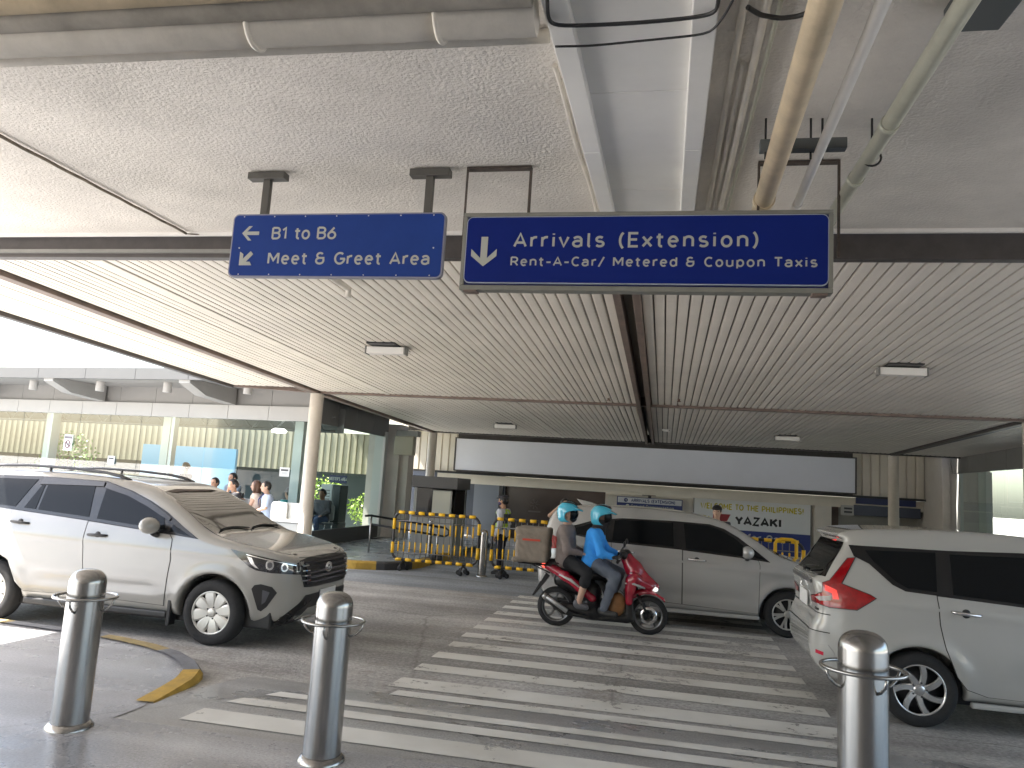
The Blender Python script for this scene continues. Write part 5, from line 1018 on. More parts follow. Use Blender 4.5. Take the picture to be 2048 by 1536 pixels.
# guard booth
gb = thing('guard_booth', 'grey guard booth with dark windows behind the left barricade', 'booth', (-5.45, 18.4, -.15)); m_booth = mat('booth_grey', (.28, .28, .26), .5, noise=(3, .05))
b = MB(); b.box((-.52, -.4, 0), (.52, .7, .98)); b.box((-.52, -.4, .98), (-.44, .7, 1.7)); b.box((.44, .55, .98), (.52, .7, 1.7)); b.box((-.52, .6, .98), (.52, .7, 1.7)); b.box((-.04, -.4, .98), (.44, -.33, 1.62)); b.build('wall', m_booth, gb, .008)
b = MB(); b.box((-.58, -.48, 1.66), (.58, .78, 1.94)); b.build('roof', mat('booth_roof', (.065, .062, .062), .5), gb, .012); b = MB(); b.box((-.44, -.385, .99), (-.05, -.375, 1.65)); b.build('window', m_tint, gb); b = MB(); b.box((.505, -.38, .99), (.515, .54, 1.65)); b.build('window', m_tint, gb); b = MB(); b.box((-.04, -.405, 1.0), (.40, -.401, 1.6)); b.build('blind', mat('blind_cream', (.45, .44, .37), .6), gb)
b = MB(); b.box((-.53, -.41, .95), (.53, -.402, .985)); b.build('sill', m_brown, gb)
# ------------------------------------------------------------------ matching pavilion on the right
pv2 = thing('glass_pavilion', 'glass pavilion with dark grey fascia beyond the white car at the right edge', 'building', (0, 0, 0))
b = MB()
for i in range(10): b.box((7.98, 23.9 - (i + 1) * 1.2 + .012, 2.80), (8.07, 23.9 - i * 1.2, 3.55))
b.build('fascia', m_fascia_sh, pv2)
for i in range(5): b = MB(); b.add([(8.02, 23.6 - i * 1.6 - 1.59, .3), (8.02, 23.6 - i * 1.6, .3), (8.02, 23.6 - i * 1.6, 2.8), (8.02, 23.6 - i * 1.6 - 1.59, 2.8)], [(0, 1, 2, 3)]); b.build('glass_pane', m_glass, pv2)
b = MB(); b.box((7.98, 11.9, 0), (8.06, 23.9, .3)); b.build('plinth', m_plinth, pv2); b = MB(); b.box((8.0, 23.4, .3), (8.1, 23.62, 2.8)); b.box((8.15, 22.0, .3), (8.3, 22.5, 2.8)); b.build('mullion', m_mull, pv2)
b = MB(); b.box((8.0, 11.9, 3.55), (16, 24, 3.8)); b.build('roof', m_wallw, pv2); b = MB(); b.lathe([(0, 3.37), (.10, 3.37), (.10, 3.56)], 18, 'z', (7.7, 20.6, 0)); b.build('downlight', m_fascia, pv2)
b = MB(); b.box((8.0, 11.9, .005), (16, 24, .02)); b.build('interior_floor', m_floor_in, pv2)
b = MB()
for i in range(34): y = 12 + i * .35; b.add([(12.2, y, 1.5), (12.2, y + .18, 1.5), (12.26, y + .20, 1.5), (12.26, y + .33, 1.5), (12.2, y, 3.3), (12.2, y + .18, 3.3), (12.26, y + .20, 3.3), (12.26, y + .33, 3.3)], [(j, j + 1, j + 5, j + 4) for j in range(3)])
b.build('ribbed_back_wall', mat('back_wall_pale', (.50, .49, .42), .6), pv2); b = MB(); b.box((12.3, 12, .02), (12.4, 24, 1.5)); b.build('back_wall', mat('back_wall_grey', (.28, .32, .33), .6), pv2)
b = MB(); b.box((7.95, 24.0, -.16), (9.0, 27.3, 3.45)); b.box((7.75, 23.95, -.16), (7.95, 24.3, 3.45)); tag(b.build('pier', mat('pier_beige', (.46, .43, .39), .6, noise=(2, .08))), 'broad beige rendered pier at the far right beyond the white car', 'wall')
# ------------------------------------------------------------------ the two blue overhead signs
def rrect(w, h, r, n=6):
    P = []
    for cx, cz, a0 in ((w / 2 - r, h / 2 - r, 0), (-w / 2 + r, h / 2 - r, 90), (-w / 2 + r, -h / 2 + r, 180), (w / 2 - r, -h / 2 + r, 270)):
        for k in range(n + 1): a = math.radians(a0 + 90 * k / n); P.append((cx + r * math.cos(a), cz + r * math.sin(a)))
    return P
def arrow_poly(L, wd, hw, hl):
    """arrow pointing to -x with swept barbs"""
    t = wd * 1.05
    return [(-L / 2, 0), (-L / 2 + hl, hw), (-L / 2 + hl + t, hw), (-L / 2 + hl * .55 + t * .35, wd / 2), (L / 2, wd / 2), (L / 2, -wd / 2), (-L / 2 + hl * .55 + t * .35, -wd / 2), (-L / 2 + hl + t, -hw), (-L / 2 + hl, -hw)]
def rot2(P, a): c, s = math.cos(a), math.sin(a); return [(x * c - y * s, x * s + y * c) for x, y in P]
# smaller sign
Y1 = 5.0; A, B_, C_, D_ = on_y(467, 429, Y1), on_y(893, 426, Y1), on_y(885, 556, Y1), on_y(459, 557, Y1)
w1 = ((B_[0] - A[0]) + (C_[0] - D_[0])) / 2; h1 = ((A[2] - D_[2]) + (B_[2] - C_[2])) / 2; c1 = (A + B_ + C_ + D_) / 4
Y1H = 4.66; K1 = Y1H / Y1; C1 = sum(on_y(*p, Y1H) for p in ((467, 429), (893, 426), (885, 556), (459, 557))) / 4
s1 = thing('overhead_sign', 'smaller blue overhead sign reading B1 to B6 and Meet & Greet Area', 'sign', C1, 0.0); s1.scale = (K1, K1, K1)
b = MB(); b.prism(rrect(w1, h1, .045), -.012, .028, 'xz'); b.build('frame', mat('frame_lilac', (.24, .245, .30), .45, .3), s1, .003)
b = MB(); b.prism(rrect(w1 - .024, h1 - .024, .036), -.0145, -.0122, 'xz'); b.build('panel', m_blue2, s1)
text('lettering', 'B1 to B6', m_letter, s1, (-.503, -.0146, .044), .096, wid=.155, sx=1.2, fit=.515); text('lettering', 'Meet & Greet Area', m_letter, s1, (-.515, -.0146, -.145), .094, wid=.155, sx=1.2, fit=1.25)
b = MB(); b.prism([(x - .672, z + .092) for x, z in arrow_poly(.137, .026, .055, .052)], -.0175, -.0147, 'xz'); b.build('arrow', m_letter, s1)
b = MB(); b.prism([(x - .685, z - .098) for x, z in [(-.055, -.055), (.045, -.055), (.03, -.028), (-.002, -.028), (.052, .030), (.030, .052), (-.028, -.006), (-.028, .030), (-.055, .048)]], -.0175, -.0147, 'xz'); b.build('arrow', m_letter, s1)
b = MB()
for i in range(7):
    x = -w1 / 2 + .09 + i * (w1 - .18) / 6
    for z in (h1 / 2 - .022, -h1 / 2 + .022): b.lathe([(0, -.0175), (.004, -.017), (.005, -.0147)], 8, 'y', (x, 0, z))
for x in (-w1 / 2 + .075, w1 / 2 - .075): b.lathe([(0, -.0175), (.005, -.017), (.006, -.0147)], 8, 'y', (x, 0, -.02))
b.build('rivets', mat('rivet', (.55, .55, .55), .3, .6), s1)
for pxs, pxe, pw in ((522, 528, 82), (851, 855, 88)):
    top = on_ceil(pxe, 340); X = on_y(pxs, 425, Y1)[0] - c1[0]; zt = (ceil_z(Y1H) - C1[2]) / K1
    b = MB(); b.box((X - .028, .030, h1 / 2 - .30), (X + .028, .075, zt - .05)); b.build('hanger_post', mat('post_grey', (.085, .08, .07), .55), s1, .003)
    b = MB(); b.box((X - .15, .01, zt - .062), (X + .15, .09, zt - .010)); b.build('hanger_plate', mat('post_grey', (.085, .08, .07), .55), s1, .003)
# larger sign
Y2 = 4.88; A, B_, C_, D_ = on_y(930, 428, Y2), on_y(1668, 423, Y2), on_y(1662, 590, Y2), on_y(921, 580, Y2)
w2 = ((B_[0] - A[0]) + (C_[0] - D_[0])) / 2; h2 = ((A[2] - D_[2]) + (B_[2] - C_[2])) / 2; c2 = (A + B_ + C_ + D_) / 4
Y2H = 4.66; K2 = Y2H / Y2; C2 = sum(on_y(*p, Y2H) for p in ((930, 428), (1668, 423), (1662, 590), (921, 580))) / 4
s2 = thing('overhead_sign', 'larger blue overhead sign reading Arrivals (Extension) with a down arrow', 'sign', C2, 0.0); s2.scale = (K2, K2, K2)
b = MB(); W, Hh = w2 / 2, h2 / 2
b.box((-W, -.03, -Hh), (W, .06, -Hh + .032)); b.box((-W, -.03, Hh - .026), (W, .06, Hh)); b.box((-W, -.03, -Hh + .0325), (-W + .026, .06, Hh - .0265)); b.box((W - .026, -.03, -Hh + .0325), (W, .06, Hh - .0265)); b.build('frame', mat('frame_grey_green', (.20, .20, .175), .5, .2, noise=(8, .1)), s2, .004)
b = MB(); b.box((-W + .026, -.012, -Hh + .032), (W - .026, .05, Hh - .026)); b.build('light_box', mat('sign_back_blue', (.006, .012, .085), .4), s2)
pw, ph = 2 * W - .052, 2 * Hh - .075; zc = .008
b = MB(); b.prism([(x, z + zc) for x, z in rrect(pw, ph, .042)], -.030, -.0125, 'xz'); b.build('panel_border', mat('border_pale', (.36, .40, .46), .4), s2); b = MB(); b.prism([(x, z + zc) for x, z in rrect(pw - .012, ph - .012, .037)], -.0325, -.0302, 'xz'); b.build('panel', m_blue, s2)
text('lettering', 'Arrivals (Extension)', m_letter, s2, (-.829, -.0326, .022), .104, wid=.15, sx=1.2, fit=1.577); text('lettering', 'Rent-A-Car/ Metered & Coupon Taxis', m_letter, s2, (-.845, -.0326, -.106), .066, wid=.16, sx=1.25, fit=1.94)
b = MB(); b.prism([(x - 1.03, z - .006) for x, z in rot2(arrow_poly(.205, .046, .088, .072), math.pi / 2)], -.0355, -.0327, 'xz'); b.build('arrow', m_letter, s2)
for xa, xb in ((935, 1062), (1516, 1670)):
    L, R = (on_ceil(xa, 331)[0] - C2[0]) / K2, (on_ceil(xb, 331)[0] - C2[0]) / K2; zt = (ceil_z(Y2H) - C2[2]) / K2; b = MB()
    if xa < 1000: b.box((L - .006, .02, -.0), (L + .006, .035, zt - .02)); b.box((R - .012, .06, Hh - .02), (R + .006, .075, zt - .02)); b.box((L - .006, .02, zt - .02), (R + .006, .075, zt - .004))
    else: b.box((L - .008, .06, Hh - .02), (L + .008, .075, zt - .02)); b.box((R - .008, .03, -.02), (R + .008, .045, zt - .02)); b.box((L - .008, .03, zt - .022), (R + .008, .075, zt - .004))
    b.build('hanger_frame', mat('rusty_rod', (.065, .05, .04), .7, noise=(20, .4)), s2)
b = MB(); b.tube([(-W - .004, .02, -Hh + .01), (-W - .004, .02, Hh - .12)], .008, 6); b.box((-W + .03, -.028, -Hh - .012), (-W + .12, .05, -Hh)); b.box((W - .12, -.028, -Hh - .012), (W - .03, .05, -Hh)); b.build('bracket', m_brown, s2)

# ------------------------------------------------------------------ steel bollards
def bollard_parts(t, h, r, ring=True):
    b = MB(); e = .05; b.lathe([(r, .0), (r, h - .085)] + [(r * math.cos(a) ** .75 if a < 1.57 else 0, h - .085 + .085 * math.sin(a)) for a in np.linspace(.08, 1.5708, 9)], 48); b.build('post', m_steel, t)
    b = MB(); b.lathe([(r + .001, .035), (r + .012, .03), (r + .028, .012), (r + .030, 0)], 48); b.build('base_collar', m_steel, t)
    if ring:
        zr = h - .175; R = r + .075; b = MB(); b.tube([(R * math.cos(a), R * math.sin(a), zr) for a in np.linspace(0, 2 * math.pi, 49)[:-1]], .0095, 10, closed=True)
        b.build('chain_ring', m_steel, t)
        for k in range(4):
            a = math.radians(-75 + 90 * k); c, s = math.cos(a), math.sin(a); b = MB(); b.tube([(R * c, R * s, zr), ((R - .012) * c, (R - .012) * s, zr - .045), ((r + .03) * c, (r + .03) * s, zr - .075), ((r - .005) * c, (r - .005) * s, zr - .09)], .007, 8); b.build('ring_stay', m_steel, t)
for (x, y, h, lab) in ((-3.668, 4.50, .987, 'brushed steel bollard at the left, before the white car door with roof rails'), (-1.962, 4.55, .985, 'brushed steel bollard between the white car bumper and zebra stripes'), (.955, 4.05, 1.115, 'brushed steel bollard at the right, before the rear wheel of the car')):
    t = thing('bollard', lab, 'bollard', (x, y, 0), random.uniform(-.2, .2), 'steel bollards with chain rings'); bollard_parts(t, h, .112)
for (px, py, h, r, lab) in ((963, 1153, .93, .085, 'slim steel bollard standing between the two yellow and black barricades'), (840, 1128, .95, .06, 'slim steel post behind the middle of the left barricade')):
    q = on_z(px, py, -.15); t = thing('bollard', lab, 'bollard', (q[0], q[1] + (.6 if py < 1140 else 0), -.15), 0, 'slim far bollards'); bollard_parts(t, h, r, False)

# ------------------------------------------------------------------ yellow and black barricades
def barricade(x0, x1, y, lab, rz=0.0, first=[None]):
    w = x1 - x0; t = thing('barricade', lab, 'barricade', ((x0 + x1) / 2, y, -.15), rz, 'yellow and black barricades'); z0, z1, r = .21, 1.16, .16; hw = w / 2
    P = rrect(w, z1 - z0, r, 6); P = [(x, 0, z + (z0 + z1) / 2) for x, z in P]; b = MB(); b.tube(P, .026, 10, closed=True); b.build('frame', mat('barrier_black', (.03, .028, .03), .45), t)
    b = MB(); nb = int((w - .3) / .21) + 1
    for i in range(nb):
        x = -hw + .15 + i * (w - .3) / (nb - 1)
        for z in (z0, z1): b.tube([(x - .065, 0, z), (x + .065, 0, z)], .034, 10)
    for z in (z0 + .22, z1 - .25):
        for x in (-hw, hw): b.tube([(x, 0, z - .10), (x, 0, z + .12)], .035, 10)
    b.build('reflective_stripe', m_yellow, t)
    n = int(w / .115)
    for i in range(1, n):
        x = -hw + i * w / n; b = MB(); b.tube([(x, 0, z0 + .01), (x, 0, z1 - .01)], .009, 6); b.tube([(x, 0, z0 + .16), (x, 0, z0 + .36)], .017, 6, m=1); b.tube([(x, 0, z1 - .42), (x, 0, z1 - .20)], .017, 6, m=1); b.build('upright', [mat('barrier_grey', (.16, .15, .15), .4), m_yellow], t)
    b = MB(); b.tube([(-hw, 0, z1 - .17), (hw, 0, z1 - .17)], .010, 6); b.tube([(-hw, 0, z0 + .15), (hw, 0, z0 + .15)], .009, 6); b.build('rail', mat('barrier_grey', (.16, .15, .15), .4), t)
    for x in (-hw + .25, hw - .28):
        b = MB(); b.tube([(x, -.20, .05), (x, -.18, .12), (x, 0, .19), (x, .18, .12), (x, .20, .05)], .018, 8); b.tube([(x - .09, -.02, .03), (x - .07, 0, .12), (x, 0, .17), (x + .07, 0, .12), (x + .09, .02, .03)], .020, 8); f = b.build('foot', m_black, t)
        for xx, yy in ((x - .09, -.02), (x + .09, .02), (x, -.2), (x, .2)): b = MB(); b.lathe([(0, -.015), (.045, -.015), (.05, 0), (.045, .015), (0, .015)], 14, 'y', (xx, yy, .05)); b.build('castor', m_rubber, f)
    return t
barricade(-5.43, -3.63, 15.25, 'yellow and black barricade on the left, in front of the guard booth')
barricade(-3.36, -1.50, 15.30, 'yellow and black barricade between the guard and the red scooter')
barricade(.55, 2.45, 14.6, 'yellow and black barricade before the welcome board, left of the bent yellow pipe', -.02)
barricade(2.62, 4.4, 14.6, 'yellow and black barricade before the welcome board, mostly behind the right white car')
hoop = on_y(1592, 1080, 14.3); b = MB(); X, Z = hoop[0], hoop[2]; b.tube([(X - .35, 14.25, -.15), (X - .35, 14.25, Z - .08), (X - .32, 14.25, Z - .02), (X - .25, 14.25, Z), (X - .08, 14.25, Z), (X - .02, 14.25, Z - .02), (X, 14.25, Z - .08), (X, 14.25, -.15)], .030, 12); tag(b.build('hoop_barrier', m_yellow), 'bent yellow pipe hoop behind the bonnet of the silver car', 'barrier')
q = on_y(1607, 1100, 14.9); t = thing('bollard', 'slim steel post just right of the bent yellow pipe hoop', 'bollard', (q[0], 14.9, -.15), 0, 'slim far bollards'); bollard_parts(t, .96, .05, False)
# hand rail of the far ramp
hr = thing('handrail', 'black topped handrail on steel posts at the ramp beside the glass pavilion', 'handrail', (0, 0, 0)); P0 = on_y(743, 1031, 16.6); P1 = on_y(891, 1056, 16.9)
b = MB(); b.tube([tuple(P0 + [-.02, -.3, 0]), tuple(P0), tuple(P1)], .026, 8); b.tube([tuple(P0 - [0, 0, .19]), tuple(P1 - [0, 0, .19])], .022, 8); b.tube([tuple(P1), tuple(P1 + [.08, 0, -.05]), tuple(P1 + [.08, 0, -.14]), tuple(P1 - [0, 0, .19])], .022, 8); b.build('rail', m_black, hr)
for P in (P0, P0 + (P1 - P0) * .9): b = MB(); b.tube([(P[0], P[1], -.15), (P[0], P[1], P[2])], .022, 10); b.build('post', m_steel, hr)
# ------------------------------------------------------------------ people
m_skin = mat('skin_tan', (.40, .23, .15), .5); m_skin2 = mat('skin_light', (.52, .33, .24), .5); m_skin3 = mat('skin_dark', (.22, .12, .075), .5); m_hair = mat('hair_black', (.012, .010, .010), .45); m_hair_b = mat('hair_brown', (.09, .04, .02), .45)
def V3(*p): return np.array(p, float)
def unit(v): v = np.array(v, float); return v / np.linalg.norm(v)
def hand(B, wr, d, nrm, curl=.5, sc=1.0, thumb=1):
    """palm, four unequal fingers bent at the knuckles and a thumb leaving the side of the palm"""
    d = unit(d); nrm = unit(np.array(nrm) - d * np.dot(nrm, d)); s = np.cross(d, nrm) * thumb; p0 = wr + d * .02 * sc; p1 = wr + d * .075 * sc
    for o in (-.022, 0, .022): B.cone(p0 + s * o * .7 * sc, p1 + s * o * sc, .016 * sc, .015 * sc, .012)
    for i, (o, L) in enumerate(((.030, .066), (.011, .075), (-.009, .070), (-.028, .055))):
        a = p1 + s * o * sc; c = curl; d1 = d * math.cos(c) + nrm * math.sin(c); d2 = d * math.cos(2.1 * c) + nrm * math.sin(2.1 * c); m = a + d1 * L * .5 * sc; B.cone(a, m, .0102 * sc, .0095 * sc, .004); B.cone(m, m + d2 * L * .5 * sc, .0095 * sc, .0085 * sc, .004)
    a = p0 + s * .030 * sc + d * .012 * sc; m = a + (s * .75 + d * .6 + nrm * .2) * .034 * sc; B.cone(a, m, .0125 * sc, .0108 * sc, .008); B.cone(m, m + (d * .9 + nrm * .35 + s * .1) * .032 * sc, .0105 * sc, .009 * sc, .004)
def head_parts(B, c, f, up=(0, 0, 1)):
    """head with brow, nose, jaw and ears around its centre c, facing f"""
    f = unit(f); up = unit(up); s = np.cross(up, f); R = np.stack([f, s, up], 1)
    B.ell(c + up * .025 - f * .008, (.098, .077, .090), R, .02); B.ell(c - up * .045 + f * .018, (.072, .060, .078), R, .035); B.ell(c - up * .09 + f * .045, (.032, .034, .022), R, .03)
    B.cone(c + f * .088 + up * .012, c + f * .108 - up * .026, .009, .014, .012); B.cone(c + f * .084 - up * .058 - s * .014, c + f * .084 - up * .058 + s * .014, .010, .010, .010); B.cone(c + f * .082 + up * .030 - s * .03, c + f * .082 + up * .030 + s * .03, .011, .011, .012)
    for q in (-1, 1): B.ell(c + s * q * .077 - f * .008 - up * .01, (.022, .010, .034), R, .010)
    return f, s, up, R
def person(name, lab, J, shirt, trouser, skin=m_skin, hair=m_hair, sleeve='short', shoes=m_black, h=.0115, hair_len=0.0, root=(0, 0, 0), group=None, face=(1, 0, 0), legs=True, handm=None, cap=None, mask=None, curl=.5, glove=None, girth=1.0, calf_skin=False, hair_on=True):
    t = thing(name, lab, 'person', root, 0, group); B = Blob(); J = {k: np.array(v, float) for k, v in J.items()}; g = girth
    T = []                                                           # trunk rods: pelvis to chest to shoulders
    mid = (J['pelvis'] + J['chest']) / 2; sl = unit(J['shL'] - J['shR']); hl = unit(J['hipL'] - J['hipR'])
    for o in (-.065, .065): T.append((J['pelvis'] + hl * o, mid + sl * o * .85, .108 * g, .098 * g, .06)); T.append((mid + sl * o * .85, J['chest'] + sl * o * 1.15, .098 * g, .108 * g, .06))
    T.append((J['chest'] + sl * .10 + V3(0, 0, .06), J['chest'] - sl * .10 + V3(0, 0, .06), .078, .078, .06))
    for q in 'LR': T.append((J['chest'] + (sl if q == 'L' else -sl) * .07 + V3(0, 0, .05), J['sh' + q], .075, .056, .05))
    for a, b_, r0, r1, k in T: B.cone(a, b_, r0, r1, k)
    B.cone(J['chest'] + V3(0, 0, .09), J['head'] - unit(face) * .012 - V3(0, 0, .07), .058, .050, .03)
    f, s, up, R = head_parts(B, J['head'], face); U = []; Fo = []; Th = []; Ca = []; Ft = []
    for q in 'LR':
        U.append((J['sh' + q], J['el' + q], .052 * g, .040, .03)); Fo.append((J['el' + q], J['wr' + q], .040, .027, .02)); Th.append((J['hip' + q], J['kn' + q], .086 * g, .056, .05))
        m = J['kn' + q] * .68 + J['an' + q] * .32; Ca.append((J['kn' + q], m, .054, .053, .03)); Ca.append((m, J['an' + q], .053, .036, .03)); a, o = J['an' + q], J['to' + q]; dn = V3(0, 0, -.045); back = -unit(o - a) * .035
        Ft.append((a + dn * .4 + back, a + dn + back, .034, .034, .02)); Ft.append((a + dn, o, .036, .028, .03))
    for lst in (U, Fo) + ((Th, Ca, Ft) if legs else ()):
        for a, b_, r0, r1, k in lst: B.cone(a, b_, r0, r1, k)
    for q in 'LR':
        d, nr = (handm or {}).get(q, (unit(J['wr' + q] - J['el' + q]), (0, 0, -1))); hand(B, J['wr' + q], d, nr, curl, thumb=1 if q == 'R' else -1)
    B.build('body', skin, t, h)
    S = Blob(); gs = .015
    for a, b_, r0, r1, k in T: S.cone(a, b_, r0 + gs, r1 + gs, k)
    hem = J['pelvis'] + V3(0, 0, -.03)
    for o in (-.06, .06): S.cone(hem + hl * o, J['pelvis'] + hl * o, .112 * g + gs, .108 * g + gs, .05)
    for a, b_, r0, r1, k in U: e = b_ if sleeve == 'long' else a + (b_ - a) * (.72 if sleeve == 'short' else .1); S.cone(a, e, r0 + gs, r1 + gs + .006, .03)
    if sleeve == 'long':
        for a, b_, r0, r1, k in Fo: S.cone(a, a + (b_ - a) * .93, r0 + gs, r1 + gs, .03)
    nk = J['chest'] + V3(0, 0, .145); S.cut(lambda X, Y, Z: Z - nk[2] + 0 * X + 0 * Y); S.build('shirt', shirt, t, h, wr=.0035)
    if legs:
        S = Blob()
        for a, b_, r0, r1, k in Th: S.cone(a, b_, r0 + .014, r1 + .016, .05)
        for i, (a, b_, r0, r1, k) in enumerate(Ca):
            if calf_skin and i % 2: b_ = a + (b_ - a) * .12
            elif i % 2: b_ = a + (b_ - a) * .96
            S.cone(a, b_, r0 + .013, r1 + .018, .04)
        for o in (-.06, .06): S.cone(J['pelvis'] + hl * o + V3(0, 0, .04), J['pelvis'] + hl * o - V3(0, 0, .03), .108 * g + .011, .112 * g + .011, .05)
        S.build('trousers', trouser, t, h, wr=.0032)
        for i in (0, 2): S = Blob(); [S.cone(a, b_, r0 + .008, r1 + .010, .02) for a, b_, r0, r1, k in Ft[i:i + 2]]; S.build('shoe', shoes, t, h)
    c = J['head']
    if hair_on:
        S = Blob(); S.ell(c + up * .03 - f * .014, (.105, .086, .098), R, .02).ell(c - up * .01 - f * .055, (.062, .076, .075), R, .03)
        if hair_len: 
            for q in (-.045, .0, .045): S.cone(c - f * .06 + s * q, c - f * (.085 - abs(q) * .8) - up * hair_len + s * q * 1.25, .052, .040, .04)
            for q in (-1, 1): S.cone(c + s * q * .075 + up * .02 + f * .005, c + s * q * .085 - up * hair_len * .8 + f * .02, .028, .03, .03)
        n_ = f * .80 - up * .60; o_ = c + f * .050 + up * .045
        fw = lambda X, Y, Z: np.minimum((X - o_[0]) * f[0] + (Y - o_[1]) * f[1] + (Z - o_[2]) * f[2], -((X - o_[0]) * up[0] + (Y - o_[1]) * up[1] + (Z - o_[2]) * up[2]) + .035)
        S.cut(fw); S.build('hair', hair, t, h * .8)
    for q in (-1, 1):
        b = MB(); e = c + f * .081 + s * q * .032 + up * .008; b.lathe([(0, .009), (.008, .006), (.011, 0), (.008, -.006), (0, -.009)], 10, 'z', e); b.build('eye', m_black, t)
    b = MB(); e = c + f * .093 - up * .058; b.tube([tuple(e - s * .022), tuple(e + f * .003), tuple(e + s * .022)], [.003, .005, .003], 6); b.build('mouth', mat('lips', (.28, .10, .08), .5), t)
    if mask: S = Blob(); S.ell(c - up * .052 + f * .035, (.072, .068, .062), R, .02); S.cut(lambda X, Y, Z: -((X - c[0]) * f[0] + (Y - c[1]) * f[1] + (Z - c[2]) * f[2]) - .0); S.build('face_mask', mask, t, h * .8)
    t['facing'] = [float(q) for q in f]; return t, (c, f, s, up, R)

def standing(h=1.66, face=0.0, armL=None, armR=None, lean=0.0, stride=.06):
    """joints of a standing figure, feet at z = 0, turned to angle 'face' from +x"""
    k = h / 1.72; c, s_ = math.cos(face), math.sin(face); W = lambda fw, lf, up: np.array([c * fw - s_ * lf, s_ * fw + c * lf, up]) * k
    J = dict(pelvis=W(0, 0, .95), chest=W(.01, 0, 1.28), head=W(.035, 0, 1.605), hipL=W(0, .09, .92), hipR=W(0, -.09, .92), knL=W(.03, .095, .50), knR=W(stride, -.095, .50), anL=W(-.03, .10, .085), anR=W(stride - .03, -.10, .085), toL=W(.13, .12, .03), toR=W(stride + .13, -.12, .03), shL=W(0, .185, 1.375), shR=W(0, -.185, 1.375))
    for q, sg, arm in (('L', 1, armL), ('R', -1, armR)):
        e, w = arm or ((-.02, .225, 1.09), (.06, .235, .84)); J['el' + q] = W(e[0], sg * e[1], e[2]); J['wr' + q] = W(w[0], sg * w[1], w[2])
    return J, (c, s_, 0)
def seated(face=0.0, seat=.45, armL=None, armR=None, k=.97, lean=.0):
    c, s_ = math.cos(face), math.sin(face); W = lambda fw, lf, up: np.array([(c * fw - s_ * lf) * k, (s_ * fw + c * lf) * k, (up - .45) * k + seat])
    J = dict(pelvis=W(0, 0, .56), chest=W(-.03 + lean, 0, .89), head=W(.015 + lean * 1.3, 0, 1.205), hipL=W(.03, .09, .54), hipR=W(.03, -.09, .54), knL=W(.44, .11, .53), knR=W(.44, -.11, .53), anL=W(.42, .11, .085), anR=W(.46, -.11, .085), toL=W(.58, .13, .03), toR=W(.62, -.13, .03), shL=W(-.03 + lean, .18, .985), shR=W(-.03 + lean, -.18, .985))
    for q, sg, arm in (('L', 1, armL), ('R', -1, armR)):
        e, w = arm or ((.05, .215, .74), (.27, .14, .645)); J['el' + q] = W(e[0], sg * e[1], e[2]); J['wr' + q] = W(w[0], sg * w[1], w[2])
    return J, (c, s_, 0)
def cloth(n, c): return mat('cloth_' + n, c, .85, noise=(14, .12), bump=(60, .25, .004))
A = math.radians
# guard in a reflective vest
J, f = standing(1.62, A(168), None, None); t, hd = person('person', 'guard in reflective vest and cap between the barricades', J, cloth('white', (.52, .53, .58)), cloth('navy', (.018, .02, .035)), sleeve='long', root=(-3.30, 16.0, -.15), face=(math.cos(A(168)), math.sin(A(168)), 0), mask=mat('mask_purple', (.05, .03, .09), .7), h=.0105, hair_on=True)
S = Blob(); P = J['pelvis']; C0 = J['chest']; ls = unit(J['shL'] - J['shR'])
for o in (-.065, .065): S.cone(P + ls * o, C0 + ls * o * 1.2, .130, .132, .05)
S.cone(C0 + ls * .10 + V3(0, 0, .06), C0 - ls * .10 + V3(0, 0, .06), .099, .099, .05); S.cut(lambda X, Y, Z: Z - C0[2] - .135 + 0 * X + 0 * Y); S.cut(lambda X, Y, Z: P[2] + .02 - Z + 0 * X + 0 * Y)
vm = bpy.data.materials.new('reflective_vest'); vm.use_nodes = True; tr_ = vm.node_tree; tc = tr_.nodes.new('ShaderNodeTexCoord'); sp = tr_.nodes.new('ShaderNodeSeparateXYZ'); rp = tr_.nodes.new('ShaderNodeValToRGB'); rp.color_ramp.interpolation = 'CONSTANT'
tr_.links.new(tc.outputs['Object'], sp.inputs[0]); mr = tr_.nodes.new('ShaderNodeMapRange'); mr.inputs[1].default_value = .85; mr.inputs[2].default_value = 1.4; tr_.links.new(sp.outputs[2], mr.inputs[0]); tr_.links.new(mr.outputs[0], rp.inputs[0])
e = rp.color_ramp.elements; e[0].position = 0; e[0].color = (.03, .035, .05, 1); e[1].position = .18; e[1].color = (.42, .62, .03, 1)
for ps, cl in ((.36, (.03, .035, .05, 1)), (.72, (.42, .62, .03, 1)), (.90, (.03, .035, .05, 1))): q = e.new(ps); q.color = cl
tr_.links.new(rp.outputs[0], tr_.nodes['Principled BSDF'].inputs['Base Color']); S.build('vest', vm, t, .0105)
c, f, s, up, R = hd; S = Blob(); S.ell(c + up * .066 - f * .008, (.110, .095, .045), R, .02).ell(c + up * .098 - f * .004, (.118, .104, .026), R, .03); S.build('cap', mat('cap_dark', (.025, .025, .035), .6), t, .009); b = MB(); b.lathe([(0, .004), (.025, .003), (.028, 0)], 12, 'z', c + f * .112 + up * .085); b.build('cap_badge', mat('badge_gold', (.5, .38, .1), .3, .8), t); S = Blob(); S.ell(c + f * .110 + up * .045, (.045, .070, .009), R, .01); S.build('cap_peak', m_black, t, .008)
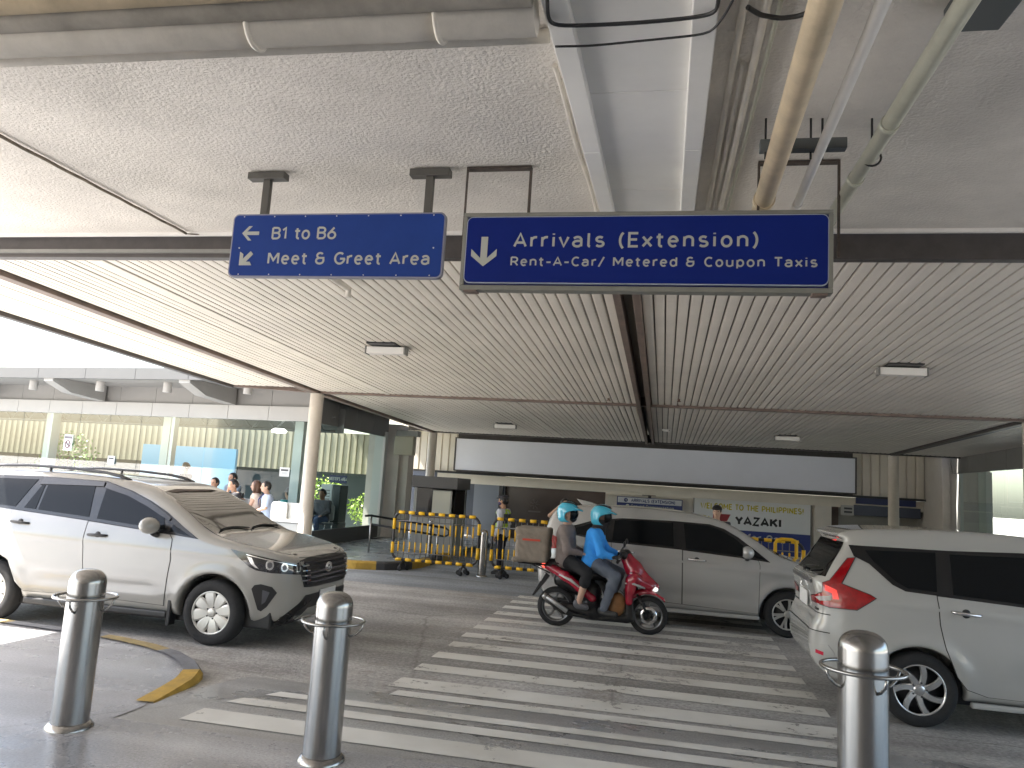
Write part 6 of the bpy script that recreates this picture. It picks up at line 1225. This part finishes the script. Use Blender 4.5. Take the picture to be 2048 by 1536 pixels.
# man behind the pillion rider, arm up
J, f = standing(1.63, A(-60), ((.12, .30, 1.45), (.16, .12, 1.60)), ((.10, .36, 1.36), (.20, .20, 1.56))); person('person', 'man with black hair raising his arm, hidden behind the rear rider helmet', J, cloth('offwhite', (.50, .48, .45)), cloth('dark', (.03, .03, .035)), skin=m_skin2, root=(-2.02, 15.9, -.15), face=(.5, -.86, 0))
J, f = standing(1.70, A(-100)); t, hd = person('person', 'person in a black cap before the welcome board, behind the silver car', J, cloth('charcoal', (.05, .05, .06)), cloth('dark', (.03, .03, .035)), skin=m_skin2, root=(1.02, 15.6, -.15), face=(-.2, -.98, 0)); c, f, s, up, R = hd; S = Blob(); S.ell(c + up * .05 - f * .005, (.110, .095, .085), R, .02).ell(c + f * .12 + up * .045, (.06, .07, .012), R, .02); S.cut(lambda X, Y, Z: c[2] + .032 - Z + 0 * X + 0 * Y); S.build('cap', mat('cap_black', (.012, .012, .014), .7), t, .01)
# people waiting at the pavilion
J, f = standing(1.74, A(185), ((.10, .23, 1.10), (.30, .13, 1.16)), ((.10, .23, 1.10), (.30, .13, 1.16))); q = on_y(372, 950, 18.5); person('person', 'man in dark clothes standing with a phone before the pale blue board', J, cloth('slate', (.04, .045, .06)), cloth('dark', (.03, .03, .035)), root=(q[0], 18.5, .02), face=(-1, -.05, -.2), handm={'L': (unit((-1, 0, .3)), (0, 1, 0)), 'R': (unit((-1, 0, .3)), (0, -1, 0))})
ph = MB(); ph.box((-.005, -.04, -.075), (.005, .04, .075)); o = ph.build('phone', m_black); o.location = (q[0] - .44, 18.5, 1.27); tag(o, 'black phone held by the man standing before the pale blue board', 'phone')
rowY = 15.85; ST = .15
b = MB(); b.box((-14.5, 14.9, .0), (-8.25, 16.6, ST)); tag(b.build('pavement_step', m_pave2, bevel=.01), kind='structure')
def sit(px, hz, lab, shirt, trouser, face, **k):
    q = on_y(px, 985, k.pop('Y', rowY)); J, f = seated(A(face), k.pop('seat', .45), k.pop('armL', None), k.pop('armR', None), lean=k.pop('lean', 0.0)); look = k.pop('look', face); return person('person', lab, J, shirt, trouser, root=(q[0], q[1], hz), face=(math.cos(A(look)), math.sin(A(look)), k.pop('nod', -.05)), group=None, **k), q
jeans = cloth('jeans', (.06, .09, .17)); dk = cloth('dark', (.03, .03, .035))
sit(428, ST, 'person with short black hair at the left end of the seated row', cloth('grey', (.25, .26, .28)), dk, -95, Y=16.0)
sit(463, ST + .08, 'man in a blue grey shirt seated behind the man in black', cloth('bluegrey', (.20, .25, .30)), dk, -110, Y=16.25, seat=.50, skin=m_skin)
sit(473, ST, 'man in a black shirt leaning forward with a hand at his face', cloth('black', (.016, .016, .02)), dk, -130, lean=.06, Y=15.55, armR=((.20, .20, .80), (.17, .06, 1.06)), armL=((.10, .21, .76), (.30, .10, .70)), nod=-.25)
_, q = sit(512, ST, 'woman with long brown hair holding up a phone', cloth('cream', (.62, .52, .44)), cloth('cream', (.62, .52, .44)), 195, skin=m_skin2, hair=m_hair_b, hair_len=.24, sleeve='none', Y=15.75, armR=((.06, .20, .76), (.24, .10, .86)), armL=((.06, .20, .74), (.28, .08, .66)), look=200)
o = MB().box((-.004, -.035, -.07), (.004, .035, .07)).build('phone', m_black); o.location = (q[0] - .33, q[1] + .03, .93 + ST); tag(o, 'black phone held up by the woman with long brown hair', 'phone')
(t, hd), q = sit(538, ST, 'man in a pale blue shirt with a dark lanyard', cloth('paleblue', (.42, .50, .66)), dk, -150, skin=m_skin2, Y=15.6, lean=.05, look=-140)
c = hd[0]; b = MB(); f = np.array(t['facing']); ff = unit((f[0], f[1], 0)); sd = np.cross((0, 0, 1), ff); b.tube([tuple(c - sd * .07 + [0, 0, -.15] + ff * .03), tuple(c - sd * .03 + [0, 0, -.28] + ff * .125), tuple(c + [0, 0, -.40] + ff * .125), tuple(c + sd * .03 + [0, 0, -.28] + ff * .125), tuple(c + sd * .07 + [0, 0, -.15] + ff * .03)], .008, 6); b.build('lanyard', mat('lanyard_navy', (.03, .04, .12), .6), t)
sit(578, .0, 'man in a teal shirt seated further back, left of the cream column', cloth('teal', (.03, .28, .30)), dk, 160, Y=17.2)
sit(648, .0, 'man in a grey jacket and blue jeans seated behind the flank glass', cloth('darkgrey', (.07, .07, .075)), jeans, -95, Y=18.6, sleeve='long', lean=.05, skin=m_skin3, nod=-.4)
J, f = standing(1.62, A(-80)); q = on_y(113, 925, 18.9); person('person', 'person with black hair behind the glass above the white car roof rail', J, cloth('grey2', (.22, .22, .25)), dk, root=(q[0], 18.9, 0), face=(.2, -1, 0))
# chairs of the waiting row
m_chair = mat('chair_white', (.36, .37, .37), .35)
def chair(x, y, rz, lab):
    t = thing('waiting_chair', lab, 'chair', (x, y, ST if y < 17 else .02), rz, 'white moulded waiting chairs'); b = MB(); b.prism([(-.23, .41), (.23, .43), (.23, .455), (-.21, .44)], -.23, .23, 'xz'); b.build('seat', m_chair, t, .015)
    b = MB(); P = rrect(.44, .42, .07, 4); b.prism([(y_, z_ + .68) for y_, z_ in P], -.25, -.215, 'yz'); b.build('backrest', m_chair, t, .008)
    for sx in (-.19, .19):
        for sy in (-.2, .2): b = MB(); b.tube([(sx, sy, 0), (sx * .95, sy, .42)], .013, 8); b.build('leg', m_chrome, t)
    return t
for px, Y, rz, lab in ((463, 16.22, -110, 'white chair under the man in the blue grey shirt'), (473, 15.55, -130, 'white chair under the man in the black shirt'), (512, 15.75, 195, 'white chair under the woman with the phone'), (538, 15.6, -150, 'white chair under the man with the lanyard'), (428, 16.0, -95, 'white chair at the left end of the waiting row'), (578, 17.2, 160, 'white chair under the man in teal'), (648, 18.6, -95, 'white chair behind the flank glass under the man in jeans')):
    q = on_y(px, 985, Y); chair(q[0], q[1], A(rz), lab)
for px, rz, lab in ((562, 75, 'empty white chair seen from behind, right of the man with the lanyard'), (590, 80, 'empty white chair seen from behind, just left of the cream column')):
    q = on_y(px, 1000, 15.2); chair(q[0], 15.5, A(rz), lab)
q = on_y(577, 1040, 14.95); tb = thing('low_table', 'low white table with papers before the empty white chairs', 'table', (q[0], 15.05, ST)); b = MB(); b.box((-.32, -.22, .0), (.32, .22, .50)); b.build('cabinet', m_chair, tb, .03); b = MB(); b.box((-.36, -.26, .505), (.36, .26, .53)); b.build('table_top', mat('table_grey', (.40, .41, .41), .4), tb, .01)
b = MB(); b.box((-.14, -.10, 0), (.14, .10, .02), R=Matrix.Rotation(.4, 3, 'Z')); o = b.build('papers', m_white, None); o.location = (q[0] + .02, 15.03, .531 + ST); tag(o, 'small stack of white papers on the low white table', 'papers')

# ------------------------------------------------------------------ red scooter with two riders
OX, OY = -.77, 10.65; sc = thing('scooter', 'red scooter with two blue-helmeted riders crossing the zebra crossing', 'scooter', (OX, OY, -.15))
m_red = mat('scooter_red', (.36, .010, .032), .18, coat=1.0); m_bk = mat('scooter_black', (.012, .012, .013), .35); m_strip = mat('strip_silver', (.6, .6, .6), .3)
def swheel(x, r, wd, front):
    w = node('wheel', sc, (x, 0, r)); b = MB(); b.lathe([(r - .075, -wd * .42), (r - .055, -wd * .5), (r - .02, -wd * .42), (r, -wd * .1), (r, wd * .1), (r - .02, wd * .42), (r - .055, wd * .5), (r - .075, wd * .42)], 44, 'y'); b.build('tyre', m_rubber, w)
    b = MB(); ri = r - .07; b.lathe([(ri, -wd * .45), (ri - .018, -wd * .4), (ri - .018, wd * .4), (ri, wd * .45)], 40, 'y', m=0); b.lathe([(0, -wd * .5), (.045, -wd * .5), (.05, 0), (.045, wd * .5), (0, wd * .5)], 20, 'y', m=1)
    for k in range(5):
        a = 2 * math.pi * k / 5 + .3; b.tube([(.03 * math.cos(a), 0, .03 * math.sin(a)), (ri * .6 * math.cos(a + .08), 0, ri * .6 * math.sin(a + .08)), (ri * math.cos(a - .06), 0, ri * math.sin(a - .06))], [.018, .013, .015], 8, m=0)
    b.build('rim', [mat('rim_grey', (.22, .22, .22), .35, .7), m_bk], w)
    if front: b = MB(); b.lathe([(.075, -.004), (.115, -.004), (.115, .004), (.075, .004)], 28, 'y', (0, -.055, 0)); b.build('brake_disc', m_chrome, w)
swheel(-.615, .262, .115, False); swheel(.615, .255, .10, True)
S = Blob(); S.cone((.30, 0, .98), (.40, 0, .84), .085, .11, .05).cone((.40, 0, .84), (.60, 0, .66), .11, .085, .06).cone((.60, 0, .66), (.70, 0, .63), .075, .05, .05); S.slab((.34, -.20, .52), (.46, .20, .80), .05, Matrix.Rotation(.25, 3, 'Y'), .05); S.cone((.36, -.14, .70), (.36, -.12, .42), .06, .05, .05).cone((.36, .14, .70), (.36, .12, .42), .06, .05, .05); S.cone((.44, -.16, .72), (.62, -.07, .63), .05, .045, .05).cone((.44, .16, .72), (.62, .07, .63), .05, .045, .05); S.build('front_fairing', m_red, sc, .011)
S = Blob(); S.cone((.41, 0, .50), (.58, 0, .545), .055, .06, .03).cone((.58, 0, .545), (.79, 0, .455), .06, .045, .03); S.cut(lambda X, Y, Z: .275 - np.sqrt((X - .615) ** 2 + (Z - .255) ** 2) + 0 * Y); S.build('front_mudguard', m_red, sc, .009)
S = Blob()
for sy in (-1, 1): S.cone((-.76, sy * .06, .79), (-.50, sy * .13, .68), .045, .06, .04).cone((-.50, sy * .13, .68), (-.30, sy * .15, .56), .06, .055, .04).cone((-.30, sy * .14, .54), (-.12, sy * .13, .42), .05, .05, .04)
S.cone((-.78, 0, .79), (-.60, 0, .76), .045, .07, .05); S.build('side_panel', m_red, sc, .011)
S = Blob(); S.cone((-.55, 0, .62), (-.15, 0, .50), .12, .13, .05).cone((-.15, 0, .45), (-.12, 0, .25), .12, .11, .05); S.slab((-.22, -.15, .14), (.36, .15, .24), .04, None, .05); S.slab((.30, -.13, .15), (.42, .13, .60), .04, Matrix.Rotation(-.12, 3, 'Y'), .05); S.cone((-.52, -.10, .27), (-.10, -.09, .25), .07, .09, .05).cone((-.30, .10, .27), (-.62, .11, .27), .06, .06, .04); S.cut(lambda X, Y, Z: .275 - np.sqrt((X + .615) ** 2 + (Z - .262) ** 2 + np.maximum(np.abs(Y) - .06, 0) * 9) + 0 * Y); S.build('underbody', m_bk, sc, .012)
S = Blob(); S.cone((-.74, 0, .83), (-.45, 0, .80), .06, .10, .04).cone((-.45, 0, .80), (-.12, 0, .76), .10, .10, .05).cone((-.12, 0, .76), (.0, 0, .73), .10, .07, .05); S.build('seat', mat('seat_black', (.014, .014, .015), .6), sc, .012)
b = MB(); b.tube([(.43, 0, .60), (.615, 0, .255)], .028, 8)
for sy in (-.07, .07): b.tube([(.46, sy, .52), (.615, sy, .255)], .017, 8)
b.build('fork', m_bk, sc)
hb = MB(); hb.tube([(.16, -.33, .99), (.22, -.22, 1.0), (.28, 0, 1.0), (.22, .22, 1.0), (.16, .33, .99)], .013, 8); hb.build('handlebar', m_bk, sc)
S = Blob(); S.cone((.26, -.10, 1.01), (.26, .10, 1.01), .055, .055, .04).cone((.30, 0, 1.03), (.36, 0, .96), .06, .05, .04); S.build('handlebar_cover', m_bk, sc, .011)
for sy in (-1, 1):
    b = MB(); b.tube([(.22, sy * .22, 1.0), (.24, sy * .27, 1.10), (.27, sy * .30, 1.15)], .006, 6); mrr = b.build('mirror', m_bk, sc); S = Blob(); S.ell((.28, sy * .32, 1.17), (.02, .065, .042)); S.build('mirror_housing', m_bk, mrr, .008)
    b = MB(); b.tube([(.14, sy * .35, .99), (.20, sy * .24, 1.0)], .019, 10); b.build('grip', m_rubber, sc); b = MB(); b.tube([(.22, sy * .20, .995), (.25, sy * .27, .98), (.21, sy * .35, .975)], .006, 6); b.build('brake_lever', m_chrome, sc)
    S = Blob(); S.cone((.58, sy * .05, .66), (.70, sy * .03, .60), .04, .035, .03); S.build('headlight', mat('headlamp_on', (.7, .7, .7), .15, emit=((1, .98, .95), .12)), sc, .009)
    b = MB(); b.tube([(.36, sy * .155, .80), (.46, sy * .145, .74), (.60, sy * .09, .67), (.70, sy * .045, .635)], [.010, .026, .024, .010], 8); b.tube([(.30, sy * .175, .66), (.42, sy * .20, .665), (.56, sy * .12, .61)], [.009, .018, .009], 8); b.build('fairing_strip', m_strip, sc)
    b = MB(); b.tube([(-.58, sy * .185, .70), (-.42, sy * .20, .645), (-.28, sy * .205, .55)], [.008, .022, .010], 6); b.build('side_decal', m_strip, sc)
S = Blob(); S.cone((-.80, -.03, .80), (-.80, .03, .80), .045, .045, .03); S.build('tail_light', mat('tail_lit', (.6, .02, .02), .2, emit=((1, .08, .05), .5)), sc, .009)
S = Blob(); S.cone((-.76, 0, .74), (-.72, 0, .66), .05, .045, .03); S.build('tail_indicator', m_strip, sc, .01)
b = MB(); b.prism([(-.72, .66), (-.80, .55), (-.93, .38), (-.955, .385), (-.84, .60), (-.78, .70)], -.06, .06, 'xz'); b.build('rear_mudguard', m_bk, sc, .006); b = MB(); b.box((-.10, -.085, -.065), (-.085, .085, .065)); o = b.build('number_plate', m_strip, sc); o.location = (-.73, 0, .60); o.rotation_euler = (0, .5, 0)
b = MB(); b.tube([(-.76, 0, .78), (-.82, .07, .80), (-.64, .14, .84), (-.5, .15, .85)], .012, 8); b.tube([(-.76, 0, .78), (-.82, -.07, .80), (-.64, -.14, .84), (-.5, -.15, .85)], .012, 8); b.build('grab_rail', m_bk, sc)
b = MB(); b.tube([(-.10, -.13, .17), (-.35, -.17, .20), (-.50, -.19, .24), (-.74, -.20, .40)], [.02, .03, .052, .050], 14); ex = b.build('exhaust', m_bk, sc); b = MB(); b.tube([(-.44, -.245, .24), (-.72, -.255, .41)], [.03, .026], 10); b.tube([(-.74, -.20, .40), (-.775, -.202, .425)], [.045, .03], 12); b.build('heat_shield', mat('shield_silver', (.45, .45, .44), .35, .6), ex)
S = Blob(); S.ell((.20, -.11, .36), (.11, .05, .17), Matrix.Rotation(.15, 3, 'Y')); o = S.build('helmet_bag', mat('tan_bag', (.23, .105, .035), .6, noise=(10, .2)), None, .011); o.location = (OX, OY, -.15); tag(o, 'tan brown round bag standing on the scooter floorboard before the front rider', 'bag')
def helmet(t, hd, lab):
    c, f, s, up, R = hd; o = bpy.data.objects.new('helmet', None); COL.objects.link(o); o.location = t.location; tag(o, lab, 'helmet', 'helmets of the scooter riders')
    S = Blob(); S.ell(c + up * .035 - f * .012, (.150, .124, .135), R, .02).ell(c - up * .06 - f * .02, (.125, .112, .085), R, .05); fc = c + f * .10 - up * .035
    S.cut(lambda X, Y, Z: .105 - np.sqrt(((X - fc[0]) * f[0] + (Y - fc[1]) * f[1]) ** 2 * .55 + (Z - fc[2]) ** 2 * 1.5 + ((X - fc[0]) * s[0] + (Y - fc[1]) * s[1]) ** 2 * .15)); S.cut(lambda X, Y, Z: c[2] - .115 - Z + 0 * X + 0 * Y); S.build('shell', mat('helmet_blue', (.06, .46, .66), .15, coat=1.0), o, .009)
    S = Blob(); S.ell(c + up * .075 + f * .125, (.085, .105, .018), np.stack([unit(f - up * .35), s, unit(up + f * .35)], 1), .02); S.build('peak', mat('helmet_blue', (.06, .46, .66), .15, coat=1.0), o, .009)
    S = Blob(); S.ell(c + up * .00 + f * .02, (.118, .118, .10), R, .02); S.cut(lambda X, Y, Z: .045 - ((X - c[0]) * f[0] + (Y - c[1]) * f[1])); S.build('visor', m_tint, o, .009)
    b = MB()
    for sg in (-1, 1):
        pts = []
        for u in np.linspace(-.5, .9, 7): d = f * math.sin(u) * .16 + up * (.06 + .10 * math.cos(u)) ; pts.append(tuple(c + d * .98 + s * sg * .075))
        b.tube(pts, [.004, .008, .010, .011, .010, .008, .004], 6)
    b.build('decal', m_bk, o)
# driver (world joints relative to the scooter origin)
D = dict(pelvis=(-.16, 0, .90), chest=(-.13, 0, 1.20), head=(-.055, 0, 1.50), hipL=(-.13, .09, .88), hipR=(-.13, -.09, .88), knL=(.20, .20, .75), knR=(.17, -.20, .735), anL=(.08, .17, .30), anR=(.03, -.18, .30), toL=(.22, .18, .255), toR=(.19, -.20, .25), shL=(-.13, .19, 1.285), shR=(-.13, -.19, 1.285), elL=(.0, .30, 1.05), elR=(-.02, -.30, 1.03), wrL=(.14, .30, 1.005), wrR=(.13, -.30, 1.0))
hm = {'L': ((.6, .2, -.1), (0.2, 0, -1)), 'R': ((.6, -.2, -.1), (.2, 0, -1))}
t, hd = person('person', 'scooter driver in a bright blue long sleeved shirt and grey jeans', D, cloth('brightblue', (.045, .34, .95)), cloth('greyjeans', (.13, .15, .185)), skin=m_skin3, sleeve='long', root=(OX, OY, -.15), face=(1, -.05, -.05), h=.0105, handm=hm, curl=.95, shoes=mat('shoe_dark', (.04, .04, .04), .6), hair_on=False, girth=1.06)
helmet(t, hd, 'blue helmet on the driver of the red scooter'); S = Blob(); c = hd[0]; S.cone(c + V3(-.02, 0, -.10), c + V3(-.04, 0, -.19), .085, .105, .03).ell(c + V3(.045, 0, -.065), (.07, .068, .06)); S.build('neck_gaiter', mat('gaiter_black', (.014, .012, .014), .8), t, .01)
b = MB()
for i, (px, pz) in enumerate(((0, 0), (1, .4), (2, -.1), (3, .3), (4, .1))):
    u = .15 + i * .16; p = V3(-.10, -.238, 1.20) * (1 - u) + V3(.02, -.352, 1.02) * u; b.tube([tuple(p), tuple(p + [.012, -.010, -.022]), tuple(p + [.028, -.004, -.010])], .007, 5)
b.build('sleeve_print', mat('print_cream', (.6, .5, .4), .7), t)
for k, kk in (('L', 1), ('R', -1)): S = Blob(); hand(S, np.array(D['wr' + k]), hm[k][0], hm[k][1], .95, 1.0, thumb=-kk); S = S.grow(.004); S.build('glove', m_bk, t, .007)
P_ = dict(pelvis=(-.52, 0, .93), chest=(-.53, 0, 1.22), head=(-.515, 0, 1.51), hipL=(-.49, .09, .90), hipR=(-.49, -.09, .90), knL=(-.17, .24, .77), knR=(-.19, -.25, .76), anL=(-.26, .22, .37), anR=(-.29, -.24, .37), toL=(-.15, .23, .32), toR=(-.19, -.25, .315), shL=(-.545, .18, 1.295), shR=(-.545, -.18, 1.295), elL=(-.47, .25, 1.05), elR=(-.48, -.26, 1.04), wrL=(-.28, .12, .985), wrR=(-.30, -.15, 1.0))
t, hd = person('person', 'pillion rider in a taupe grey top and black cropped trousers', P_, cloth('taupe', (.23, .19, .175)), cloth('black2', (.014, .014, .016)), skin=m_skin2, sleeve='long', root=(OX, OY, -.15), face=(1, -.10, -.02), h=.0105, shoes=mat('shoe_grey', (.10, .10, .11), .6), hair_on=False, calf_skin=True, handm={'L': ((.9, -.2, -.2), (0, 0, -1)), 'R': ((.9, .25, -.2), (0, 0, -1))})
helmet(t, hd, 'blue helmet on the pillion rider of the red scooter'); S = Blob(); c = hd[0]; S.ell(c + V3(.05, 0, -.06), (.068, .066, .058)); S.build('face_mask', m_bk, t, .009)
# delivery bag on the tail rack
b = MB(); b.tube([(-.70, -.10, .80), (-1.16, -.12, .815), (-1.18, 0, .815), (-1.16, .12, .815), (-.70, .10, .80)], .012, 8)
for x in (-.85, -.95, -1.05): b.tube([(x, -.11, .812), (x, .11, .812)], .009, 6)
b.tube([(-.72, -.07, .70), (-1.0, -.10, .81)], .010, 6); b.tube([(-.72, .07, .70), (-1.0, .10, .81)], .010, 6); b.build('rear_rack', m_bk, sc)
dl = thing('delivery_bag', 'boxy taupe delivery bag with a red logo strip, behind the pillion rider', 'bag', (-1.745, OY, -.15)); S = Blob(); S.slab((-.225, -.22, .828), (.225, .22, 1.27), .05, None, .02); S.slab((-.235, -.23, 1.19), (.235, .23, 1.30), .04, None, .015); S.cone((-.23, -.21, .86), (-.20, -.215, .85), .03, .03, .03); S.build('bag', mat('bag_taupe', (.25, .21, .17), .8, noise=(8, .15), bump=(30, .3, .01)), dl, .011, wr=.004)
b = MB(); b.box((-.12, -.238, 1.12), (.12, -.219, 1.145)); b.build('logo_strip', mat('logo_red', (.55, .06, .03), .5), dl)
build_cars()
